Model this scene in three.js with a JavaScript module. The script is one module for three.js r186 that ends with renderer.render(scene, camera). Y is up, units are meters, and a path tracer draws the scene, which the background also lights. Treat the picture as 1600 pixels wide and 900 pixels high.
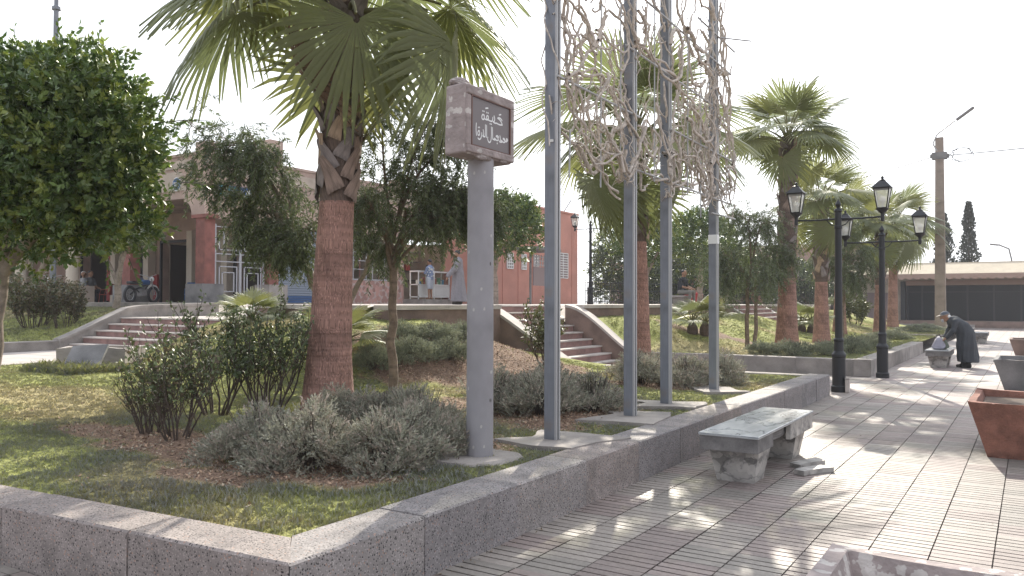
import * as THREE from 'three';
import { MarchingCubes } from 'three/addons/objects/MarchingCubes.js';
import { mergeVertices } from 'three/addons/utils/BufferGeometryUtils.js';
import { RoundedBoxGeometry } from 'three/addons/geometries/RoundedBoxGeometry.js';

// ------------------------------------------------------------------ camera, sky, sun, exposure
// site frame: -z runs down the promenade, +x is its right-hand side, y is up, metres
const scene = new THREE.Scene();
const camera = new THREE.PerspectiveCamera(39.17, 16 / 9, 0.1, 1200);
camera.position.set(0, 1.6, 0);
camera.rotation.set(0.0179, THREE.MathUtils.degToRad(32.7), 0.003, 'YXZ');
const SUN = new THREE.Vector3(-0.313, 0.5, -0.807).normalize();
{
  const W = 512, H = 256, a = new Float32Array(W * H * 4), d = new THREE.Vector3();
  for (let j = 0; j < H; j++) for (let i = 0; i < W; i++) {
    const ph = ((i + 0.5) / W - 0.5) * 2 * Math.PI, th = ((j + 0.5) / H - 0.5) * Math.PI;
    d.set(Math.cos(ph) * Math.cos(th), Math.sin(th), Math.sin(ph) * Math.cos(th));
    const g = Math.acos(Math.min(1, Math.max(-1, d.dot(SUN)))) * 180 / Math.PI;
    const air = 0.71 + 0.42 * Math.exp(-((g / 48) ** 2)) + 0.9 * Math.exp(-((g / 17) ** 2));   // hazy air, brightest round the sun
    const hz = Math.exp(-Math.max(0, d.y) * 5), blue = 0.10 * (1 - hz * 0.75) * (1 - Math.exp(-((g / 60) ** 2)) * 0.7);
    const o = (j * W + i) * 4;
    a[o] = air * (1 - blue * 1.6); a[o + 1] = air * (1 - blue * 0.9); a[o + 2] = air * (1 + blue * 0.5); a[o + 3] = 1;
  }
  const t = new THREE.DataTexture(a, W, H, THREE.RGBAFormat, THREE.FloatType);
  t.mapping = THREE.EquirectangularReflectionMapping; t.magFilter = THREE.LinearFilter; t.needsUpdate = true;
  scene.background = t; scene.environment = t;
}
const sun = new THREE.DirectionalLight(new THREE.Color(1, 0.93, 0.80), 4.5);
sun.position.copy(SUN).multiplyScalar(90); sun.castShadow = true;
Object.assign(sun.shadow.camera, { left: -60, right: 60, top: 60, bottom: -60, near: 1, far: 250 });
sun.shadow.mapSize.set(4096, 4096);
scene.add(sun, sun.target);
const renderer = new THREE.WebGLRenderer({ antialias: true });
renderer.shadowMap.enabled = true;
renderer.toneMapping = THREE.LinearToneMapping;
renderer.toneMappingExposure = 1.74;

scene.fog = new THREE.FogExp2(new THREE.Color(0.86, 0.86, 0.9), 0.0009);   // dusty air

// ------------------------------------------------------------------ helpers
function rngOf(s) { let a = s >>> 0; return () => { a = (a + 0x6D2B79F5) | 0; let t = Math.imul(a ^ (a >>> 15), 1 | a); t = (t + Math.imul(t ^ (t >>> 7), 61 | t)) ^ t; return ((t ^ (t >>> 14)) >>> 0) / 4294967296; }; }
const V = (x, y, z) => new THREE.Vector3(x, y, z);
const lerp = (a, b, t) => a + (b - a) * t, clamp = (x, a = 0, b = 1) => Math.min(b, Math.max(a, x));
const sstep = (a, b, x) => { const t = clamp((x - a) / (b - a)); return t * t * (3 - 2 * t); };
const hash2 = (x, y) => { let h = Math.imul(x | 0, 374761393) + Math.imul(y | 0, 668265263); h = Math.imul(h ^ (h >>> 13), 1274126177); return ((h ^ (h >>> 16)) >>> 0) / 4294967296; };
function vnoise(x, y, per = 0) {
  const xi = Math.floor(x), yi = Math.floor(y), fx = x - xi, fy = y - yi, w = (n) => per ? ((n % per) + per) % per : n;
  const u = fx * fx * (3 - 2 * fx), v = fy * fy * (3 - 2 * fy);
  return lerp(lerp(hash2(w(xi), w(yi)), hash2(w(xi + 1), w(yi)), u), lerp(hash2(w(xi), w(yi + 1)), hash2(w(xi + 1), w(yi + 1)), u), v);
}
function fbm(x, y, oct = 4, per = 0) { let s = 0, a = 0.5, n = 0; for (let i = 0; i < oct; i++) { s += a * vnoise(x, y, per); n += a; a *= 0.5; x = x * 2 + (per ? 0 : 17.3); y = y * 2 + (per ? 0 : 9.1); per *= 2; } return s / n; }
const toS = (l) => 255 * (l <= 0.0031308 ? l * 12.92 : 1.055 * Math.pow(l, 1 / 2.4) - 0.055);
function texOf(n, f, metres, m = n) {      // f(u, v) gives linear rgb; the texture covers `metres`
  const a = new Uint8Array(n * m * 4);
  for (let j = 0; j < m; j++) for (let i = 0; i < n; i++) { const c = f(i / n, j / m), o = (j * n + i) * 4; for (let k = 0; k < 3; k++) a[o + k] = clamp(toS(clamp(c[k])), 0, 255); a[o + 3] = 255; }
  const t = new THREE.DataTexture(a, n, m); t.colorSpace = THREE.SRGBColorSpace; return texSet(t, metres);
}
function grayOf(n, f, metres) {
  const a = new Uint8Array(n * n * 4);
  for (let j = 0; j < n; j++) for (let i = 0; i < n; i++) { const c = clamp(f(i / n, j / n)) * 255, o = (j * n + i) * 4; a[o] = a[o + 1] = a[o + 2] = c; a[o + 3] = 255; }
  return texSet(new THREE.DataTexture(a, n, n), metres);
}
function texSet(t, metres) { const [mx, my] = Array.isArray(metres) ? metres : [metres, metres]; t.wrapS = t.wrapT = THREE.RepeatWrapping; t.magFilter = THREE.LinearFilter; t.minFilter = THREE.LinearMipmapLinearFilter; t.generateMipmaps = true; t.repeat.set(1 / mx, 1 / my); t.needsUpdate = true; return t; }
const C3 = (r, g, b) => new THREE.Color().setRGB(r, g, b);
const mat = (r, g, b, rough = 0.85, more = {}) => new THREE.MeshStandardMaterial({ color: C3(r, g, b), roughness: rough, ...more });
const leafMat = (r, g, b, tr = 0.4, more = {}) => new THREE.MeshPhysicalMaterial({ color: C3(r, g, b), roughness: 0.75, transmission: tr, thickness: 0, side: THREE.DoubleSide, ...more });

class G {                                   // collects faces in world or local metres; o is subtracted (the thing's base)
  constructor(o = [0, 0, 0]) { this.o = o; this.p = []; this.n = []; this.u = []; this.c = []; this.i = []; this.col = null; this.any = false; }
  color(r, g, b) { this.col = [r, g, b]; this.any = true; return this; }
  v(x, y, z, nx, ny, nz, a, b) { this.p.push(x - this.o[0], y - this.o[1], z - this.o[2]); this.n.push(nx, ny, nz); this.u.push(a, b); const c = this.col || [1, 1, 1]; this.c.push(c[0], c[1], c[2]); return this.p.length / 3 - 1; }
  poly(...P) {                              // flat convex polygon, counter-clockwise from outside
    const [a, b, c] = P, ux = b[0] - a[0], uy = b[1] - a[1], uz = b[2] - a[2], wx = c[0] - a[0], wy = c[1] - a[1], wz = c[2] - a[2];
    let nx = uy * wz - uz * wy, ny = uz * wx - ux * wz, nz = ux * wy - uy * wx; const l = Math.hypot(nx, ny, nz) || 1; nx /= l; ny /= l; nz /= l;
    const ax = Math.abs(nx), ay = Math.abs(ny), az = Math.abs(nz);
    const uv = (q) => ay >= ax && ay >= az ? [q[0], q[2]] : ax >= az ? [q[2], q[1]] : [q[0], q[1]];
    const id = P.map((q) => this.v(q[0], q[1], q[2], nx, ny, nz, ...uv(q)));
    for (let k = 2; k < id.length; k++) this.i.push(id[0], id[k - 1], id[k]);
    return this;
  }
  box(x0, y0, z0, x1, y1, z1) { return this.hex([[x0, z0], [x0, z1], [x1, z1], [x1, z0]], y0, y1); }
  hex(f, y0, y1, top = f) {                 // footprint [x,z] clockwise seen from above in (x right, z down) ... ordered x0z0,x0z1,x1z1,x1z0
    const b = f.map((q) => [q[0], q[2] ?? y0, q[1]]), t = top.map((q) => [q[0], q[2] ?? y1, q[1]]), n = f.length;
    this.poly(...t); this.poly(...b.slice().reverse());
    for (let k = 0; k < n; k++) { const m = (k + 1) % n; this.poly(b[k], b[m], t[m], t[k]); }
    return this;
  }
  obox(c, s, e = [0, 0, 0]) {               // centre, size, euler
    const m = new THREE.Matrix4().makeRotationFromEuler(new THREE.Euler(...e)), P = [];
    for (const sy of [-1, 1]) for (const [sx, sz] of [[-1, -1], [-1, 1], [1, 1], [1, -1]]) { const q = V(sx * s[0] / 2, sy * s[1] / 2, sz * s[2] / 2).applyMatrix4(m); P.push([q.x + c[0], q.y + c[1], q.z + c[2]]); }
    const [a, b, d, f, a2, b2, d2, f2] = P;
    return this.poly(a2, b2, d2, f2).poly(f, d, b, a).poly(a, b, b2, a2).poly(b, d, d2, b2).poly(d, f, f2, d2).poly(f, a, a2, f2);
  }
  tube(pts, rad, seg = 6, cap = true) {
    const n = pts.length, q = pts.map((p) => p.isVector3 ? p : V(...p)); let up = V(0.31, 0.17, 0.93), len = 0; const ring = [];
    for (let k = 0; k < n; k++) {
      const t = q[Math.min(n - 1, k + 1)].clone().sub(q[Math.max(0, k - 1)]).normalize();
      const a = up.clone().addScaledVector(t, -up.dot(t)); if (a.lengthSq() < 1e-6) a.set(t.y, t.z, t.x).addScaledVector(t, -(t.y * t.x + t.z * t.y + t.x * t.z)); a.normalize(); up = a; const b = t.clone().cross(a);
      if (k) len += q[k].distanceTo(q[k - 1]); const r = Array.isArray(rad) ? rad[k] : rad, row = [];
      for (let s = 0; s <= seg; s++) { const an = s / seg * 2 * Math.PI, cx = Math.cos(an), sy = Math.sin(an), nx = a.x * cx + b.x * sy, ny = a.y * cx + b.y * sy, nz = a.z * cx + b.z * sy; row.push(this.v(q[k].x + nx * r, q[k].y + ny * r, q[k].z + nz * r, nx, ny, nz, s / seg * 2 * Math.PI * r, len)); }
      ring.push(row);
    }
    for (let k = 1; k < n; k++) for (let s = 0; s < seg; s++) { const a = ring[k - 1][s], b = ring[k - 1][s + 1], c = ring[k][s + 1], d = ring[k][s]; this.i.push(a, b, c, a, c, d); }
    if (cap) for (const [k, sg] of [[0, -1], [n - 1, 1]]) { const t = q[k ? n - 1 : 1].clone().sub(q[k ? n - 2 : 0]).normalize().multiplyScalar(sg), c = this.v(q[k].x, q[k].y, q[k].z, t.x, t.y, t.z, 0, 0), r = Array.isArray(rad) ? rad[k] : rad, row = ring[k].map((id) => this.v(this.p[id * 3] + this.o[0], this.p[id * 3 + 1] + this.o[1], this.p[id * 3 + 2] + this.o[2], t.x, t.y, t.z, 0.1 * r, 0)); for (let s = 0; s < seg; s++) sg > 0 ? this.i.push(c, row[s], row[s + 1]) : this.i.push(c, row[s + 1], row[s]); }
    return this;
  }
  lathe(prof, c = [0, 0, 0], seg = 16, sq = 0) {   // profile [radius, y], bottom to top, sharp edges where a point is doubled
    let len = 0; let prev = null;
    for (let k = 0; k + 1 < prof.length; k++) {
      const [r0, y0] = prof[k], [r1, y1] = prof[k + 1], l = Math.hypot(r1 - r0, y1 - y0); if (l < 1e-6) continue;
      const nr = (y1 - y0) / l, ny = -(r1 - r0) / l, row = [[], []];
      for (let s = 0; s <= seg; s++) { const an = (s + sq) / seg * 2 * Math.PI, x = Math.cos(an), z = Math.sin(an); row[0].push(this.v(c[0] + x * r0, c[1] + y0, c[2] + z * r0, x * nr, ny, z * nr, an * Math.max(r0, r1), len)); row[1].push(this.v(c[0] + x * r1, c[1] + y1, c[2] + z * r1, x * nr, ny, z * nr, an * Math.max(r0, r1), len + l)); }
      for (let s = 0; s < seg; s++) this.i.push(row[0][s], row[1][s], row[1][s + 1], row[0][s], row[1][s + 1], row[0][s + 1]);
      len += l; prev = row;
    }
    return this;
  }
  kite(b, d, w, len, wid, fold = 0.15) {    // leaf: base b, direction d, side w (unit vectors)
    const nx = d.y * w.z - d.z * w.y, ny = d.z * w.x - d.x * w.z, nz = d.x * w.y - d.y * w.x, m = len * 0.45, h = wid / 2, f = fold * wid;
    const a = this.v(b.x, b.y, b.z, nx, ny, nz, 0, 0), t = this.v(b.x + d.x * len, b.y + d.y * len, b.z + d.z * len, nx, ny, nz, 0, 1);
    const l = this.v(b.x + d.x * m + w.x * h + nx * f, b.y + d.y * m + w.y * h + ny * f, b.z + d.z * m + w.z * h + nz * f, nx, ny, nz, 0, 0.5), r = this.v(b.x + d.x * m - w.x * h + nx * f, b.y + d.y * m - w.y * h + ny * f, b.z + d.z * m - w.z * h + nz * f, nx, ny, nz, 0, 0.5);
    this.i.push(a, r, t, a, t, l); return this;
  }
  geo() {
    const g = new THREE.BufferGeometry();
    g.setAttribute('position', new THREE.Float32BufferAttribute(this.p, 3)); g.setAttribute('normal', new THREE.Float32BufferAttribute(this.n, 3)); g.setAttribute('uv', new THREE.Float32BufferAttribute(this.u, 2));
    if (this.any) g.setAttribute('color', new THREE.Float32BufferAttribute(this.c, 3));
    g.setIndex(this.i); return g;
  }
}
function boxUV(g) {                          // uv in metres from the dominant axis of each face
  const q = g.index ? g.toNonIndexed() : g, p = q.attributes.position, u = new Float32Array(p.count * 2); if (!q.attributes.normal) q.computeVertexNormals();
  for (let k = 0; k < p.count; k += 3) { const a = V().fromBufferAttribute(p, k), b = V().fromBufferAttribute(p, k + 1), c = V().fromBufferAttribute(p, k + 2), n = b.clone().sub(a).cross(c.clone().sub(a)), x = Math.abs(n.x), y = Math.abs(n.y), z = Math.abs(n.z); [a, b, c].forEach((v, j) => u.set(y >= x && y >= z ? [v.x, v.z] : x >= z ? [v.z, v.y] : [v.x, v.y], (k + j) * 2)); }
  q.setAttribute('uv', new THREE.BufferAttribute(u, 2)); return q;
}
function flatBent(g, amt, freq, seed) { const p = g.attributes.position; for (let k = 0; k < p.count; k++) { const x = p.getX(k), z = p.getZ(k); p.setXYZ(k, x + (vnoise(x * freq + seed, z * freq + 3) - 0.5) * amt, p.getY(k), z + (vnoise(x * freq + seed + 5, z * freq + 9) - 0.5) * amt); } return boxUV(g); }
const taken = {};
const numbered = (n) => { const k = taken[n] = (taken[n] ?? -1) + 1; return k ? `${n}_${String(k).padStart(3, '0')}` : n; };
function tag(o, label, category, group) { o.userData.label = label; o.userData.category = category; if (group) o.userData.group = group; return o; }
function mesh(name, g, m, parent = scene) {
  const o = new THREE.Mesh(g instanceof G ? g.geo() : g, m); o.name = parent === scene ? numbered(name) : name; o.castShadow = o.receiveShadow = true; parent.add(o); return o;
}
function thing(name, label, category, at = [0, 0, 0], turn = 0, group) { const o = new THREE.Group(); o.name = numbered(name); o.position.set(...at); o.rotation.y = turn; scene.add(o); return tag(o, label, category, group); }
function copyOf(o, at, turn, label, group) { const c = o.clone(); c.userData = { ...o.userData }; c.name = numbered(o.name.replace(/_\d{3}$/, '')); c.position.set(...at); if (turn !== undefined) c.rotation.y = turn; scene.add(c); if (label) c.userData.label = label; if (group) c.userData.group = group; return c; }
const setting = (o) => { o.userData.kind = 'structure'; return o; };
const stuff = (o) => { o.userData.kind = 'stuff'; return o; };
function bent(g, amt, freq, seed = 0) {     // small uneven wobble of a geometry, for hand-made edges
  const p = g.attributes.position; for (let k = 0; k < p.count; k++) { const x = p.getX(k), y = p.getY(k), z = p.getZ(k); p.setXYZ(k, x + (vnoise(y * freq + seed, z * freq + 3) - 0.5) * amt, y + (vnoise(x * freq + seed + 7, z * freq + 1) - 0.5) * amt, z + (vnoise(x * freq + seed + 5, y * freq + 9) - 0.5) * amt); } g.computeVertexNormals(); return g;
}
// ------------------------------------------------------------------ materials
function worley(n, u, v, seed) { const x = u * n, y = v * n, xi = Math.floor(x), yi = Math.floor(y); let b = 9, id = 0; for (let j = -1; j <= 1; j++) for (let i = -1; i <= 1; i++) { const cx = ((xi + i) % n + n) % n, cy = ((yi + j) % n + n) % n, dx = xi + i + hash2(cx + seed, cy) - x, dy = yi + j + hash2(cx, cy + seed * 3 + 11) - y, d = dx * dx + dy * dy; if (d < b) { b = d; id = hash2(cx * 7 + seed, cy * 5 + 3); } } return [Math.sqrt(b), id]; }
const terrazzo = texOf(1024, (u, v) => {    // washed-aggregate concrete: pale matrix with dark and light stones, stained in patches
  const [d, id] = worley(64, u, v, 5), [d2, id2] = worley(110, u, v, 17), st = fbm(u * 6, v * 6, 4, 6), p = fbm(u * 22, v * 22, 3, 22);
  const run = fbm(u * 16, v * 2, 3, 2), blot = sstep(0.56, 0.7, fbm(u * 4 + 2, v * 4, 4, 4)); let c = [0.265, 0.238, 0.226].map((x) => x * (0.62 + 0.34 * st + 0.24 * p + 0.22 * run) * (1 - 0.22 * blot));
  if (id2 > 0.55 && d2 < 0.42) { const k = 0.75 + 0.7 * (id2 - 0.55); c = c.map((x) => x * (id2 > 0.8 ? 1.45 : k)); }
  if (id > 0.56 && d < 0.17 + 0.34 * (id - 0.56)) c = id > 0.93 ? [0.36, 0.25, 0.2] : [0.045, 0.04, 0.04];
  return c;
}, 1.1);
const terrazzoBump = grayOf(512, (u, v) => { const [d, id] = worley(64, u, v, 5); return 0.55 + 0.25 * fbm(u * 60, v * 60, 2, 60) - (id > 0.56 && d < 0.3 ? 0.45 : 0); }, 1.1);
const M = {};
M.terrazzos = [[1, 1, 1], [0.86, 0.87, 0.9], [1.0, 0.95, 0.92], [0.93, 0.92, 0.93]].map((c) => new THREE.MeshStandardMaterial({ map: terrazzo, bumpMap: terrazzoBump, bumpScale: 0.004, roughness: 0.8, color: C3(...c) }));
const grime = (base, n, metres, amt, f = 8, speck = 0.1) => texOf(n, (u, v) => { const a = fbm(u * f, v * f, 5, f), b = vnoise(u * n / 3, v * n / 3, Math.floor(n / 3)); return base.map((x, k) => x * (1 - amt + amt * 1.5 * a + speck * (b - 0.5) + (k - 1) * -0.02 * a)); }, metres);
M.tiles = [[0.265, 0.222, 0.20], [0.29, 0.255, 0.228], [0.24, 0.195, 0.18], [0.272, 0.222, 0.205], [0.26, 0.235, 0.21], [0.305, 0.27, 0.242]].map((c, k) => new THREE.MeshStandardMaterial({ map: grime(c, 256, 0.9 + 0.13 * k, 0.42, 7, 0.22), roughness: 0.62 }));
M.tileFar = new THREE.MeshStandardMaterial({ map: grime([0.95, 0.93, 0.92], 512, 2.3, 0.35, 9, 0.2), roughness: 0.62, vertexColors: true });
M.dirt = new THREE.MeshStandardMaterial({ map: grime([0.085, 0.066, 0.055], 256, 1.1, 0.5), roughness: 1 });
M.ground = new THREE.MeshStandardMaterial({ map: grime([0.30, 0.25, 0.21], 512, 7, 0.4), roughness: 1 });
M.concrete = new THREE.MeshStandardMaterial({ map: grime([0.36, 0.325, 0.30], 512, 1.7, 0.5, 6, 0.16), roughness: 0.9 });
M.concreteGrey = new THREE.MeshStandardMaterial({ map: grime([0.22, 0.215, 0.215], 512, 1.7, 0.5, 6, 0.16), roughness: 0.9 });
M.wallBrown = new THREE.MeshStandardMaterial({ map: grime([0.25, 0.175, 0.145], 512, 2.1, 0.55, 6, 0.14), roughness: 0.92 });
M.coping = new THREE.MeshStandardMaterial({ map: grime([0.52, 0.47, 0.43], 512, 1.9, 0.4, 6, 0.14), roughness: 0.85 });
M.stepRed = new THREE.MeshStandardMaterial({ map: grime([0.31, 0.185, 0.165], 256, 1.3, 0.45), roughness: 0.8 });
M.plaza = new THREE.MeshStandardMaterial({ map: grime([0.36, 0.31, 0.29], 512, 3.1, 0.4), roughness: 0.8 });
M.path = new THREE.MeshStandardMaterial({ map: grime([0.44, 0.40, 0.37], 512, 2.3, 0.35), roughness: 0.85 });
M.plaster = new THREE.MeshStandardMaterial({ map: texOf(512, (u, v) => { const p = fbm(u * 7, v * 7, 5, 7), chip = fbm(u * 9 + 3, v * 9, 4, 9), e = sstep(0.60, 0.64, chip); return [lerp(0.32, 0.50, e), lerp(0.268, 0.46, e), lerp(0.255, 0.43, e)].map((x) => x * (0.7 + 0.55 * p)); }, 0.5), bumpMap: grayOf(256, (u, v) => fbm(u * 12, v * 12, 4, 12), 0.3), bumpScale: 0.006, roughness: 0.95 });
M.slate = new THREE.MeshStandardMaterial({ color: C3(0.10, 0.105, 0.12), roughness: 0.5 });
M.brownTrim = mat(0.12, 0.055, 0.04, 0.6);
M.steel = new THREE.MeshStandardMaterial({ map: texOf(512, (u, v) => { const p = fbm(u * 6, v * 6, 4, 6), sc = vnoise(u * 120, v * 9, 0), r = 0.5 * sstep(0.6, 0.85, fbm(u * 7 + 4, v * 7, 5, 7)); return [lerp(0.2, 0.2, r), lerp(0.212, 0.17, r), lerp(0.24, 0.15, r)].map((x) => x * (0.7 + 0.5 * p + 0.12 * (sc - 0.5))); }, 1.2), roughness: 0.48, metalness: 0.25 });
M.steelLight = mat(0.36, 0.36, 0.36, 0.5, { metalness: 0.3 });
M.poleGrey = new THREE.MeshStandardMaterial({ map: texOf(512, (u, v) => { const st = fbm(u * 5, v * 5, 4, 5), [d, id] = worley(14, u, v, 4), ch = id > 0.9 && d < 0.15 + 0.2 * (vnoise(u * 80, v * 80, 80) - 0.5); return ch ? (id > 0.93 ? [0.42, 0.4, 0.38] : [0.08, 0.07, 0.07]) : [0.27, 0.258, 0.268].map((x) => x * (0.72 + 0.5 * st)); }, [0.68, 1.1]), roughness: 0.6 });
M.blackIron = mat(0.018, 0.019, 0.022, 0.45, { metalness: 0.2 });
M.marble = new THREE.MeshStandardMaterial({ map: texOf(512, (u, v) => { const w = fbm(u * 4, v * 4, 5, 4), r = Math.abs(fbm(u * 5 + 2 * w, v * 5, 5, 5) - 0.5) * 2, vein = 1 - sstep(0, 0.16, r), g = fbm(u * 9, v * 9, 4, 9); return [lerp(0.46, 0.13, vein * 0.8), lerp(0.47, 0.145, vein * 0.8), lerp(0.47, 0.165, vein * 0.8)].map((x) => x * (0.62 + 0.55 * g)); }, 1.2), roughness: 0.2 });
M.marbleClad = new THREE.MeshStandardMaterial({ map: texOf(512, (u, v) => { const [d, id] = worley(6, u + 0.05 * fbm(u * 9, v * 9, 3, 9), v, 3), w = fbm(u * 6, v * 6, 5, 6), r = Math.abs(fbm(u * 6 + 1.5 * w, v * 6, 5, 6) - 0.5) * 2, vein = 1 - sstep(0, 0.2, r); const b = 0.40 + 0.15 * id, j = d > 0.62 ? 0.6 : 1; return [lerp(b, 0.15, vein * 0.6), lerp(b * 0.94, 0.145, vein * 0.6), lerp(b * 0.87, 0.15, vein * 0.6)].map((x) => x * j * (0.5 + 0.7 * w)); }, 0.6), roughness: 0.45 });
M.cement = new THREE.MeshStandardMaterial({ map: grime([0.20, 0.19, 0.185], 256, 0.6, 0.6, 6, 0.2), roughness: 0.95 });
M.brick = new THREE.MeshStandardMaterial({ map: grime([0.27, 0.125, 0.09], 512, 0.9, 0.55, 8, 0.25), bumpMap: grayOf(256, (u, v) => fbm(u * 14, v * 14, 4, 14), 0.35), bumpScale: 0.006, roughness: 0.95 });
M.soil = new THREE.MeshStandardMaterial({ map: grime([0.12, 0.085, 0.065], 256, 0.6, 0.6, 10, 0.4), roughness: 1 });
M.pink = new THREE.MeshStandardMaterial({ map: grime([0.55, 0.27, 0.215], 512, 4, 0.25, 6, 0.06), roughness: 0.9 });
M.cafePink = new THREE.MeshStandardMaterial({ map: grime([0.48, 0.355, 0.30], 512, 3.3, 0.35, 6, 0.08), roughness: 0.9 });
M.cafeBeige = new THREE.MeshStandardMaterial({ map: grime([0.50, 0.42, 0.35], 512, 3.1, 0.3, 6, 0.08), roughness: 0.9 });
M.cream = new THREE.MeshStandardMaterial({ map: grime([0.60, 0.53, 0.44], 512, 3.7, 0.25, 6, 0.06), roughness: 0.85 });
M.columnRed = new THREE.MeshStandardMaterial({ map: grime([0.27, 0.105, 0.085], 256, 1.4, 0.4), roughness: 0.8 });
M.stonePatch = new THREE.MeshStandardMaterial({ map: texOf(256, (u, v) => { const [d, id] = worley(9, u, v, 8); return d > 0.55 ? [0.42, 0.33, 0.3] : [0.38, 0.22, 0.19].map((x) => x * (0.7 + 0.6 * id)); }, 1.6), roughness: 0.9 });
M.dark = mat(0.03, 0.03, 0.034, 0.55);
M.darkGlass = new THREE.MeshPhysicalMaterial({ color: C3(0.02, 0.022, 0.026), roughness: 0.3, specularIntensity: 0.35 });
M.grilleGrey = mat(0.42, 0.42, 0.44, 0.6);
M.shutter = mat(0.23, 0.26, 0.31, 0.55, { metalness: 0.2 });
M.blue = mat(0.035, 0.09, 0.22, 0.6);
M.white = mat(0.72, 0.72, 0.7, 0.7);
M.awning = new THREE.MeshStandardMaterial({ map: grime([0.58, 0.50, 0.38], 256, 5, 0.2), roughness: 0.9 });
M.valance = mat(0.36, 0.25, 0.2, 0.9);
M.mauve = mat(0.28, 0.22, 0.22, 0.85);
M.farPink = new THREE.MeshStandardMaterial({ map: grime([0.36, 0.25, 0.22], 256, 4, 0.3), roughness: 0.9 });
M.poleConcrete = new THREE.MeshStandardMaterial({ map: grime([0.30, 0.245, 0.205], 256, 2.1, 0.4), roughness: 0.9 });
M.wire = mat(0.03, 0.03, 0.035, 0.6);
M.red = mat(0.45, 0.03, 0.03, 0.5);
M.bark = new THREE.MeshStandardMaterial({ map: grime([0.22, 0.165, 0.125], 256, 0.4, 0.6, 9, 0.3), roughness: 1 });
M.barkPale = new THREE.MeshStandardMaterial({ map: grime([0.34, 0.28, 0.235], 256, 0.5, 0.5, 9, 0.2), roughness: 1 });
M.barkDark = new THREE.MeshStandardMaterial({ map: grime([0.10, 0.075, 0.06], 256, 0.3, 0.5, 9, 0.3), roughness: 1 });
M.palmBark = new THREE.MeshStandardMaterial({ map: texOf(512, (u, v) => { const cr = vnoise(u * 88, v * 30 + 4 * vnoise(u * 11, v * 11, 11), 0), ring = vnoise(3 + 1.5 * fbm(u * 6, v * 6, 3, 6), v * 40, 0), pit = cr > 0.78 ? 1.5 : cr < 0.2 ? 0.6 : 1, p = fbm(u * 5, v * 5, 4, 5); return [0.31, 0.178, 0.142].map((x) => x * pit * (0.88 + 0.2 * ring) * (0.5 + 0.95 * p)); }, [0.8, 0.9]), bumpMap: grayOf(512, (u, v) => 0.5 + 0.5 * (vnoise(3 + 1.5 * fbm(u * 6, v * 6, 3, 6), v * 40, 0) - 0.5) + 0.6 * (vnoise(u * 88, v * 30 + 4 * vnoise(u * 11, v * 11, 11), 0) - 0.5), [0.8, 0.9]), bumpScale: 0.012, roughness: 1 });
M.boot = new THREE.MeshStandardMaterial({ map: grime([0.27, 0.20, 0.165], 256, [0.06, 0.5], 0.65, 6, 0.2), roughness: 1, side: THREE.DoubleSide });
M.bootTan = new THREE.MeshStandardMaterial({ map: grime([0.40, 0.30, 0.22], 256, [0.06, 0.5], 0.55, 6, 0.2), roughness: 1, side: THREE.DoubleSide });
M.bootGrey = new THREE.MeshStandardMaterial({ map: grime([0.25, 0.215, 0.205], 256, [0.06, 0.5], 0.55, 6, 0.2), roughness: 1, side: THREE.DoubleSide });
M.fibre = new THREE.MeshStandardMaterial({ map: grime([0.15, 0.11, 0.09], 256, [0.05, 0.3], 0.6, 8, 0.4), roughness: 1 });
M.frond = leafMat(0.195, 0.22, 0.085, 0.55);
M.frondOlive = leafMat(0.24, 0.25, 0.08, 0.55);
M.frondDead = leafMat(0.17, 0.095, 0.065, 0.15);
M.petiole = mat(0.16, 0.15, 0.06, 0.6);
M.leaf = leafMat(1, 1, 1, 0.48, { vertexColors: true, roughness: 0.5 });
M.leafSoft = leafMat(1, 1, 1, 0.4, { vertexColors: true, roughness: 0.8 });
M.sprig = leafMat(1, 1, 1, 0.25, { vertexColors: true, roughness: 0.9 });
M.grass = leafMat(1, 1, 1, 0.45, { vertexColors: true, roughness: 0.8 });
M.lawn = new THREE.MeshStandardMaterial({ vertexColors: true, roughness: 1, map: texOf(512, (u, v) => { const a = vnoise(u * 170, v * 170, 170), b = fbm(u * 30, v * 30, 4, 30), k = clamp(0.52 + 0.4 * a + 0.55 * (b - 0.35)); return [k, k * 0.99, k * 0.95]; }, 1.3), bumpMap: grayOf(512, (u, v) => fbm(u * 60, v * 60, 4, 60), 1.3), bumpScale: 0.03 });
M.vine = new THREE.MeshStandardMaterial({ map: grime([0.56, 0.50, 0.44], 128, 0.2, 0.5), roughness: 1 });
M.lampGlass = new THREE.MeshPhysicalMaterial({ color: C3(0.9, 0.9, 0.88), roughness: 0.35, transmission: 0.85, thickness: 0, side: THREE.DoubleSide });
M.bulb = mat(0.75, 0.75, 0.72, 0.3);
M.litter = mat(1, 1, 1, 1, { vertexColors: true, side: THREE.DoubleSide });
M.glassPane = new THREE.MeshPhysicalMaterial({ color: C3(0.85, 0.92, 0.92), roughness: 0.05, transmission: 1, thickness: 0 });
M.doorBrown = mat(0.06, 0.045, 0.04, 0.5);
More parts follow.
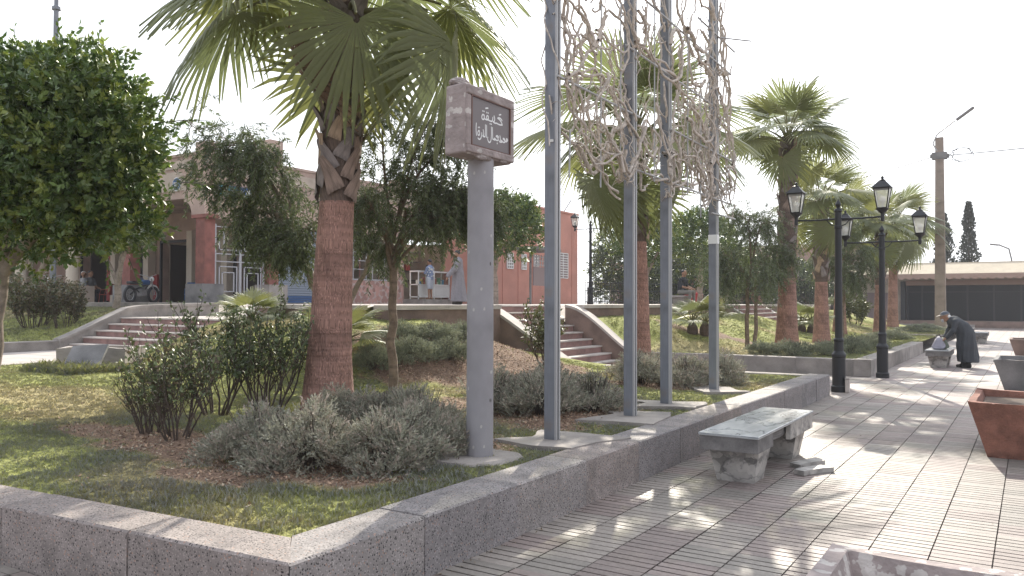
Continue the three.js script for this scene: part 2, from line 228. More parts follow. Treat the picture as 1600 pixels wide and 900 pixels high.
// ------------------------------------------------------------------ ground, paving, plaza, lawns
const HP = 1.53;                             // level of the upper plaza
const RIM = [[-10.3, -15.1], [-10.3, -11], [-15.5, -13.1]];
function segDist(x, z, a, b) { const t = clamp(((x - a[0]) * (b[0] - a[0]) + (z - a[1]) * (b[1] - a[1])) / ((b[0] - a[0]) ** 2 + (b[1] - a[1]) ** 2)); return Math.hypot(x - a[0] - t * (b[0] - a[0]), z - a[1] - t * (b[1] - a[1])); }
const lump = (x, z) => 0.05 * (fbm(x * 0.9 + 40, z * 0.9 + 11, 3) - 0.5) + 0.03 * (vnoise(x * 3, z * 3) - 0.5);
const gardenH = (x, z) => { const d = Math.min(segDist(x, z, RIM[0], RIM[1]), segDist(x, z, RIM[1], RIM[2])), b = 0.33 + 0.09 * sstep(-8, -16, x); return b + (1.28 - b) * (1 - sstep(0.2, 3.8, d)) * lerp(0.28, 1, sstep(-14.6, -12.0, z)) + lump(x, z) * sstep(-3.3, -4.2, x); };
const strollBank = (x, z) => 0.33 + 0.89 * (1 - sstep(0.2, 5, x + 10.3)) + lump(x, z) * sstep(-3.3, -4.2, x);
const strollH = (x, z) => { const h = strollBank(x, z), t = clamp((x + 10.32) / 2.42), ct = Math.max(0.33, lerp(1.55, 0.2, lerp(t, t * t * (3 - 2 * t), 0.9)) - 0.07); return lerp(Math.min(h, ct), h, sstep(-19.05, -21.6, z)); };
const upperH = (x, z) => { const h = 0.6 + 0.8 * sstep(-8, -14.4, z) + lump(x, z), ct = z > -10.4 ? 0.62 : lerp(0.62, 1.45, clamp((-10.4 - z) / 2.1)); return lerp(Math.min(h, ct), h, sstep(-19.9, -21.6, x)); };

setting(mesh('ground', new G().box(-700, -0.5, -900, 700, -0.03, 500), M.ground));

{ // promenade paving: ribbed square tiles, the nearest ones single
  const base = setting(mesh('paving', new G().box(-9, -0.028, -64, 14, -0.0125, 3), M.dirt));
  const S = 0.345, T = 0.337, rib = 4, gw = 0.017, gd = 0.016;
  const ribbed = (g, x, z, y = 0) => {
    const x0 = x, x1 = x + T, p = T / rib;
    for (let k = 0; k < rib; k++) {
      const z0 = z + k * p + (k ? gw / 2 : 0), z1 = z + (k + 1) * p - (k < rib - 1 ? gw / 2 : 0);
      g.poly([x0, y, z0], [x0, y, z1], [x1, y, z1], [x1, y, z0]);
      g.poly([x0, y - gd, z1], [x1, y - gd, z1], [x1, y, z1], [x0, y, z1]);
      g.poly([x1, y - gd, z0], [x0, y - gd, z0], [x0, y, z0], [x1, y, z0]);
    }
  };
  const one = [0, 1, 2].map((k) => { const g = new G(); ribbed(g, 0, 0); g.u = g.u.map((q, j) => q + (j % 2 ? 0.37 : 0.23) * k); return g.geo(); });
  const list = [];
  for (let i = -20; i < 40; i++) for (let j = -7; j < 184; j++) {
    const x = -2.97 + i * S, z = -j * S - S;
    if (x > 9 + (j > 30 ? 4 : 0)) continue;
    if (x < -2.975 && !((z > -3.0 + 0.0808 * (-2.975 - x) && x > -9) || (z < -15.0 && z > -19.3 && x > -7.9) || z < -50)) continue;
    const cx = x + T / 2, cz = z + T / 2, d = Math.hypot(cx, cz), ax = 0.8415 * cx - 0.5402 * cz, az = -0.5402 * cx - 0.8415 * cz;
    list.push({ x, z, d, seen: az > 1.2 && Math.abs(ax) < az * 0.66 && az > 3.4, i, j });
  }
  list.sort((a, b) => (a.seen ? a.d : a.d + 1000) - (b.seen ? b.d : b.d + 1000));
  const near = new G(), far = new G(), R = rngOf(4);
  const tone = (i, j) => { const patch = fbm(i * 0.16 + 5, j * 0.09 + 2, 3); return Math.floor(clamp(hash2(i * 3 + 1, j * 7 + 2) * 0.75 + patch * 0.5 - 0.1) * 5.99); };
  const cols = [[0.31, 0.26, 0.245], [0.335, 0.295, 0.275], [0.285, 0.23, 0.222], [0.32, 0.26, 0.25], [0.30, 0.272, 0.253], [0.36, 0.32, 0.295]];
  list.forEach((t, k) => {
    const tn = tone(t.i, t.j), dy = (hash2(t.i, t.j) - 0.5) * 0.004;
    if (k < 300 && t.seen) { const o = mesh(k ? `tile_${String(k).padStart(3, '0')}` : 'tile', one[(t.i * 7 + t.j * 3 + 21) % 3 | 0] || one[0], M.tiles[tn], base); o.position.set(t.x, dy, t.z); o.rotation.y = (hash2(t.j, t.i) - 0.5) * 0.006; }
    else if (t.d < 17) { near.color(...cols[tn]); ribbed(near, t.x, t.z, dy); }
    else { far.color(...cols[tn]); far.poly([t.x, dy, t.z], [t.x, dy, t.z + T], [t.x + T, dy, t.z + T], [t.x + T, dy, t.z]); }
  });
  stuff(mesh('ribbed_tiles', near, M.tileFar, base)); stuff(mesh('distant_tiles', far, M.tileFar, base));
}

{ // plaza slab, the ramp behind the side stairs, the path in front of them
  const P = new G();
  const top = [[-60, -14.5], [-19.7, -14.5], [-19.7, -17], [-15.3, -17], [-15.3, -13.35], [-10.5, -11.35], [-10.5, -15.2], [-11.16, -15.2], [-11.16, -18.8], [-10.5, -18.8], [-10.5, -64], [-60, -64]];
  const sh = THREE.ShapeUtils.triangulateShape(top.map((q) => new THREE.Vector2(...q)), []);
  for (const t of sh) P.poly(...[t[0], t[2], t[1]].map((k) => [top[k][0], HP, top[k][1]]));
  const gm = P.geo(); setting(mesh('plaza_pavement', gm, M.plaza));
  setting(mesh('plaza_ramp', new G().hex([[-19.4, -15.1], [-19.4, -12.2], [-15.5, -12.2], [-15.5, -15.1]], 0.2, 1.2).hex([[-19.7, -17.02, 0.2], [-19.7, -15.1, 0.2], [-15.3, -15.1, 0.2], [-15.3, -17.02, 0.2]], 0, 0, [[-19.7, -17.02, HP - 0.004], [-19.7, -15.1, 1.2], [-15.3, -15.1, 1.2], [-15.3, -17.02, HP - 0.004]]), M.path));
  setting(mesh('garden_path', new G().box(-19.5, 0.1, -10.7, -15.75, 0.435, 12), M.path));
}
// bare earth and mulch where the photograph shows it, under and between the shrubs
const MULCH = [[-6.3, -4.5, 1.2, 0.6], [-4.6, -4.3, 0.9, 0.5], [-5.0, -3.75, 0.5, 0.2], [-7.6, -4.6, 0.8, 0.3], [-7.7, -12.1, 1.2, 1.5], [-8.4, -10.4, 1.1, 1.4], [-7.2, -10.4, 0.6, 0.9], [-4.6, -5.6, 0.8, 1.0], [-6.1, -7.8, 0.5, 0.5], [-4.4, -8.0, 0.7, 1.2], [-4.8, -11.8, 1.0, 0.6], [-5.7, -8.6, 0.8, 0.4], [-7.6, -22.2, 0.4, 0.9], [-6.6, -22.6, 0.7, 0.4], [-8.4, -21.6, 0.7, 0.4]];
const mulchAt = (x, z) => { let m = 0; for (const [a, b, rx, rz] of MULCH) { const d = ((x - a) / rx) ** 2 + ((z - b) / rz) ** 2; m = Math.max(m, 1 - d * 0.55); } return sstep(0.25, 0.6, m + 0.8 * (fbm(x * 2.1, z * 2.1, 4) - 0.5) + 0.5 * (fbm(x * 9, z * 9, 3) - 0.5)); };
const dryAt = (x, z) => sstep(0.50, 0.72, fbm(x * 0.55 + 9, z * 0.55 + 4, 4));
function lawn(name, x0, x1, z0, z1, hf, keep, step = 0.1) {
  const g = new G(), nx = Math.round((x1 - x0) / step), nz = Math.round((z1 - z0) / step), id = [];
  for (let j = 0; j <= nz; j++) for (let i = 0; i <= nx; i++) {
    const x = x0 + (x1 - x0) * i / nx, z = z0 + (z1 - z0) * j / nz, m = mulchAt(x, z), d = dryAt(x, z), e = 0.05, y = hf(x, z) + m * 0.05 * (fbm(x * 5, z * 5, 3) - 0.35);
    const hx = (hf(x + e, z) - hf(x - e, z)) / (2 * e), hz = (hf(x, z + e) - hf(x, z - e)) / (2 * e), l = Math.hypot(hx, 1, hz), t = 0.8 + 0.4 * vnoise(x * 4, z * 4);
    const gr = [lerp(0.33, 0.46, d), lerp(0.35, 0.39, d), lerp(0.10, 0.19, d)], mu = [0.27, 0.175, 0.125];
    g.color(...gr.map((c, k) => lerp(c, mu[k], m) * t)); id.push(g.v(x, y, z, -hx / l, 1 / l, -hz / l, x, z));
  }
  for (let j = 0; j < nz; j++) for (let i = 0; i < nx; i++) { const x = x0 + (x1 - x0) * (i + 0.5) / nx, z = z0 + (z1 - z0) * (j + 0.5) / nz; if (!keep(x, z)) continue; const a = id[j * (nx + 1) + i], b = a + 1, c = a + nx + 2, d = a + nx + 1; g.i.push(a, d, c, a, c, b); }
  return setting(mesh(name, g, M.lawn));
}
const rimSide = (x, z) => { if (z > -13.2 && x < -10.3 && x > -15.6) return z - (-11 + (x + 10.3) / -5.2 * -2.1); return x > -10.4 ? 1 : -1; };   // > 0 in front of the retaining wall
const inGarden = (x, z) => x < -3.2 && x > -15.75 && z > -14.8 && z < -2.675 + 0.0808 * (-2.975 - x) - 0.2 && rimSide(x, z) > -0.15;
const grassBed = (x, z) => inGarden(x, z) && x < -3.35 && z > -14.5 && z < -2.675 + 0.0808 * (-2.975 - x) - 0.36 && rimSide(x, z) > 0.03;
const inUpper = (x, z) => x < -19.55 && z > -14.45 && z < 14;
const inStroll = (x, z) => x < -3.1 && x > -10.42 && (z < -19.4 || x < -8.2) && z > -50 && !(z < -31.8 && z > -37 && x < -7.6);
lawn('lawn', -16, -3.0, -15, -1.5, gardenH, inGarden, 0.085);
lawn('lawn', -34, -19.5, -14.6, 8, upperH, inUpper, 0.25);
lawn('lawn', -10.5, -3.0, -50, -18.9, strollH, inStroll, 0.15);

{ // grass: tufts of blades, thin where the earth is bare
  const R = rngOf(77), tuft = new G();
  for (let k = 0; k < 6; k++) {
    const a = R() * 6.28, l = 0.6 + R() * 0.6, b = V((R() - 0.5) * 0.8, 0, (R() - 0.5) * 0.8), t = 0.7 + R() * 0.9, d = V(Math.cos(a) * t, 1, Math.sin(a) * t).normalize(), s = V(-Math.sin(a), 0, Math.cos(a)), w = 0.10 + R() * 0.05;
    const n = [d.x * 0.3, 1, d.z * 0.3], p0 = b.clone().addScaledVector(s, w / 2), p1 = b.clone().addScaledVector(s, -w / 2), m = b.clone().addScaledVector(d, l * 0.6), q0 = m.clone().addScaledVector(s, w * 0.35), q1 = m.clone().addScaledVector(s, -w * 0.35), tp = m.clone().addScaledVector(d, l * 0.3).add(V(Math.cos(a) * 0.18 * l, 0.02, Math.sin(a) * 0.18 * l));
    const c = 0.8 + R() * 0.4; tuft.color(c, c, c);
    const id = [p0, p1, q1, q0, tp].map((p) => tuft.v(p.x, p.y, p.z, ...n, 0, 0)); tuft.i.push(id[0], id[1], id[2], id[0], id[2], id[3], id[3], id[2], id[4]);
  }
  const geo = tuft.geo();
  const field = (n, x0, x1, z0, z1, hf, keep, sz) => {
    const at = []; let tries = 0;
    while (at.length < n && tries++ < n * 6) {
      const x = x0 + R() * (x1 - x0), z = z0 + R() * (z1 - z0); if (!keep(x, z)) continue;
      const m = mulchAt(x, z); if (R() < m * 0.94) continue;
      const thick = fbm(x * 1.6 + 31, z * 1.6, 3); if (R() > 0.3 + 1.3 * thick) continue;
      at.push([x, hf(x, z), z, dryAt(x, z), thick]);
    }
    const o = new THREE.InstancedMesh(geo, M.grass, at.length), m4 = new THREE.Matrix4(), q = new THREE.Quaternion(), up = V(0, 1, 0), c = new THREE.Color();
    at.forEach(([x, y, z, dry, th], k) => {
      const s = sz * (0.55 + 0.9 * R()) * (0.75 + 0.7 * th); m4.compose(V(x, y - 0.004, z), q.setFromAxisAngle(up, R() * 6.28), V(s, s * (0.7 + 0.6 * R()), s)); o.setMatrixAt(k, m4);
      const d = clamp(dry * 0.8 + (R() < 0.16 ? 0.7 : 0)), v = 0.75 + 0.5 * R(); o.setColorAt(k, c.setRGB(lerp(0.47, 0.66, d) * v, lerp(0.50, 0.55, d) * v, lerp(0.10, 0.25, d) * v));
    });
    o.name = numbered('grass'); o.castShadow = o.receiveShadow = true; o.userData = { kind: 'stuff', label: 'short patchy grass growing on the garden lawn', category: 'grass' }; scene.add(o); return o;
  };
  field(46000, -9.5, -3.1, -9.5, -1.8, gardenH, (x, z) => grassBed(x, z) && z > -9.5, 0.033).userData.label = 'short patchy grass behind the long low garden wall';
  field(5200, -9.0, -3.3, -7.5, -1.9, gardenH, (x, z) => grassBed(x, z) && fbm(x * 1.3 + 3, z * 1.3 + 8, 3) > 0.47, 0.052).userData.label = 'taller loose grass blades standing out of the near lawn';
  field(46000, -15.8, -3.1, -14.9, -1.8, gardenH, (x, z) => grassBed(x, z) && (z < -9.5 || x < -9.5), 0.04).userData.label = 'dry and green grass covering the far bank of the garden';
  field(20000, -30, -19.6, -14.4, -2, upperH, inUpper, 0.065).userData.label = 'grass on the raised lawn below the cafe';
  field(26000, -10.4, -3.1, -46, -19.4, strollH, inStroll, 0.055).userData.label = 'grass on the lawn under the row of palms';
  field(900, -14.6, -13.2, -8.3, -7.2, gardenH, (x, z) => true, 0.17).userData.label = 'long grass tufts round the open concrete pit';
}
{ // dry leaves and mulch chips
  const R = rngOf(5), g = new G().color(1, 1, 1).kite(V(0, 0, 0), V(1, 0.12, 0), V(0, 0.1, 1).normalize(), 1, 0.45, 0.2).geo(), at = [];
  for (let t = 0; t < 260000 && at.length < 26000; t++) { const x = -15 + R() * 11.8, z = -14.5 + R() * 12; if (!grassBed(x, z)) continue; const m = mulchAt(x, z); if (R() > m + 0.05 * dryAt(x, z)) continue; at.push([x, gardenH(x, z) + m * 0.05 * (fbm(x * 5, z * 5, 3) - 0.35), z]); }
  const o = new THREE.InstancedMesh(g, M.litter, at.length), m4 = new THREE.Matrix4(), q = new THREE.Quaternion(), c = new THREE.Color();
  at.forEach(([x, y, z], k) => { const s = 0.02 + 0.045 * R() * R(); m4.compose(V(x, y + 0.006, z), q.setFromEuler(new THREE.Euler((R() - 0.5) * 1.1, R() * 6.28, (R() - 0.5) * 1.1)), V(s, s, s)); o.setMatrixAt(k, m4); const v = 0.5 + R(); c.setRGB(0.3 * v, 0.2 * v, 0.135 * v); if (R() < 0.12) c.setRGB(0.5, 0.42, 0.31); o.setColorAt(k, c); });
  o.name = numbered('leaf_litter'); o.castShadow = o.receiveShadow = true; o.userData = { kind: 'stuff', label: 'dry leaves and bark chips strewn on bare garden earth', category: 'leaf litter' }; scene.add(o);
  const on = []; for (let k = 0; k < 420; k++) { const z = -3.2 - R() * R() * 20; on.push(k < 200 ? [-2.94 + 0.16 * R() * R(), z] : k < 280 ? [-3.3 + R() * 1.2, -15.0 - R() * 1.2] : [-2.8 + R() * 6, -4 - R() * 20]); }
  const p = new THREE.InstancedMesh(g, M.litter, on.length); on.forEach(([x, z], k) => { const s = 0.012 + 0.03 * R() * R(); m4.compose(V(x, 0.008, z), q.setFromEuler(new THREE.Euler((R() - 0.5) * 0.6, R() * 6.28, (R() - 0.5) * 0.6)), V(s, s, s)); p.setMatrixAt(k, m4); const v = 0.4 + 0.8 * R(); p.setColorAt(k, c.setRGB(0.2 * v, 0.15 * v, 0.1 * v)); });
  p.name = numbered('leaf_litter'); p.castShadow = p.receiveShadow = true; p.userData = { kind: 'stuff', label: 'few dry leaves and grit scattered on the paving', category: 'leaf litter' }; scene.add(p);
}
// ------------------------------------------------------------------ garden walls, kerbs, stairs
function blockWall(name, label, a, b, th, y0, y1, len, m, opts = {}) {        // a run of cast blocks from a to b ([x, z]), outer face on the line, thickness to the left of the run
  const t = thing(name, label, opts.cat || 'wall', [(a[0] + b[0]) / 2, y0, (a[1] + b[1]) / 2], 0, opts.group), dx = b[0] - a[0], dz = b[1] - a[1], L = Math.hypot(dx, dz), ux = dx / L, uz = dz / L, nx = uz, nz = -ux, n = Math.max(1, Math.round(L / len));
  const c0 = opts.cut0 || 0, c1 = opts.cut1 || 0, bv = 0.012;                // mitred ends
  for (let k = 0; k < n; k++) {
    const s0 = L * k / n + (k ? 0.0025 : 0), s1 = L * (k + 1) / n - (k < n - 1 ? 0.0025 : 0), i0 = k ? s0 : s0 + c0, i1 = k < n - 1 ? s1 : s1 - c1;
    const P = (s, w) => [a[0] + ux * s + nx * w, a[1] + uz * s + nz * w];
    const q = [P(s0, 0), P(s1, 0), P(i1, th), P(i0, th)], j = (hash2(k, n) - 0.5) * 0.008, yt = y1 + (hash2(k + 9, n) - 0.5) * 0.006;
    const ins = [P(s0, bv), P(s1, bv), P(i1, th - bv), P(i0, th - bv)];
    const g = new G([t.position.x, t.position.y, t.position.z]), b3 = q.map((p) => [p[0] + nx * j, y0, p[1] + nz * j]), m3 = q.map((p) => [p[0] + nx * j, yt - bv, p[1] + nz * j]), t3 = ins.map((p) => [p[0] + nx * j, yt, p[1] + nz * j]);
    const ord = (A) => A; const area = (q[1][0] - q[0][0]) * (q[2][1] - q[0][1]) - (q[2][0] - q[0][0]) * (q[1][1] - q[0][1]);
    const F = (...p) => area < 0 ? g.poly(...p) : g.poly(...p.slice().reverse());
    F(...ord(t3)); for (let e = 0; e < 4; e++) { const f = (e + 1) % 4; F(b3[e], b3[f], m3[f], m3[e]); F(m3[e], m3[f], t3[f], t3[e]); }
    g.u = g.u.map((w, i) => w + (i % 2 ? 0.31 : 0.57) * (k + t.id % 3)); mesh('block', g, m || M.terrazzos[Math.floor(hash2(k * 5 + 1, n) * 3.99)], t);
  }
  return t;
}
blockWall('garden_wall', 'long low pebble-faced wall edging the planted bed, running behind the marble bench', [-2.97, -2.68], [-2.97, -14.86], 0.36, -0.02, 0.36, 1.02, null, { cut0: 0.33 });
blockWall('garden_wall', 'short low pebble-faced wall meeting the long garden wall at its corner', [-12.2, -1.93], [-2.972, -2.675], 0.34, -0.02, 0.357, 1.1, null, { cut1: 0.30 });
blockWall('garden_wall', 'low concrete end wall of the planted bed next to a street lamp', [-3.34, -14.86], [-8.2, -14.86], 0.3, -0.02, 0.355, 1.3, M.concrete);
blockWall('garden_wall', 'low concrete wall beside the bench with the bag, edging the palm lawn', [-2.98, -19.28], [-2.98, -29.4], 0.36, -0.02, 0.36, 1.3, M.concrete, { cut0: 0.0 });
blockWall('garden_wall', 'low concrete front wall of the palm lawn facing the paved gap', [-8.3, -19.28], [-3.345, -19.28], 0.3, -0.02, 0.355, 1.3, M.concrete);
blockWall('garden_wall', 'low kerb across the far end of the palm lawn by the utility pole', [-8.3, -36.2], [-2.98, -36.2], 0.3, -0.02, 0.36, 1.4, M.concrete);
blockWall('garden_wall', 'low pale kerb along the path below the raised lawn', [-19.5, 6], [-19.5, -10.4], 0.32, 0.3, 0.66, 2.1, M.concrete);
blockWall('garden_wall', 'low kerb between the raised lawn and the cafe terrace', [-34, -14.42], [-19.75, -14.42], 0.3, 0.9, HP + 0.04, 2.4, M.concrete);
// retaining walls of the plaza: brown face and a pale coping
function retaining(label, pts, yTop, yBot, th = 0.4) {
  const t = thing('retaining_wall', label, 'wall', [pts[0][0], yBot, pts[0][1]]), o = [pts[0][0], yBot, pts[0][1]];
  for (let k = 0; k + 1 < pts.length; k++) {
    const [a, b] = [pts[k], pts[k + 1]], L = Math.hypot(b[0] - a[0], b[1] - a[1]), ux = (b[0] - a[0]) / L, uz = (b[1] - a[1]) / L, nx = -uz, nz = ux, s = (p, w, e = 0) => [p[0] + nx * w + ux * e, p[1] + nz * w + uz * e];
    const e0 = k ? 0.16 : 0;
    const quad = (w0, w1, y0, y1) => { const f = [s(a, w0, e0), s(a, w1, e0), s(b, w1), s(b, w0)]; const ar = (f[1][0] - f[0][0]) * (f[2][1] - f[0][1]) - (f[2][0] - f[0][0]) * (f[1][1] - f[0][1]); return new G(o).hex(ar < 0 ? f : f.reverse(), y0, y1); };
    mesh('wall_face', quad(0.03, th - 0.03, yBot, yTop - 0.09), M.wallBrown, t);
    mesh('coping', quad(0, th, yTop - 0.087, yTop), M.coping, t);
  }
  return t;
}
retaining('brown retaining wall with pale coping behind the grey shrubs on the bank', [[-15.3, -13.2], [-10.3, -11.12], [-10.3, -15.0]], HP + 0.012, 0.3);
retaining('brown retaining wall with pale coping above the lawn between the two stairs', [[-10.3, -18.98], [-10.3, -31.7]], HP + 0.012, 0.3);
retaining('brown retaining wall with pale coping beyond the farther stairs', [[-10.3, -37.2], [-10.3, -50]], HP + 0.012, 0.3);

function cheek(name, label, line, z0, z1, axis = 'x') {                          // stair side wall: [along, top height, bottom height] with a curved top
  const o = axis === 'x' ? [line[0][0], 0, z0] : [z0, 0, line[0][0]], t = thing(name, label, 'wall', o), f = new G(o), c = new G(o);
  const P = (s, y, w) => axis === 'x' ? [s, y, w] : [w, y, s];
  const q = (g, ...p) => g.poly(...p);
  for (let k = 0; k + 1 < line.length; k++) {
    const [a, ya, ba] = line[k], [b, yb, bb] = line[k + 1];
    for (const [g, lo, hi, w0, w1] of [[f, 0, -0.07, z0 + 0.02, z1 - 0.02], [c, -0.069, 0, z0, z1]]) {
      const A0 = lo ? ya + lo : ba, A1 = ya + hi, B0 = lo ? yb + lo : bb, B1 = yb + hi;
      q(g, P(a, A1, w0), P(a, A1, w1), P(b, B1, w1), P(b, B1, w0)); q(g, P(a, A0, w1), P(b, B0, w1), P(b, B1, w1), P(a, A1, w1)); q(g, P(b, B0, w0), P(a, A0, w0), P(a, A1, w0), P(b, B1, w0));
      if (lo) q(g, P(a, A0, w0), P(a, A0, w1), P(b, B0, w1), P(b, B0, w0));
      if (!k) q(g, P(a, A0, w0), P(a, A0, w1), P(a, A1, w1), P(a, A1, w0)); if (k === line.length - 2) q(g, P(b, B0, w1), P(b, B0, w0), P(b, B1, w0), P(b, B1, w1));
    }
  }
  mesh('wall_face', f, axis === 'z' ? M.concrete : M.wallBrown, t); mesh('coping', c, axis === 'z' ? M.concrete : M.coping, t); return t;
}
const curve = (x0, x1, y0, y1, n, s = 1) => Array.from({ length: n + 1 }, (_, k) => { const t = k / n; return [lerp(x0, x1, t), lerp(y0, y1, s ? lerp(t, t * t * (3 - 2 * t), s) : t), -0.02]; });
cheek('stair_wall', 'straight sloping side wall of the main stairs, beside the bare red earth', curve(-10.32, -7.9, HP + 0.02, 0.16, 8, 0.15), -15.36, -14.98);
cheek('stair_wall', 'curved sloping side wall of the main stairs, on the lawn side', curve(-10.32, -7.9, HP + 0.02, 0.2, 14, 0.9), -19.0, -18.64);
function steps(label, n, rise, run, from, y0, w0, w1, axis, dir) {
  const o = axis === 'x' ? [from, y0, (w0 + w1) / 2] : [(w0 + w1) / 2, y0, from], t = thing('staircase', label, 'stairs', o);
  for (let k = 0; k < n; k++) {
    const s0 = from + dir * run * k, s1 = from + dir * run * n, ya = y0 + rise * k, yb = ya + rise - 0.035, lip = 0.025;
    const B = (a, b, p, r) => { const lo = Math.min(a, b), hi = Math.max(a, b); return axis === 'x' ? new G(o).box(lo, p, w0, hi, r, w1) : new G(o).box(w0, p, lo, w1, r, hi); };
    mesh('riser', B(s0, s1, ya - (k ? 0 : 0.1), yb), M.stepRed, t);
    mesh('tread', B(s0 - dir * lip, k < n - 1 ? s0 + dir * (run + 0.02) : s1, yb + 0.002, ya + rise), M.coping, t);
  }
  return t;
}
steps('wide stairs climbing between brown side walls behind the rose bush', 9, HP / 9, 0.272, -8.7, 0, -18.63, -15.37, 'x', -1);
// side stairs on the left, in front of the cafe
cheek('stair_wall', 'long side wall of the ribbed stairs in front of the cafe', [[-10.4, 0.7, 0.2], [-10.8, 0.86, 0.2], [-12.1, 1.44, 0.2], [-12.5, 1.5, 0.2], [-14.85, 1.57, 0.2]], -19.74, -19.4, 'z');
cheek('stair_wall', 'short side wall of the ribbed stairs beside the small fan palm', [[-10.9, 0.6, 0.2], [-13.1, HP + 0.01, 0.2], [-13.4, HP + 0.01, 0.2]], -15.5, -15.16, 'z');
{ const t = steps('low ribbed stairs in front of the cafe, sunlit treads', 5, 0.153, 0.32, -10.62, 0.435, -19.39, -15.52, 'z', -1); }
// farther stairs
cheek('stair_wall', 'near sloping side wall of the farther stairs beyond the small twin palms', curve(-10.32, -7.9, HP + 0.02, 0.2, 6, 0.1), -32.2, -31.85);
cheek('stair_wall', 'far sloping side wall of the farther stairs', curve(-10.32, -7.9, HP + 0.02, 0.2, 6, 0.1), -37.0, -36.65);
steps('farther stairs climbing to the plaza between sloping walls', 9, HP / 9, 0.272, -7.86, 0, -36.64, -32.21, 'x', -1);
// ------------------------------------------------------------------ sign, steel posts, trellis and dead vine
{
  const t = thing('park_sign', 'rough plaster sign box with dark Arabic plaque on a thick grey column', 'sign', [-3.78, 0.33, -5.41]);
  const pole = new G(); pole.lathe([[0.112, -0.03], [0.112, 0.0], [0.11, 0.02], [0.108, 1.2], [0.106, 2.46]], [0, 0, 0], 32); mesh('pole', pole, M.poleGrey, t);
  const pad = new THREE.CylinderGeometry(0.34, 0.4, 0.06, 28, 1); mesh('base_pad', flatBent(pad, 0.16, 3.1, 2), M.concrete, t).position.y = 0.004;
  const box = new RoundedBoxGeometry(0.2, 0.55, 0.68, 3, 0.022), bp = box.attributes.position; for (let k = 0; k < bp.count; k++) { const x = bp.getX(k), y = bp.getY(k), z = bp.getZ(k), j = 0.010; bp.setXYZ(k, x + (vnoise(y * 19, z * 19) - 0.5) * j, y + (vnoise(x * 19 + 4, z * 17) - 0.5) * j * 1.5, z + (vnoise(x * 23, y * 19 + 8) - 0.5) * j * 1.4); } box.computeVertexNormals();
  const bx = mesh('plaster_box', boxUV(box), M.plaster, t); bx.position.set(0.01, 2.70, 0.03);
  // raised plaster moulding round the plaque, each side a strip
  const rim = (y0, y1, z0, z1) => { const g = new RoundedBoxGeometry(0.03, y1 - y0, z1 - z0, 2, 0.012); const o = mesh('moulding', boxUV(bent(g, 0.012, 17, y0 * 3 + z0)), M.plaster, bx); o.position.set(0.105, (y0 + y1) / 2, (z0 + z1) / 2); };
  rim(0.19, 0.265, -0.335, 0.33); rim(-0.265, -0.205, -0.335, 0.33); rim(-0.206, 0.191, 0.275, 0.33); rim(-0.206, 0.191, -0.335, -0.285);
  for (const [y, z, s] of [[-0.272, 0.12, 0.07], [-0.268, 0.02, 0.05], [-0.26, -0.2, 0.05], [0.27, 0.1, 0.04]]) { const o = mesh('plaster_lump', bent(new THREE.IcosahedronGeometry(s, 2), 0.03, 14, z * 9), M.plaster, bx); o.scale.set(0.5, 0.45, 1.1); o.position.set(0.085, y, z); }
  const lump_ = mesh('broken_cap', bent(new THREE.IcosahedronGeometry(0.085, 2), 0.05, 9, 1), M.plaster, bx); lump_.scale.set(0.8, 0.5, 1.2); lump_.position.set(-0.03, 0.30, 0.24);
  const pl = mesh('plaque', new G().box(0.1, -0.21, -0.288, 0.107, 0.196, 0.278), M.slate, bx);
  for (const [y0, y1, z0, z1] of [[0.182, 0.194, -0.286, 0.276], [-0.208, -0.196, -0.286, 0.276], [-0.196, 0.182, 0.263, 0.276], [-0.196, 0.182, -0.286, -0.274]]) mesh('plaque_frame', new G().box(0.106, y0, z0, 0.117, y1, z1), M.brownTrim, bx);
  // lettering on the plaque, two lines of Arabic
  const cv = document.createElement('canvas'); cv.width = 1024; cv.height = 720; const x = cv.getContext('2d');
  x.fillStyle = 'rgb(106,98,98)'; x.fillRect(0, 0, 1024, 720);
  x.strokeStyle = x.fillStyle = 'rgb(214,214,212)'; x.lineCap = x.lineJoin = 'round'; x.lineWidth = 15;
  // pen strokes; y grows downwards; the words run from right to left
  const S = (...p) => { x.beginPath(); x.moveTo(p[0], p[1]); for (let k = 2; k + 5 < p.length + 0; k += 6) x.bezierCurveTo(p[k], p[k + 1], p[k + 2], p[k + 3], p[k + 4], p[k + 5]); x.stroke(); };
  const D = (a, b, r = 10) => { x.beginPath(); x.arc(a, b, r, 0, 7); x.fill(); };
  x.save(); x.translate(545, 260); x.scale(1.45, 1.5); x.translate(-545, -275);
  S(735, 245, 705, 222, 672, 222, 650, 236, 690, 240, 728, 262, 740, 292, 700, 300, 660, 300, 632, 292);           // ha
  S(632, 292, 600, 300, 575, 298, 562, 290, 592, 282, 600, 258, 580, 226);                                       // dal
  S(556, 246, 552, 286, 540, 292, 520, 292, 500, 292, 486, 290, 470, 288);                                       // ya
  D(528, 322, 9); D(504, 322, 9);
  S(470, 288, 430, 296, 428, 246, 456, 246, 482, 248, 476, 290, 440, 292, 420, 292, 404, 290, 392, 286);            // qaf
  D(440, 216, 9); D(466, 216, 9);
  S(392, 286, 404, 262, 376, 236, 356, 258, 338, 282, 350, 306, 376, 300, 394, 294, 398, 270, 392, 252);            // ta marbuta
  D(366, 214, 9); D(390, 214, 9);
  S(680, 196, 690, 190, 700, 188, 712, 186); S(420, 176, 436, 170, 450, 168, 462, 166); 
  x.restore(); x.save(); x.translate(545, 500); x.scale(1.22, 1.5); x.translate(-548, -492);
  S(905, 486, 880, 470, 868, 500, 890, 506, 912, 508, 918, 490, 905, 486, 890, 520, 872, 520, 856, 512);
  S(856, 512, 836, 486, 812, 484, 800, 494, 832, 500, 850, 512, 846, 524, 820, 532, 800, 532, 784, 526);
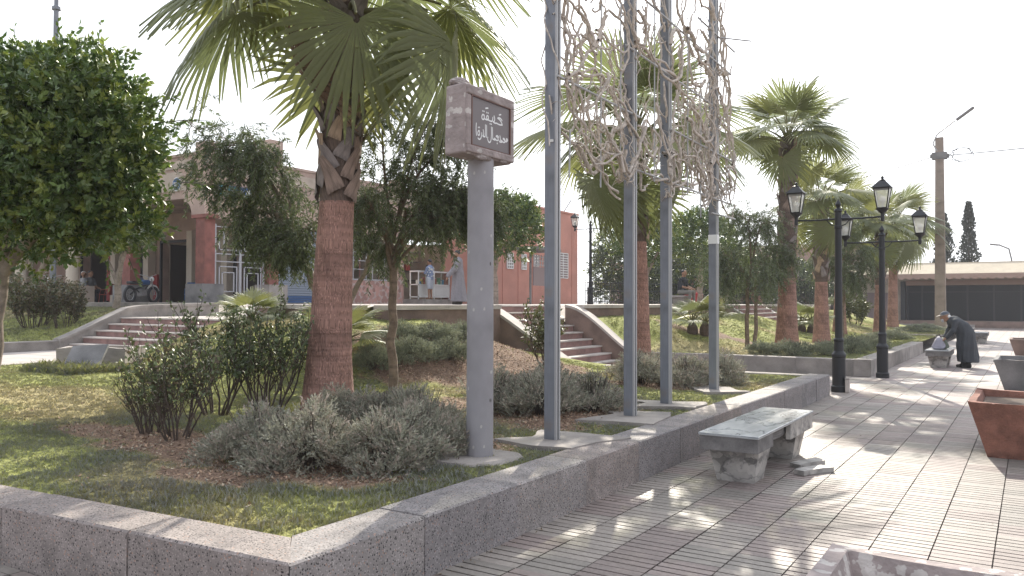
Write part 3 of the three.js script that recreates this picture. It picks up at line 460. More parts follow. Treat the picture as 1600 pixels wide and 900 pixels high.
  S(784, 526, 764, 504, 746, 526, 762, 534, 780, 536, 780, 520, 772, 516); S(762, 534, 742, 540, 726, 538, 716, 534, 742, 524, 744, 500, 726, 474);
  S(700, 494, 672, 474, 648, 480, 636, 490, 668, 494, 692, 508, 690, 524, 660, 534, 640, 532, 624, 526); D(664, 562, 10);
  S(624, 526, 604, 502, 586, 526, 602, 534, 618, 536, 620, 522, 612, 516, 596, 536, 574, 534, 560, 528, 556, 490, 556, 450, 552, 412);
  S(528, 410, 532, 460, 530, 520, 520, 546, 508, 580, 472, 584, 452, 560, 442, 548, 444, 536, 448, 528);
  S(420, 408, 424, 450, 424, 500, 420, 532); S(392, 408, 398, 460, 398, 500, 388, 528, 370, 536, 350, 534, 336, 528, 362, 520, 364, 494, 344, 466);
  S(316, 500, 312, 540, 296, 566, 266, 574, 252, 576, 240, 572, 232, 566);
  S(258, 486, 232, 486, 216, 520, 236, 534, 262, 542, 280, 512, 258, 486); D(238, 456, 9); D(264, 452, 9); S(196, 420, 188, 450, 186, 500, 200, 540);
  x.restore();
  const tx = new THREE.CanvasTexture(cv); tx.colorSpace = THREE.SRGBColorSpace;
  const pg = new THREE.PlaneGeometry(0.53, 0.37); const pm = mesh('lettering', pg, new THREE.MeshStandardMaterial({ map: tx, roughness: 0.5 }), pl); pm.rotation.y = Math.PI / 2; pm.position.set(0.1075, -0.006, -0.005);
}
const POSTS = [[-3.65, -6.36], [-3.70, -8.16], [-3.78, -9.39], [-3.84, -11.34]];
const postWords = ['square steel post next to the thick sign column, one of four', 'second steel post from the sign column, in the row of four', 'third steel post from the sign column, in the row of four', 'steel post with a white sticker band, last of the row of four'];
POSTS.forEach(([x, z], k) => {
  const t = thing('steel_post', postWords[k], 'post', [x, 0.33, z], 0, 'steel posts carrying the trellis'), H = 6.1, g = new G();
  g.box(-0.062, -0.02, -0.03, 0.045, H, 0.034); mesh('post_tube', g, M.steel, t);
  mesh('edge_channel', new G().box(0.0455, -0.02, -0.038, 0.064, H, -0.012).box(0.0455, -0.02, 0.014, 0.064, H, 0.04), M.steelLight, t);
  const pad = new THREE.BoxGeometry(0.74 + 0.1 * hash2(k, 3), 0.07, 0.8, 8, 1, 8); const o = mesh('base_pad', flatBent(pad, 0.3, 2.7, k * 3), M.concrete, t); o.position.set(0.05, 0.006, 0); o.rotation.y = 0.2 * k;
  if (k === 3) mesh('white_band', new G().box(-0.066, 2.12, -0.042, 0.068, 2.25, 0.044), M.white, t);
  if (k === 0) mesh('white_clip', new G().box(-0.01, 2.72, 0.034, 0.03, 2.745, 0.045), M.white, t);
});
{
  const t = thing('trellis', 'thin pale metal rails and rods strung between the four steel posts', 'trellis', [-3.7, 2.6, -8.8]), o = [-3.7, 2.6, -8.8];
  const X = (z) => lerp(-3.65, -3.84, (z + 6.36) / -4.98) + 0.075;
  for (const [y, z0, z1] of [[3.06, -7.9, -11.9], [3.64, -6.3, -8.3], [3.72, -9.3, -12.1], [4.36, -7.9, -11.0], [5.02, -6.3, -12.0], [5.42, -10.4, -12.2], [2.86, -11.0, -12.2]]) mesh('rail', new G(o).tube([[X(z0), y, z0], [X(z1), y + 0.02, z1]], 0.013, 6), M.steelLight, t);
  for (const [z, y0, y1] of [[-7.25, 2.75, 5.6], [-7.75, 2.95, 5.9], [-8.75, 3.0, 5.8], [-9.95, 3.0, 5.9], [-10.5, 2.75, 6.0], [-11.05, 3.05, 6.0], [-6.55, 2.75, 3.2]]) mesh('rod', new G(o).tube([[X(z), y0, z], [X(z) + 0.01, y1, z]], 0.009, 6), M.steelLight, t);
  mesh('cross_arm', new G(o).tube([[X(-11.34), 5.42, -11.34], [X(-11.34) + 0.35, 5.42, -11.75]], 0.011, 6), M.steelLight, t);
}
{
  const R = rngOf(91), ov = [-3.7, 0.33, -8.8], t = thing('dead_vine', 'leafless tangled brown vine climbing the four steel posts', 'vine', ov), g = new G(ov), tw = new G(ov);
  const X = (z) => lerp(-3.65, -3.84, (z + 6.36) / -4.98);
  const walk = (y, z, dir, len, r, curl, n = 22, droop = 0, sg = 5) => {
    const pts = [], rad = []; let a = dir, x = X(z) + 0.05 + (R() - 0.5) * 0.3; let c = curl * (R() - 0.5) * 2;
    for (let k = 0; k <= n; k++) {
      pts.push(V(x, y, z)); rad.push(r * (1 - 0.55 * k / n) + 0.0015); a += c * len / n + (R() - 0.5) * 0.5; if (R() < 0.1) c = curl * (R() - 0.5) * 2.4;
      const q = len / n; y += Math.sin(a) * q - droop * q; z += Math.cos(a) * q; x += (R() - 0.5) * 0.05 + (X(z) + 0.05 - x) * 0.06; z = clamp(z, -12.1, -6.2); y = Math.max(y, 3.0 + 0.12 * Math.sin(z * 9)); 
      if (k > 2 && R() < 0.3) { const b = V((R() - 0.5), (R() - 0.35), (R() - 0.5)).normalize().multiplyScalar(0.05 + 0.12 * R()), e = pts[k].clone().add(b); tw.tube([pts[k], pts[k].clone().addScaledVector(b, 0.5).add(V(0, 0.01, 0)), e.add(V(0, -0.02, 0))], [0.0035, 0.003, 0.0015], 3, false); }
    }
    g.tube(pts, rad, sg, false);
  };
  for (let k = 0; k < 34; k++) walk(3.5 + R() * 2.4, -6.4 - R() * 5.4, R() * 6.28, 1.0 + R() * 1.6, 0.012 + 0.017 * R(), 3.0);
  for (let k = 0; k < 20; k++) walk(3.9 + R() * 2.2, -6.5 - R() * 5.3, -1.57 + (R() - 0.5) * 0.5, 0.6 + R() * 0.9, 0.006 + 0.007 * R(), 1.2);
  const clump = (y, z, ry, rz, n) => { for (let k = 0; k < n; k++) { const a = R() * 6.28, q = Math.sqrt(R()); walk(y + Math.sin(a) * q * ry, z + Math.cos(a) * q * rz, a + 1.5, 0.5 + 0.9 * R(), 0.007 + 0.011 * R(), 6, 16); } };
  clump(3.95, -7.05, 0.4, 0.25, 20); clump(3.2, -7.65, 0.28, 0.35, 20); clump(3.4, -8.3, 0.2, 0.3, 6); clump(3.2, -9.4, 0.25, 0.35, 9); clump(3.35, -10.6, 0.25, 0.5, 26); clump(3.4, -11.6, 0.3, 0.3, 20); clump(4.4, -11.2, 0.6, 0.3, 14); clump(5.2, -7.3, 0.4, 0.3, 10); clump(4.7, -8.0, 0.4, 0.4, 12); clump(4.6, -10.3, 0.5, 0.4, 14);
  for (const [x, z] of POSTS) for (let k = 0; k < 3; k++) { const pts = []; const a0 = R() * 6, tn = 0.6 + R() * 1.4, y0 = 2.95 + R() * 0.8, y1 = 5.2 + R(); for (let s = 0; s <= 26; s++) { const f = s / 26, a = a0 + f * tn * 6.28, rr = 0.085 + 0.03 * Math.sin(s * 1.7 + k); pts.push(V(x + Math.cos(a) * rr, lerp(y0, y1, f), z + Math.sin(a) * rr)); } g.tube(pts, 0.007 + 0.008 * R(), 5, false); }
  for (const [z0, y0, z1, y1, sag] of [[-6.45, 3.6, -7.7, 2.7, 0.1], [-6.5, 3.65, -8.3, 3.3, -0.35], [-8.3, 3.12, -10.3, 3.2, 0.1], [-10.3, 3.4, -11.9, 3.45, 0.34], [-10.4, 3.5, -11.0, 3.5, 0.5], [-8.1, 4.4, -11.3, 3.6, -0.3], [-11.5, 5.6, -11.9, 3.1, -0.1], [-11.4, 5.9, -12.1, 3.6, -0.35], [-6.4, 4.9, -6.6, 3.5, 0.05]])
    for (let k = 0; k < 2; k++) { const pts = []; for (let s = 0; s <= 20; s++) { const f = s / 20; pts.push(V(X(lerp(z0, z1, f)) + 0.07 + 0.03 * Math.sin(s + k * 2), lerp(y0, y1, f) - sag * 4 * f * (1 - f) + 0.03 * Math.sin(s * 0.9 + k * 2) + 0.02 * k, lerp(z0, z1, f))); } g.tube(pts, 0.011 + 0.008 * R(), 6, false); }
  mesh('stems', g, M.vine, t); stuff(mesh('twigs', tw, M.vine, t));
  // one stem runs down the far post to the soil
  const pts = []; for (let s = 0; s <= 30; s++) { const f = s / 30; pts.push(V(-3.84 - 0.05 + 0.03 * Math.sin(f * 14), lerp(0.3, 3.2, f), -11.34 - 0.07 + 0.02 * Math.cos(f * 17))); } mesh('main_stem', new G(ov).tube(pts, 0.012, 6), M.vine, t);
}
// ------------------------------------------------------------------ benches
function bench(label, at, L, intact, group) {
  const t = thing('bench', label, 'bench', at, 0, group), w = 0.54;
  mesh('seat_slab', new RoundedBoxGeometry(w, 0.028, L, 2, 0.008), M.marble, t).position.set(0, 0.437, 0);
  for (const s of [-1, 1]) {
    const z0 = s * (L / 2 - 0.36), hl = 0.2, g = new G(), b = 0.165, tp = 0.225;
    g.hex([[-b, z0 - hl * 0.74], [-b, z0 + hl * 0.74], [b, z0 + hl * 0.74], [b, z0 - hl * 0.74]], -0.01, 0.3, [[-tp, z0 - hl], [-tp, z0 + hl], [tp, z0 + hl], [tp, z0 - hl]]); mesh('leg', g, M.marbleClad, t);
  }
  mesh('apron', new G().box(-w / 2 + 0.012, 0.3, -L / 2 + 0.012, -w / 2 + 0.06, 0.424, L / 2 - 0.012), M.cement, t);
  if (intact) mesh('apron', new G().box(w / 2 - 0.06, 0.3, -L / 2 + 0.012, w / 2 - 0.012, 0.424, L / 2 - 0.012), M.cement, t);
  else { mesh('apron', new G().box(w / 2 - 0.06, 0.3, L / 2 - 0.5, w / 2 - 0.01, 0.424, L / 2 - 0.012), M.cement, t); mesh('apron', new G().box(w / 2 - 0.055, 0.27, -L / 2 + 0.012, w / 2 - 0.01, 0.424, -L / 2 + 0.95), M.marbleClad, t); mesh('rough_core', bent(new THREE.BoxGeometry(0.44, 0.11, L * 0.9, 3, 2, 12), 0.04, 9, 4), M.cement, t).position.set(-0.02, 0.365, 0); }
  mesh('apron', new G().box(-w / 2 + 0.061, 0.3, L / 2 - 0.06, w / 2 - 0.061, 0.424, L / 2 - 0.012), M.cement, t);
  mesh('apron', new G().box(-w / 2 + 0.061, 0.3, -L / 2 + 0.012, w / 2 - 0.061, 0.424, -L / 2 + 0.06), M.cement, t);
  return t;
}
bench('chipped marble-topped bench with veined marble legs by the long garden wall', [-2.25, 0, -8.05], 2.08, false);
bench('grey stone bench with a bag on it, beside the stooping person', [-1.98, 0, -23.4], 1.7, true);
bench('pale stone bench far down the paving, free-standing before the dark shopfront', [-1.75, 0, -38.2], 1.5, true);
bench('pale stone bench tucked against the end of the lawn near the shopfront', [-2.6, 0, -44.5], 1.4, true);
{ const R = rngOf(3); for (const [x, z, l, w, a, y, e] of [[-1.74, -8.0, 0.38, 0.12, 1.15, 0.026, 0], [-1.86, -8.28, 0.3, 0.14, 0.95, 0.03, 0.06]]) { const g = flatBent(new THREE.BoxGeometry(l, 0.045, w, 8, 1, 3), 0.06, 6, x * 7), o = mesh('broken_slab', g, M.marbleClad); o.position.set(x, y, z); o.rotation.set(0, a, e); tag(o, l > 0.35 ? 'longer broken strip of marble lying on the paving by the bench' : 'shorter broken marble chunk lying against the bench leg', 'rubble'); } }
// ------------------------------------------------------------------ flared planters along the right
function planter(label, x0, x1, z0, z1, H, m, inset, fillY, lines, seed) {
  const cx = (x0 + x1) / 2, cz = (z0 + z1) / 2, t = thing('planter', label, 'planter', [cx, 0, cz]), a = (x1 - x0) / 2, b = (z0 - z1) / 2, th = 0.07, n = 9;
  const S = (k, i) => { const f = inset * (1 - k); return [a - f - i, b - f - i]; };
  // four walls, each its own mesh, with ragged upper edges
  const sides = [[[-1, 1], [1, 1]], [[1, 1], [1, -1]], [[1, -1], [-1, -1]], [[-1, -1], [-1, 1]]];
  sides.forEach(([p, q], s) => {
    const g = new G(), O = S(1, 0), I = S(1, th), B = S(0, 0), BI = S(0, th);
    for (let k = 0; k < n; k++) {
      const f0 = k / n, f1 = (k + 1) / n, h = (f) => H - 0.012 - 0.022 * vnoise(f * 9 + s * 3 + seed, seed), pt = (e, f, y) => [lerp(p[0], q[0], f) * e[0], y, lerp(p[1], q[1], f) * e[1]], j = (f) => 0.012 * (vnoise(f * 13 + s + seed, 2) - 0.5);
      const o0 = pt(O, f0, h(f0) + j(f0)), o1 = pt(O, f1, h(f1) + j(f1)), i0 = pt(I, f0, h(f0)), i1 = pt(I, f1, h(f1)), b0 = pt(B, f0, 0), b1 = pt(B, f1, 0), c0 = pt(BI, f0, 0.05), c1 = pt(BI, f1, 0.05);
      g.poly(b0, b1, o1, o0); g.poly(o0, o1, i1, i0); g.poly(i0, i1, c1, c0);
      if (!k) g.poly(b0, o0, i0, c0); if (k === n - 1) g.poly(b1, c1, i1, o1);
    }
    mesh('side', g, m, t);
  });
  if (lines) for (let r = 0; r < 7; r++) { const y = 0.045 + r * 0.078, e = S(y / H, -0.004); for (let k = 0; k < 6; k++) { const u0 = -e[0] + (k + (r % 2) * 0.5 - 0.25) * 2 * e[0] / 6 + 0.01, u1 = u0 + 2 * e[0] / 6 - 0.02; const x0_ = Math.max(u0, -e[0] + 0.01), x1_ = Math.min(u1, e[0] - 0.01); if (x1_ - x0_ < 0.04) continue; mesh('brick', new G().hex([[x0_, e[1] - 0.012, y], [x0_, e[1] + 0.0015, y], [x1_, e[1] + 0.0015, y], [x1_, e[1] - 0.012, y]], y, y + 0.066, [[x0_, e[1] + inset * 0.066 / H - 0.012], [x0_, e[1] + inset * 0.066 / H + 0.0015], [x1_, e[1] + inset * 0.066 / H + 0.0015], [x1_, e[1] + inset * 0.066 / H - 0.012]]), m, t); } }
  const F = S((fillY - 0.05) / H, th - 0.01); mesh('soil', new G().box(-F[0], fillY - 0.05, -F[1], F[0], fillY, F[1]), M.soil, t);
  return t;
}
planter('brick-red flared planter with a ragged left edge', -0.57, 1.15, -9.66, -11.3, 0.6, M.brick, 0.17, 0.5, true, 3);
planter('empty brown flared planter with chipped pale rim, its inside bare', -0.69, 1.05, -1.75, -3.5, 0.645, M.plaster, 0.16, 0.16, false, 9);
planter('smooth grey flared planter behind the brick-red one', -0.60, 1.1, -17.3, -18.9, 0.6, M.concreteGrey, 0.17, 0.5, false, 5);
planter('brown flared planter farther down the paving, beyond the grey one', -0.55, 1.1, -27.5, -29.1, 0.6, M.wallBrown, 0.17, 0.5, false, 7);
// ------------------------------------------------------------------ lanterns on black posts
function lantern(t, x, y, z) {
  const g = new G(), q = Math.PI / 4, w0 = 0.105, w1 = 0.175, h = 0.36, y0 = y + 0.13, y1 = y0 + h, fr = mesh('lantern', g, M.blackIron, t);
  const gg = new G();
  gg.lathe([[0, 0], [0.03, 0.0], [0.035, 0.05], [0.075, 0.085], [0.11, 0.12], [0.125, 0.13], [0, 0.131]], [x, y, z], 12);
  const cor = [[-1, -1], [-1, 1], [1, 1], [1, -1]], k2 = 0.72;
  for (const [a, b] of cor) gg.tube([[x + a * w0 * k2, y0, z + b * w0 * k2], [x + a * w1 * k2, y1, z + b * w1 * k2]], 0.011, 4);
  const sq = (w, yy, th) => { for (let k = 0; k < 4; k++) { const [a, b] = cor[k], [c, d] = cor[(k + 1) % 4]; gg.tube([[x + a * w, yy, z + b * w], [x + c * w, yy, z + d * w]], th, 4); } };
  sq(w0 * k2, y0 + 0.01, 0.012); sq(w1 * k2, y1, 0.015);
  const W = w1 * k2 + 0.035; gg.hex(cor.map(([a, b]) => [x + a * W, z + b * W]), y1 + 0.008, y1 + 0.13, cor.map(([a, b]) => [x + a * 0.055, z + b * 0.055]));
  gg.lathe([[0.05, 0], [0.055, 0.02], [0.03, 0.03], [0.02, 0.05], [0.028, 0.065], [0.015, 0.09], [0, 0.1]], [x, y1 + 0.128, z], 10);
  fr.geometry = gg.geo();
  for (let k = 0; k < 4; k++) { const [a, b] = cor[k], [c, d] = cor[(k + 1) % 4], i0 = w0 * k2 - 0.002, i1 = w1 * k2 - 0.002; mesh('pane', new G().poly([x + a * i0, y0 + 0.015, z + b * i0], [x + c * i0, y0 + 0.015, z + d * i0], [x + c * i1, y1 - 0.005, z + d * i1], [x + a * i1, y1 - 0.005, z + b * i1]), M.lampGlass, fr); }
  mesh('bulb', new G().lathe([[0, 0], [0.022, 0.0], [0.022, 0.05], [0.03, 0.07], [0.05, 0.12], [0.05, 0.15], [0.03, 0.19], [0, 0.2]], [x, y0 + 0.02, z], 12), M.bulb, fr);
}
function lampPost(label, at, H, turn = 0, arm = 0.74) {
  const t = thing('street_lamp', label, 'street lamp', at, turn, 'twin-lantern street lamps');
  const g = new G(); g.lathe([[0.0, -0.005], [0.135, -0.005], [0.135, 0.1], [0.115, 0.12], [0.115, 0.62], [0.125, 0.64], [0.125, 0.68], [0.085, 0.74], [0.08, 0.9], [0.088, 0.92], [0.088, 0.95], [0.068, 0.98], [0.058, H - 0.55], [0.07, H - 0.54], [0.07, H - 0.5], [0.06, H - 0.48], [0.058, H - 0.24], [0.075, H - 0.22], [0.06, H - 0.18], [0.03, H - 0.16], [0.055, H - 0.1], [0.03, H - 0.05], [0.012, H - 0.02], [0, H]], [0, 0, 0], 20); mesh('post', g, M.blackIron, t);
  const a = new G(); for (const s of [-1, 1]) { a.tube([[0, H - 0.36, 0], [s * arm * 0.5, H - 0.37, 0], [s * (arm - 0.02), H - 0.36, 0]], 0.018, 8); a.tube([[0, H - 0.5, 0], [s * 0.12, H - 0.47, 0], [s * 0.2, H - 0.38, 0]], 0.01, 6); a.lathe([[0, -0.07], [0.03, -0.06], [0.035, 0.0], [0.03, 0.05]], [s * arm, H - 0.38, 0], 10); } mesh('arm', a, M.blackIron, t);
  for (const s of [-1, 1]) lantern(t, s * arm, H - 0.35, 0);
  return t;
}
lampPost('black twin-lantern lamp by the end wall of the planted bed, small box at its foot', [-2.95, 0, -15.57], 3.5);
lampPost('black twin-lantern lamp standing against the corner of the palm lawn wall', [-2.72, 0, -19.05], 3.3);
lampPost('black twin-lantern lamp up on the plaza before the pink wall', [-15.6, HP, -30.4], 3.55);
{ const o = thing('junction_box', 'small pale electrical box standing at the foot of the lamp', 'electrical box', [-2.79, 0, -15.5]); mesh('cabinet', new RoundedBoxGeometry(0.07, 0.24, 0.1, 2, 0.012).translate(0, 0.12, 0), M.coping, o); mesh('lid', new RoundedBoxGeometry(0.08, 0.02, 0.11, 2, 0.008).translate(0, 0.25, 0), M.concrete, o); }
// ------------------------------------------------------------------ poles and wires
{
  const p = [-3.86, 0.38, -45.9], t = thing('utility_pole', 'tall tapered concrete utility pole with a street light arm at its top', 'utility pole', p), g = new G();
  g.hex([[-0.25, -0.2], [-0.25, 0.2], [0.25, 0.2], [0.25, -0.2]], -0.05, 9.6, [[-0.18, -0.13], [-0.18, 0.13], [0.18, 0.13], [0.18, -0.13]]); mesh('shaft', g, M.poleConcrete, t);
  mesh('arm', new G().tube([[-0.1, 8.9, 0.12], [-0.28, 9.3, 0.14], [-0.1, 9.75, 0.14], [0.7, 10.35, 0.14]], 0.035, 8), M.steelLight, t);
  const hd = mesh('lamp_head', new RoundedBoxGeometry(0.95, 0.12, 0.26, 3, 0.05), M.concreteGrey, t); hd.position.set(1.15, 10.65, 0.14); hd.rotation.z = 0.62;
  mesh('bracket', new G().box(-0.34, 8.5, -0.16, 0.34, 8.85, -0.131).box(-0.34, 8.5, 0.131, 0.34, 8.85, 0.16).box(-0.42, 8.6, -0.08, -0.24, 8.78, 0.08).box(0.24, 8.55, -0.06, 0.44, 8.75, 0.06), M.concreteGrey, t);
  const R = rngOf(8), co = []; for (let k = 0; k <= 40; k++) { const a = k / 40 * 11; co.push(V(1.0 + 0.45 * Math.cos(a) + 0.2 * (R() - 0.5), 8.75 + 0.35 * Math.sin(a) - 0.1, 0.05 * Math.sin(a * 3))); } mesh('cable_loop', new G().tube(co, 0.018, 5), M.wire, t);
  const wire = (label, a, b, sag) => { const pts = []; for (let k = 0; k <= 24; k++) { const f = k / 24; pts.push([lerp(a[0], b[0], f), lerp(a[1], b[1], f) - 4 * sag * f * (1 - f), lerp(a[2], b[2], f)]); } tag(mesh('overhead_wire', new G(a).tube(pts, 0.022, 5), M.wire).translateX(a[0]).translateY(a[1]).translateZ(a[2]), label, 'wire'); };
  wire('overhead wire leaving the utility pole on the side away from the palms', [-3.5, 9.05, -45.9], [14, 8.6, -37], 0.25);
  wire('overhead wire sloping down from the utility pole towards the palms', [-4.3, 9.0, -45.9], [-26, 9.2, -64], 0.6);
}
{
  const t = thing('tall_lamp_pole', 'tall thin grey lamp pole rising behind the big leafy tree', 'lamp pole', [-23.4, 1.2, -12.3]);
  mesh('shaft', new G().lathe([[0.09, -0.03], [0.09, 0.5], [0.085, 0.55], [0.07, 8.7], [0.12, 8.72], [0.12, 8.8], [0.06, 8.84], [0.055, 9.9]], [0, 0, 0], 16), M.steel, t);
  mesh('arm', new G().tube([[-0.9, 10.1, 0], [-0.3, 9.9, 0], [0.3, 9.9, 0], [0.9, 10.1, 0]], 0.035, 8), M.steel, t);
  for (const s of [-1, 1]) mesh('lamp_head', new G().obox([s * 1.1, 10.2, 0], [0.5, 0.1, 0.22], [0, 0, s * 0.25]), M.concreteGrey, t);
}
// ------------------------------------------------------------------ open concrete pit and its lid
{
  const t = thing('inspection_pit', 'low open concrete pit box standing in the lawn', 'concrete pit', [-14.85, 0.36, -8.75], 0.62), w = 0.62, d = 0.45, h = 0.4, th = 0.1;
  for (const [x0, z0, x1, z1] of [[-w, -d, w, -d + th], [-w, d - th, w, d], [-w, -d + th + 0.001, -w + th, d - th - 0.001], [w - th, -d + th + 0.001, w, d - th - 0.001]]) { const b = new THREE.BoxGeometry(x1 - x0, h, z1 - z0, 8, 2, 2); b.translate((x0 + x1) / 2, h / 2 - 0.02, (z0 + z1) / 2); mesh('side', bent(b, 0.035, 5, x0), M.concrete, t); }
  const l = mesh('pit_lid', boxUV(new THREE.BoxGeometry(0.62, 0.05, 0.72, 3, 1, 3)), M.concreteGrey); l.position.set(-14.05, 0.56, -7.95); l.rotation.set(0.72, 0.66, 0.06, 'YXZ'); tag(l, 'dark square slab lid leaning against the concrete pit', 'lid');
}
// ------------------------------------------------------------------ palms
function fanFrond(seed, R, span, droop, hang, petL, petDroop) {      // local: x outwards from the trunk, y up; gives blade and petiole geometry
  const rnd = rngOf(seed), n = 40, g = new G(), pet = new G(), pp = [], pr = [];
  let px = 0, py = 0, a = 0; const K = 10; for (let k = 0; k <= K; k++) { pp.push([px, py, 0]); pr.push(lerp(0.032, 0.013, k / K)); a -= petDroop / K * (0.4 + 1.2 * k / K); px += Math.cos(a) * petL / K; py += Math.sin(a) * petL / K; }
  pet.tube(pp, pr, 6); const ax = a - hang;                         // direction of the blade's axis
  const ex = V(Math.cos(ax), Math.sin(ax), 0), ey = V(-Math.sin(ax), Math.cos(ax), 0), ez = V(0, 0, 1), O = V(px, py, 0);
  const P = (r, th, lift) => {                                         // a point of the blade: costa bends down with distance, sides fold up or down
    const u = r * Math.cos(th), w = r * Math.sin(th), q = r / R, dn = droop * R * q * q * (0.35 + 0.3 * Math.abs(Math.sin(th))) + 0.10 * Math.abs(w);
    return O.clone().addScaledVector(ex, u - 0.12 * droop * R * q * q).addScaledVector(ez, w).addScaledVector(ey, lift - dn);
  };
  const da = 2 * span / n;
  for (let k = 0; k < n; k++) {
    const th = -span + (k + 0.5) * da + (rnd() - 0.5) * da * 0.35, L = R * (0.80 + 0.2 * Math.cos(th * 0.75)) * (0.9 + 0.16 * rnd()), sp = L * (0.54 + 0.08 * rnd()), tipd = 0.05 + 0.16 * rnd() * (0.4 + droop), bendS = (rnd() - 0.5) * 0.14;
    const rs = [0.03, sp * 0.5, sp, sp + (L - sp) * 0.5, L], rows = rs.map((r, j) => {
      const h = j < 3 ? da * 0.505 : j === 3 ? da * 0.33 * sp / r * 1.05 : 0.004, f = Math.max(0, (r - sp) / (L - sp)), lift = r * da * 0.22 * (j < 3 ? 1 : 0.6), dn = tipd * L * f * f, b = bendS * f;
      const down = (p) => { p.y -= dn; return p; };
      return [down(P(r, th - h + b, 0)), down(P(r, th + b, lift)), down(P(r, th + h + b, 0))];
    });
    const id = rows.map((row) => row.map((p) => g.v(p.x, p.y, p.z, ey.x, ey.y, ey.z, 0, 0)));
    for (let j = 0; j + 1 < id.length; j++) for (let s = 0; s < 2; s++) { const A = id[j][s], B = id[j][s + 1], C = id[j + 1][s + 1], D = id[j + 1][s]; g.i.push(A, D, C, A, C, B); }
  }
  const geo = g.geo(); geo.deleteAttribute('normal'); geo.computeVertexNormals(); return { blade: geo, pet: pet.geo() };
}
const FR = { young: [11, 12].map((s) => fanFrond(s, 1, 1.75, 0.12, 0.05, 0.75, 0.25)), mid: [21, 22, 23].map((s) => fanFrond(s, 1.05, 2.0, 0.32, 0.30, 0.92, 0.5)), old: [31, 32, 33].map((s) => fanFrond(s, 1.05, 2.1, 0.5, 0.75, 0.95, 0.9)), small: [41, 42].map((s) => fanFrond(s, 0.62, 1.6, 0.22, 0.15, 0.5, 0.3)) };
function addFrond(t, kind, y, az, el, size, m, seed, lean = [0, 0], petM = M.petiole) {
  const f = FR[kind][seed % FR[kind].length], o = mesh('frond', f.blade, m, t); o.position.set(lean[0], y, lean[1]); o.rotation.set(((seed * 37) % 100 / 100 - 0.5) * 0.5, az, el, 'YZX'); o.scale.setScalar(size);
  mesh('petiole', f.pet, petM, o); return o;
}
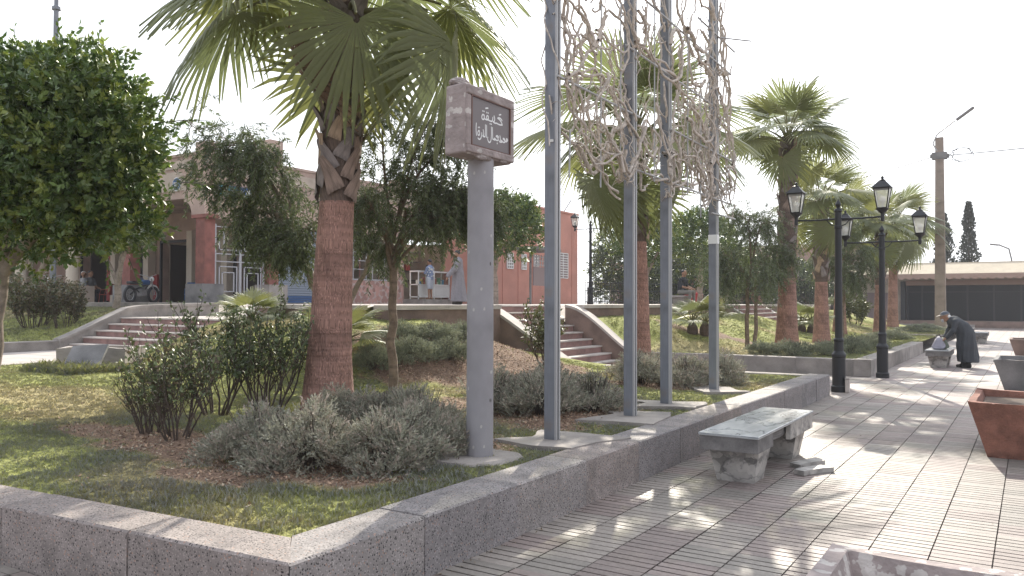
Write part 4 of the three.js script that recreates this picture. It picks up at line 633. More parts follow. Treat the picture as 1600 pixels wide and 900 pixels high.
function palm(name, label, at, o, group) {
  const t = thing(name, label, 'palm tree', at, 0, group), R = rngOf(o.seed), lx = o.lean[0], lz = o.lean[1], cx = (y) => [lx * (y / o.h) ** 1.3, lz * (y / o.h) ** 1.3];
  // smooth ringed trunk with an uneven outline
  const g = new G(), n = 34, sg = 28, id = [];
  for (let k = 0; k <= n; k++) { const f = k / n, y = lerp(-0.06, o.clean, f), [x0, z0] = cx(Math.max(0, y)); for (let s = 0; s <= sg; s++) { const a = s / sg * 2 * Math.PI, fl = 0.2 * Math.exp(-Math.max(0, y) * 2.2), r = lerp(o.r0, o.r1, Math.pow(f, 0.8)) * (1 + fl + 0.035 * (vnoise((s % sg) * 0.55 + o.seed, y * 1.6) - 0.5) + 0.02 * (vnoise((s % sg) * 1.7, y * 22 + o.seed) - 0.5)); id.push(g.v(x0 + Math.cos(a) * r, y, z0 + Math.sin(a) * r, Math.cos(a), 0, Math.sin(a), a * o.r0, y)); } }
  for (let k = 0; k < n; k++) for (let s = 0; s < sg; s++) { const a = k * (sg + 1) + s, b = a + 1, c = a + sg + 2, d = a + sg + 1; g.i.push(a, d, c, a, c, b); }
  const tg = g.geo(); mesh('trunk', tg, M.palmBark, t);
  // fibrous core and the crossing stubs of old leaf bases
  const core = []; const cr = []; for (let k = 0; k <= 10; k++) { const y = lerp(o.clean - 0.05, o.h + 0.12, k / 10), [x, z] = cx(y); core.push([x, y, z]); cr.push(o.r1 * (0.98 + 0.22 * Math.sin(Math.min(1, k / 4) * 1.57)) * lerp(1, 0.8, k / 10)); } mesh('fibre_sheath', new G().tube(core, cr, 18), M.fibre, t);
  for (let k = 0; k < o.boots; k++) {
    const f = k / o.boots, y = lerp(o.clean + 0.02, o.h - 0.06, f), a = k * 2.4 + (R() - 0.5) * 0.4, r = o.r1 * lerp(1.16, 1.0, f), [x, z] = cx(y), bg = new G(), L = o.bootL * (0.7 + 0.6 * R()), w = o.r1 * lerp(1.15, 0.7, R()), side = (k % 2 ? 1 : -1) * (0.5 + 0.35 * R()), out = 0.10 + 0.42 * R() * (0.3 + f);
    const rows = []; for (let s = 0; s <= 4; s++) { const q = s / 4, aa = a + side * L * q * 0.55 / r * 0.6, rr = r + 0.012 + out * L * q * q * 0.55, ww = w * lerp(1, 0.36, Math.pow(q, 1.1)), yy = y + L * q * 0.72 - 0.04 * q * q; rows.push([-1, 0, 1].map((e) => { const ang = aa + e * ww / rr / 2 * (1); return V(x + Math.cos(ang) * (rr + (e ? 0 : 0.018)), yy - e * side * ww * 0.35, z + Math.sin(ang) * (rr + (e ? 0 : 0.018))); })); }
    const ids = rows.map((row, s) => row.map((p, e) => bg.v(p.x, p.y, p.z, Math.cos(a), 0.1, Math.sin(a), e * 0.05, s * 0.08)));
    for (let s = 0; s < 4; s++) for (let e = 0; e < 2; e++) bg.i.push(ids[s][e], ids[s + 1][e], ids[s + 1][e + 1], ids[s][e], ids[s + 1][e + 1], ids[s][e + 1]);
    const gg = bg.geo(); gg.computeVertexNormals(); mesh('leaf_base', gg, [M.boot, M.bootGrey, M.bootTan, M.bootGrey, M.boot][(k * 3 + o.seed) % 5], t);
  }
  const [tx, tz] = cx(o.h);
  (o.fronds || []).forEach(([kind, az, el, size, m], k) => addFrond(t, kind, o.h - 0.05 + (kind === 'young' ? 0.12 : kind === 'old' ? -0.2 : 0), az, el, size, M[m || 'frond'], k + o.seed, [tx, tz]));
  for (let k = 0; k < (o.more || 0); k++) {
    const f = k / o.more * (o.young || 1), kind = f < 0.25 ? 'young' : f < 0.68 ? 'mid' : 'old', az = k * 2.4 + (R() - 0.5) * 0.5, el = kind === 'young' ? 1.35 - f * 2.2 : kind === 'mid' ? lerp(0.85, 0.2, (f - 0.25) / 0.43) : lerp(0.05, -0.45, (f - 0.68) / 0.32);
    addFrond(t, kind, o.h - 0.05 + (kind === 'young' ? 0.12 : kind === 'old' ? -0.22 : 0), az, el + (R() - 0.5) * 0.15, o.size * (0.85 + 0.3 * R()), R() < 0.22 ? M.frondOlive : M.frond, Math.floor(R() * 97), [tx, tz]);
  }
  for (let k = 0; k < (o.dead || 0); k++) addFrond(t, 'old', o.h - 0.35, o.deadAz ? o.deadAz[k] : R() * 6.28, -0.75 - 0.25 * R(), o.size * 0.75, M.frondDead, k, [tx, tz], M.boot);
  return t;
}
palm('fan_palm', 'big fan palm with thick reddish trunk rising from the grey shrubs', [-6.8, 0.33, -6.69], { h: 4.85, clean: 2.42, r0: 0.275, r1: 0.195, boots: 84, bootL: 0.46, seed: 5, lean: [0.18, -0.12], size: 1.15, more: 13, young: 0.66,
  fronds: [['old', 3.95, -0.42, 0.9, 'frondDead'], ['mid', 3.75, 0.1, 1.3, 'frond'], ['old', -0.75, 0.05, 1.12, 'frond'], ['old', 0.25, 0.1, 1.3, 'frond'], ['old', 0.55, -0.25, 0.95, 'frondOlive'], ['old', 3.5, -0.2, 0.78, 'frondOlive'], ['mid', 4.4, 0.3, 1.2, 'frond'], ['mid', 0.9, 0.25, 1.2, 'frond'], ['old', 2.4, 0.05, 1.1, 'frondOlive']] });
palm('fan_palm', 'slim-trunked fan palm behind the vine-covered steel posts', [-6.1, 0.33, -13.9], { h: 4.3, young: 0.9, clean: 2.4, r0: 0.2, r1: 0.165, boots: 46, bootL: 0.4, seed: 12, lean: [-0.1, 0.05], size: 1.15, more: 24 });
palm('fan_palm', 'fan palm with the tallest crown, stout trunk at the front edge of the palm lawn', [-5.57, 0.33, -22.43], { h: 5.65, young: 0.74, clean: 1.95, r0: 0.3, r1: 0.22, boots: 64, bootL: 0.4, seed: 23, lean: [0.05, 0], size: 0.98, more: 25 });
palm('fan_palm', 'fan palm with pale leaf stubs, next behind the stout-trunked one', [-5.63, 0.33, -27.0], { h: 4.45, young: 0.86, clean: 1.95, r0: 0.25, r1: 0.19, boots: 46, bootL: 0.4, seed: 34, lean: [0, 0.05], size: 0.92, more: 20 });
palm('fan_palm', 'fan palm hidden behind the nearer lamp post, deep in the palm lawn', [-6.38, 0.40, -33.85], { h: 4.6, young: 0.88, clean: 2.0, r0: 0.25, r1: 0.19, boots: 36, bootL: 0.4, seed: 45, lean: [0.05, 0.05], size: 0.95, more: 18 });
palm('fan_palm', 'fan palm standing behind the second lamp post', [-5.02, 0.33, -34.53], { h: 4.2, young: 0.88, clean: 2.0, r0: 0.24, r1: 0.18, boots: 36, bootL: 0.4, seed: 56, lean: [0.05, 0.05], size: 0.9, more: 17 });
palm('fan_palm', 'farthest fan palm, orange-brown collar under its crown, before the awning', [-5.96, 0.36, -45.19], { h: 5.2, clean: 3.2, r0: 0.26, r1: 0.2, boots: 20, bootL: 0.4, seed: 67, lean: [0.05, 0.05], size: 1.35, more: 26, dead: 5 });
function youngPalm(label, at, n, h, size, seed, two) {
  const t = thing('young_fan_palm', label, 'young palm', at, 0, 'young fan palms'), R = rngOf(seed);
  for (const [dx, dz] of two ? [[-0.16, 0.05], [0.16, -0.05]] : [[0, 0]]) {
    mesh('stump', new G().lathe([[0.13 * size, -0.03], [0.16 * size, 0.08], [0.15 * size, h * 0.6], [0.07 * size, h], [0, h]], [dx, 0, dz], 12), M.fibre, t);
    for (let k = 0; k < n; k++) addFrond(t, 'small', h * 0.9, k * 2.4 + R() * 0.4, 1.35 - 1.1 * k / n, size * (0.8 + 0.3 * R()), R() < 0.5 ? M.frondOlive : M.frond, k, [dx, dz]);
  }
  return t;
}
youngPalm('small low fan palm beside the short stair wall before the cafe', [-14.0, 1.12, -11.55], 16, 0.1, 0.82, 3);
youngPalm('small fan palm half hidden behind the big reddish trunk', [-9.0, 0.82, -9.05], 12, 0.12, 0.78, 4);
youngPalm('pair of small pale fan palms on the sloping lawn', [-7.63, 0.74, -21.3], 8, 0.34, 0.95, 5, true);
youngPalm('pair of small fan palms on the lawn beyond the farther stairs wall', [-6.9, 0.48, -30.6], 8, 0.4, 1.0, 6, true);
// ------------------------------------------------------------------ leafy trees
const rdir = (R) => { const z = R() * 2 - 1, a = R() * 6.283, s = Math.sqrt(1 - z * z); return V(s * Math.cos(a), z, s * Math.sin(a)); };
function leafCrown(seed, lobes, twigs, leafL, cols, o = {}) {
  const R = rngOf(seed), g = new G(), tot = lobes.reduce((s, l) => s + l[3] * l[4] * l[5], 0);
  for (let k = 0; k < twigs; k++) {
    let q = R() * tot, L = lobes[0]; for (const l of lobes) { q -= l[3] * l[4] * l[5]; L = l; if (q < 0) break; }
    const d = rdir(R); if (d.y < -0.35 && R() < 0.5) d.y *= -1;
    const bump = 0.72 + 0.52 * vnoise(d.x * 2.6 + seed + L[0] * 3, d.y * 2.6 + d.z * 3.1 + seed), rho = bump * (R() < (o.inner ?? 0.25) ? 0.35 + 0.4 * R() : Math.pow(0.45 + 0.55 * R(), 0.5)), p = V(L[0] + d.x * L[3] * rho, L[1] + d.y * L[4] * rho, L[2] + d.z * L[5] * rho);
    const out = d.clone().add(V(0, o.up ?? 0.35, 0)).addScaledVector(rdir(R), 0.7).normalize(), nl = o.per || 9, len = leafL * (0.75 + 0.5 * R()), tl = len * (1.2 + R());
    const tone = R(), fresh = R() < (o.fresh ?? 0.2), c = fresh ? [0.26, 0.31, 0.06] : cols[Math.floor(R() * cols.length)], v = 0.75 + 0.5 * tone;  // some twigs painted yellow-green: sun shining through leaves, put into the colour
    for (let s = 0; s < nl; s++) {
      const f = (s + 0.5) / nl, ang = s * 2.4 + tone * 6, side = rdir(R).cross(out).normalize(), dir = out.clone().multiplyScalar(0.45 + 0.5 * f).addScaledVector(side, 0.8).add(V(0, 0.1 * Math.sin(ang), 0)).normalize(), w = dir.clone().cross(rdir(R)).normalize();
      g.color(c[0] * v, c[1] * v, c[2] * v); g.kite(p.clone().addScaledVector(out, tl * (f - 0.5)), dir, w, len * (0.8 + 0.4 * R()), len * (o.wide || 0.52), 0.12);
    }
  }
  for (const [x, y, z, dx, dy, dz, L] of o.shoots || []) { const dir = V(dx, dy, dz).normalize(); g.color(0.1, 0.08, 0.05); g.tube([V(x, y, z), V(x, y, z).addScaledVector(dir, L * 0.5).add(V(0, 0.02, 0)), V(x, y, z).addScaledVector(dir, L)], [0.007, 0.005, 0.003], 4, false); for (let s = 0; s < L / 0.03; s++) { const side = rdir(R).cross(dir).normalize(), ld = dir.clone().multiplyScalar(0.7).addScaledVector(side, 0.7).normalize(), c = cols[0], v = 0.8 + 0.5 * R(); g.color(c[0] * v, c[1] * v, c[2] * v); g.kite(V(x, y, z).addScaledVector(dir, s * 0.03 + 0.03), ld, ld.clone().cross(rdir(R)).normalize(), leafL, leafL * 0.48, 0.12); } }
  return g;
}
function limbs(g, R, from, to, r0, r1, n = 6, wob = 0.06) { const pts = [], rr = []; for (let k = 0; k <= n; k++) { const f = k / n; pts.push(V(lerp(from[0], to[0], f), lerp(from[1], to[1], f), lerp(from[2], to[2], f)).add(V((R() - 0.5) * wob, 0, (R() - 0.5) * wob).multiplyScalar(Math.sin(f * 3.14)))); rr.push(lerp(r0, r1, f)); } g.tube(pts, rr, 9); return g; }
const FIC = [[0.145, 0.215, 0.05], [0.115, 0.185, 0.045], [0.19, 0.26, 0.06], [0.095, 0.16, 0.043]];
function ficus(label, at, o, group) {
  const t = thing('ficus_tree', label, 'tree', at, 0, group), R = rngOf(o.seed), g = new G(); o.stems.forEach(([a, b, r0, r1]) => limbs(g, R, a, b, r0, r1, 6, 0.08)); mesh('trunk', g, o.bark || M.barkPale, t);
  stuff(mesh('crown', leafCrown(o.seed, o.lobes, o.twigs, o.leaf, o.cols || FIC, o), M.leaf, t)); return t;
}
ficus('big dense leafy tree at the edge of the raised lawn, near the camera side', [-9.1, 0.33, -4.8], {
  seed: 3, leaf: 0.075, twigs: 8200, stems: [[[-0.62, -0.05, 0.42], [-0.5, 1.6, 0.32], 0.1, 0.085], [[-0.5, 1.55, 0.32], [-0.7, 2.8, 0.5], 0.07, 0.03], [[-0.5, 1.55, 0.32], [0.3, 2.9, -0.2], 0.075, 0.03], [[-0.5, 1.55, 0.32], [-0.1, 3.2, 0.2], 0.06, 0.02]],
  lobes: [[0.08, 2.95, -0.07, 1.14, 1.1, 1.12], [-0.4, 3.15, 0.3, 1.1, 1.05, 1.1], [0.25, 2.65, -0.22, 0.9, 0.85, 0.86], [-0.2, 2.2, 0.1, 1.1, 0.6, 1.0], [0.1, 3.7, -0.1, 0.8, 0.5, 0.8], [-0.9, 2.8, 0.6, 1.1, 1.1, 1.1], [0.45, 2.1, -0.4, 0.6, 0.42, 0.6]],
  shoots: [[0.9, 3.25, -0.6, 0.8, 0.05, -0.5, 0.6], [0.8, 3.4, -0.5, 0.6, 0.3, -0.5, 0.42], [0.35, 3.95, -0.25, 0.15, 1, 0, 0.45], [0.1, 4.0, 0, -0.1, 1, 0.1, 0.35], [-0.5, 4.0, 0.2, -0.1, 1, 0, 0.36], [1.1, 2.6, -0.8, 0.7, -0.1, -0.6, 0.3], [0.6, 1.75, -0.5, 0.3, -1, -0.2, 0.3], [0.45, 1.75, -0.35, 0.1, -1, 0, 0.32], [-0.8, 3.9, 0.5, 0, 1, 0, 0.34], [1.0, 3.0, -0.65, 0.8, 0.2, -0.5, 0.3]] });
ficus('small clipped tree with forked pale trunk by the cafe kerb', [-22.9, 1.36, -13.9], { seed: 8, leaf: 0.085, twigs: 1500, stems: [[[0, -0.05, 0], [0.05, 0.75, 0], 0.11, 0.09], [[0.05, 0.7, 0], [-0.45, 1.7, 0.1], 0.07, 0.045], [[0.05, 0.7, 0], [0.1, 1.8, -0.1], 0.07, 0.045], [[0.05, 0.7, 0], [0.55, 1.75, 0.05], 0.07, 0.045]], lobes: [[0.5, 2.35, 0, 1.15, 0.72, 1.1], [-0.3, 2.3, 0, 0.95, 0.62, 0.95]] }, 'clipped trees round the plaza');
ficus('clipped tree with forked trunk half hidden behind the big leafy tree', [-24.9, 1.36, -12.6], { seed: 9, leaf: 0.09, twigs: 1300, stems: [[[0, -0.05, 0], [0.02, 0.8, 0], 0.13, 0.1], [[0.02, 0.75, 0], [-0.5, 1.9, 0.1], 0.08, 0.05], [[0.02, 0.75, 0], [0.5, 1.9, -0.1], 0.08, 0.05]], lobes: [[0, 2.5, 0, 1.4, 0.8, 1.3]] }, 'clipped trees round the plaza');
ficus('dark clipped tree on the plaza just behind the sign column', [-15.7, HP, -23.4], { seed: 10, leaf: 0.09, twigs: 4200, stems: [[[0, -0.05, 0], [0, 1.7, 0], 0.11, 0.08], [[0, 1.6, 0], [-0.6, 2.6, 0.1], 0.07, 0.04], [[0, 1.6, 0], [0.7, 2.5, -0.2], 0.07, 0.04]], lobes: [[0.35, 2.75, -0.1, 1.45, 1.2, 1.35], [-0.7, 2.9, 0.3, 1.1, 1.0, 1.1]] }, 'clipped trees round the plaza');
const clipped = ficus('round clipped tree beyond the vine posts, nearer the pink wall', [-13.6, HP, -31.6], { seed: 13, leaf: 0.1, twigs: 1500, stems: [[[0, -0.05, 0], [0, 1.3, 0], 0.13, 0.1], [[0, 1.2, 0], [-0.5, 2.2, 0.1], 0.08, 0.05], [[0, 1.2, 0], [0.5, 2.2, -0.1], 0.08, 0.05]], lobes: [[0, 2.55, 0, 1.5, 1.15, 1.45]], cols: [[0.115, 0.175, 0.045], [0.095, 0.15, 0.04], [0.14, 0.20, 0.05]] }, 'clipped trees round the plaza');
copyOf(clipped, [-13.0, HP, -36.5], 1.9, 'round clipped tree on the plaza above the seated figure').scale.setScalar(1.2);
{ const t = ficus('light green shrubby tree with several pale stems near the farther stairs', [-10.9, HP - 0.1, -33.2], { seed: 15, leaf: 0.085, twigs: 1300, stems: [[[0, -0.1, 0], [-0.3, 1.5, 0.2], 0.07, 0.04], [[0.1, -0.1, 0], [0.4, 1.6, 0], 0.07, 0.04], [[0.05, -0.1, 0.1], [0.05, 1.6, 0.3], 0.06, 0.03]], lobes: [[-0.6, 1.5, 0.3, 0.9, 0.7, 0.8], [0.3, 1.9, 0, 1.0, 0.9, 0.9], [-0.2, 2.3, 0, 0.8, 0.6, 0.8]], cols: [[0.15, 0.20, 0.06], [0.125, 0.175, 0.05]], inner: 0.12 }); }
{ const big = ['tall loose grey-green tree standing behind the plaza railing beside the pink building', 'tall dark tree behind the railing, in the middle of the background trees', 'broad dark tree behind the railing, above the pink gate pillar', 'wide pale-topped tree at the end of the background row by the far house', 'low dark tree filling the gap under the background row'];
  [[-20.5, -44, 1.0, 21, 2.2, 4.6], [-17.5, -47, 1.05, 22, 2.6, 4.2], [-15.5, -52, 1.1, 25, 3.0, 4.0], [-13.5, -60, 1.1, 24, 3.0, 3.6], [-21, -52, 1, 26, 3.0, 3.2]].forEach(([x, z, s, seed, w, h], k) => ficus(big[k], [x, HP - 0.3, z], { seed, leaf: 0.15, twigs: 2600, per: 7, stems: [[[0, -0.05, 0], [0, 1.6, 0], 0.18, 0.14], [[0, 1.5, 0], [-0.9, h * 0.75, 0.2], 0.1, 0.04], [[0, 1.5, 0], [0.9, h * 0.8, 0], 0.1, 0.04]], lobes: [[0, h * 0.26, 0, w * 0.95, h * 0.24, w * 0.9], [0, h * 0.55, 0, w, h * 0.32, w], [-w * 0.35, h * 0.82, 0, w * 0.55, h * 0.22, w * 0.6], [w * 0.4, h * 0.78, 0, w * 0.5, h * 0.24, w * 0.5]], cols: [[0.09, 0.12, 0.055], [0.105, 0.135, 0.06], [0.08, 0.11, 0.05]], inner: 0.15, bark: M.bark, shoots: [[-w * 0.4, h * 1.0, 0, 0, 1, 0, 0.9], [w * 0.3, h * 0.98, 0, 0.2, 1, 0, 0.8], [w * 0.5, h * 0.95, 0.3, 0.4, 1, 0, 0.7]] }, 'background trees')); }
// drooping feathery trees
function weeping(label, at, o) {
  const t = thing('pepper_tree', label, 'tree', at, 0, 'drooping feathery trees'), R = rngOf(o.seed), b = new G(), f = new G(); (o.stems || []).forEach(([a, c, r0, r1]) => limbs(b, R, a, c, r0, r1, 7, 0.07));
  const cols = o.cols || [[0.14, 0.175, 0.075], [0.12, 0.155, 0.065], [0.165, 0.20, 0.085], [0.11, 0.14, 0.075]];
  const strand = (p, out, L, c) => {
    const pts = []; let q = p.clone(), v = out.clone().multiplyScalar(0.8).add(V(0, 0.3, 0)); const n = 8; for (let k = 0; k <= n; k++) { pts.push(q.clone()); v.add(V((R() - 0.5) * 0.25, -0.32, (R() - 0.5) * 0.25)).normalize(); q = q.clone().addScaledVector(v, L / n); }
    f.color(0.13, 0.11, 0.06); f.tube(pts, 0.003, 3, false);
    for (let k = 1; k <= n; k++) for (let s = 0; s < (o.dense || 5); s++) { const d = pts[k].clone().sub(pts[k - 1]).normalize(), side = rdir(R).cross(d).normalize(), dir = d.clone().multiplyScalar(0.65).addScaledVector(side, 0.8).add(V(0, -0.25, 0)).normalize(), w = dir.clone().cross(rdir(R)).normalize(), vv = 0.7 + 0.6 * R(); f.color(c[0] * vv, c[1] * vv, c[2] * vv); f.kite(pts[k].clone().addScaledVector(d, -R() * L / n), dir, w, o.leaf * (0.7 + 0.6 * R()), o.leaf * 0.2, 0.1); }
  };
  for (const [a, m, e, r, ns] of o.boughs) { // arching boughs carrying hanging strands
    const cv = new THREE.QuadraticBezierCurve3(V(...a), V(...m), V(...e)), pts = cv.getPoints(12); b.tube(pts, pts.map((_, k) => lerp(r, 0.006, k / 12)), 6);
    for (let k = 0; k < ns; k++) { const u = 0.18 + 0.82 * Math.pow(R(), 0.75), p = cv.getPoint(u), out = rdir(R).multiplyScalar(0.8).add(cv.getTangent(u).multiplyScalar(0.5)).normalize(), tw = p.clone().addScaledVector(out, 0.12 + 0.32 * R()).add(V(0, 0.05, 0)); b.tube([p, p.clone().lerp(tw, 0.5).add(V(0, 0.03, 0)), tw], [0.008, 0.006, 0.003], 3, false); for (let s = 0; s < (o.per || 3); s++) strand(tw.clone().lerp(p, R() * 0.6), rdir(R).add(out).normalize(), o.strand * (0.6 + 0.8 * R()), cols[Math.floor(R() * cols.length)]); }
  }
  mesh('trunk', b, o.bark || M.bark, t); stuff(mesh('crown', f, M.leafSoft, t)); return t;
}
weeping('slender drooping tree whose bare trunk stands between palm and sign column', [-7.58, 0.34, -8.7], { seed: 31, leaf: 0.075, strand: 0.4, stems: [[[0, -0.05, 0], [-0.02, 1.7, -0.03], 0.07, 0.055], [[-0.02, 1.68, -0.03], [0.08, 2.6, -0.2], 0.05, 0.03], [[-0.02, 1.68, -0.03], [-0.25, 2.7, 0.1], 0.045, 0.025]],
  boughs: [[[0, 1.8, 0], [0.5, 3.0, -0.35], [0.95, 2.55, -0.75], 0.03, 46], [[0, 1.9, 0], [0.2, 3.0, -0.3], [0.7, 2.7, -0.7], 0.03, 44], [[0, 2.0, 0], [-0.3, 3.1, 0.2], [-0.55, 2.5, 0.4], 0.03, 34], [[0, 2.1, 0], [0.1, 3.4, -0.2], [0.35, 3.9, -0.4], 0.028, 40], [[0, 2.2, 0], [0.2, 3.6, -0.3], [0.7, 3.5, -0.9], 0.028, 40], [[0, 2.2, 0], [-0.2, 3.4, 0.1], [-0.1, 4.1, 0.1], 0.025, 30], [[0, 1.75, 0], [0.6, 2.8, -0.6], [1.0, 2.4, -0.85], 0.025, 40], [[0, 1.9, 0], [0.0, 2.8, 0.4], [0.1, 2.4, 0.7], 0.02, 24], [[0, 1.8, 0], [0.35, 2.7, -0.1], [0.55, 2.3, -0.15], 0.02, 24]] });
weeping('broad drooping tree with pale arching limbs behind the big palm trunk', [-8.75, 0.42, -8.75], { seed: 32, leaf: 0.08, strand: 0.4, dense: 5, stems: [[[0.25, -0.05, 0], [0.05, 0.9, 0.0], 0.09, 0.075], [[0.05, 0.85, 0], [-0.6, 2.2, 0.45], 0.07, 0.05], [[0.05, 0.85, 0], [0.55, 1.9, -0.25], 0.05, 0.03]],
  boughs: [[[-0.55, 2.1, 0.4], [-1.0, 3.3, 0.8], [-1.3, 2.85, 1.0], 0.035, 20], [[-0.4, 1.9, 0.3], [-0.8, 2.9, 0.5], [-1.05, 2.3, 0.8], 0.035, 44], [[-0.5, 2.1, 0.35], [-0.9, 3.6, 0.6], [-1.3, 3.5, 1.0], 0.03, 40], [[-0.5, 2.1, 0.4], [-0.5, 3.4, 0.4], [-0.7, 3.2, 0.9], 0.03, 40], [[-0.3, 1.5, 0.2], [-0.5, 2.5, 0.5], [-0.7, 1.9, 0.7], 0.03, 40], [[0, 1.5, 0], [-0.1, 2.5, 0.4], [-0.25, 1.9, 0.7], 0.025, 30], [[-0.55, 2.1, 0.4], [-1.3, 3.1, 1.0], [-1.8, 2.9, 1.3], 0.022, 8], [[-0.55, 2.1, 0.4], [-1.4, 3.6, 1.1], [-1.7, 3.8, 1.3], 0.02, 8], [[0.4, 1.7, -0.2], [0.7, 2.4, -0.2], [0.9, 1.9, -0.1], 0.02, 22]], bark: M.barkPale });
weeping('twin-stemmed drooping tree at the front of the palm lawn', [-6.28, 0.42, -21.5], { seed: 33, leaf: 0.09, strand: 0.6, per: 3, stems: [[[-0.1, -0.05, 0], [-0.05, 1.9, 0.05], 0.06, 0.045], [[0.1, -0.05, -0.05], [0.12, 1.8, -0.1], 0.055, 0.04]],
  boughs: [[[0, 1.7, 0], [-0.6, 2.9, 0.1], [-0.85, 2.2, 0.2], 0.03, 34], [[0, 1.7, 0], [0.5, 3.0, -0.1], [0.85, 2.3, -0.2], 0.03, 34], [[0, 1.8, 0], [0.1, 3.4, 0.1], [-0.2, 3.5, 0.2], 0.03, 34], [[0, 1.8, 0], [0.2, 3.6, 0], [0.5, 3.2, 0.2], 0.03, 30], [[0, 1.8, 0], [-0.4, 2.4, 0.3], [-0.5, 1.7, 0.5], 0.02, 26], [[0, 1.8, 0], [0.5, 2.3, 0.2], [0.6, 1.7, 0.4], 0.02, 26]], cols: [[0.125, 0.16, 0.075], [0.11, 0.14, 0.068], [0.145, 0.18, 0.075]] });
weeping('drooping dark tree between the two lamp posts on the palm lawn', [-5.6, 0.34, -30.2], { seed: 34, leaf: 0.1, strand: 0.6, per: 3, stems: [[[0, -0.05, 0], [0.05, 2.0, 0], 0.07, 0.05]], boughs: [[[0, 1.9, 0], [0.5, 3.4, 0.1], [0.9, 2.6, 0.2], 0.03, 34], [[0, 1.9, 0], [-0.5, 3.2, -0.1], [-0.8, 2.6, -0.2], 0.03, 30], [[0, 1.9, 0], [0.3, 2.8, 0.2], [0.6, 2.0, 0.4], 0.03, 34], [[0, 1.9, 0], [0.1, 3.8, 0], [0.2, 3.9, 0.2], 0.03, 26]] });
// conifers far behind
function conifer(label, at, h, w, seed) {
  const t = thing('cypress_tree', label, 'tree', at, 0, 'conifers behind the shopfront'), R = rngOf(seed), g = new G(); mesh('trunk', new G().tube([[0, -0.1, 0], [0, h * 0.5, 0], [0, h * 0.96, 0]], [0.18, 0.1, 0.02], 8), M.barkDark, t);
  for (let k = 0; k < 2600; k++) { const f = Math.pow(R(), 0.8), y = 0.6 + f * (h - 0.6), prof = w * Math.pow(1 - f, 0.75) * (0.65 + 0.5 * Math.sin(y * 3.1 + seed) * Math.sin(y * 1.3) * 0.5 + 0.3 * R()) + 0.05, a = R() * 6.283, r = prof * Math.sqrt(R()); const d = V(Math.cos(a) * 0.5, 0.8, Math.sin(a) * 0.5).addScaledVector(rdir(R), 0.5).normalize(), v = 0.7 + 0.6 * R(); g.color(0.03 * v, 0.045 * v, 0.03 * v); for (let s = 0; s < 2; s++) g.kite(V(Math.cos(a) * r, y, Math.sin(a) * r), d, d.clone().cross(rdir(R)).normalize(), 0.3, 0.13, 0.1); }
  stuff(mesh('crown', g, M.leafSoft, t)); return t;
}
conifer('narrow dark cypress rising above the awning roof', [-4.7, 0, -83], 10.6, 1.5, 2);
conifer('ragged conifer behind the utility pole, above the awning roof', [-6.6, 0, -82], 9.6, 1.9, 5);
// ------------------------------------------------------------------ shrubs
function mound(seed, w, h, n, len, cols, up = 0.55) {                   // dome of upright grey sprigs
  const R = rngOf(seed), g = new G(), clumps = []; for (let k = 0; k < 36; k++) { const d = rdir(R); d.y = Math.abs(d.y); const q = 0.55 + 0.3 * R(); clumps.push({ x: d.x * w / 2 * q, y: d.y * h * 0.78 * q, z: d.z * w / 2 * q, r: w * (0.13 + 0.08 * R()) }); }
  for (let k = 0; k < n; k++) {
    const cl = clumps[Math.floor(R() * clumps.length)], e = rdir(R); e.y = Math.abs(e.y) - 0.15; const q = Math.pow(0.2 + 0.8 * R(), 0.45), p = V(cl.x + e.x * cl.r * q, Math.max(0.015, cl.y + e.y * cl.r * 0.95 * q), cl.z + e.z * cl.r * q), d = e;
    const dir = V(cl.x * 0.4 + e.x * 0.9, up * 0.75 + 0.4 * e.y, cl.z * 0.4 + e.z * 0.9).addScaledVector(rdir(R), 0.3).normalize(), L = len * (0.6 + 0.8 * R()), c = cols[Math.floor(R() * cols.length)], v = 0.7 + 0.6 * R();
    for (let s = 0; s < 7; s++) { const f = s / 7, side = rdir(R).cross(dir).normalize(), ld = dir.clone().addScaledVector(side, 0.55).normalize(); g.color(c[0] * v, c[1] * v, c[2] * v); g.kite(p.clone().addScaledVector(dir, L * (f - 0.4)), ld, ld.clone().cross(rdir(R)).normalize(), L * 0.42, L * 0.15, 0.1); }
  }
  for (let k = 0; k < 26; k++) { const a = R() * 6.28, q = R(), c = V(Math.cos(a) * w * 0.38 * q, h * 0.7, Math.sin(a) * w * 0.38 * q); g.color(0.09, 0.07, 0.055); g.tube([V(c.x * 0.25, -0.02, c.z * 0.25), V(c.x * 0.6, h * 0.35, c.z * 0.6), c], [0.006, 0.005, 0.003], 3, false); }
  return g;
}
const GREY = [[0.31, 0.302, 0.235], [0.35, 0.335, 0.26], [0.26, 0.265, 0.20], [0.38, 0.32, 0.265]], SAGE = [[0.23, 0.25, 0.165], [0.27, 0.28, 0.18], [0.20, 0.22, 0.15]];
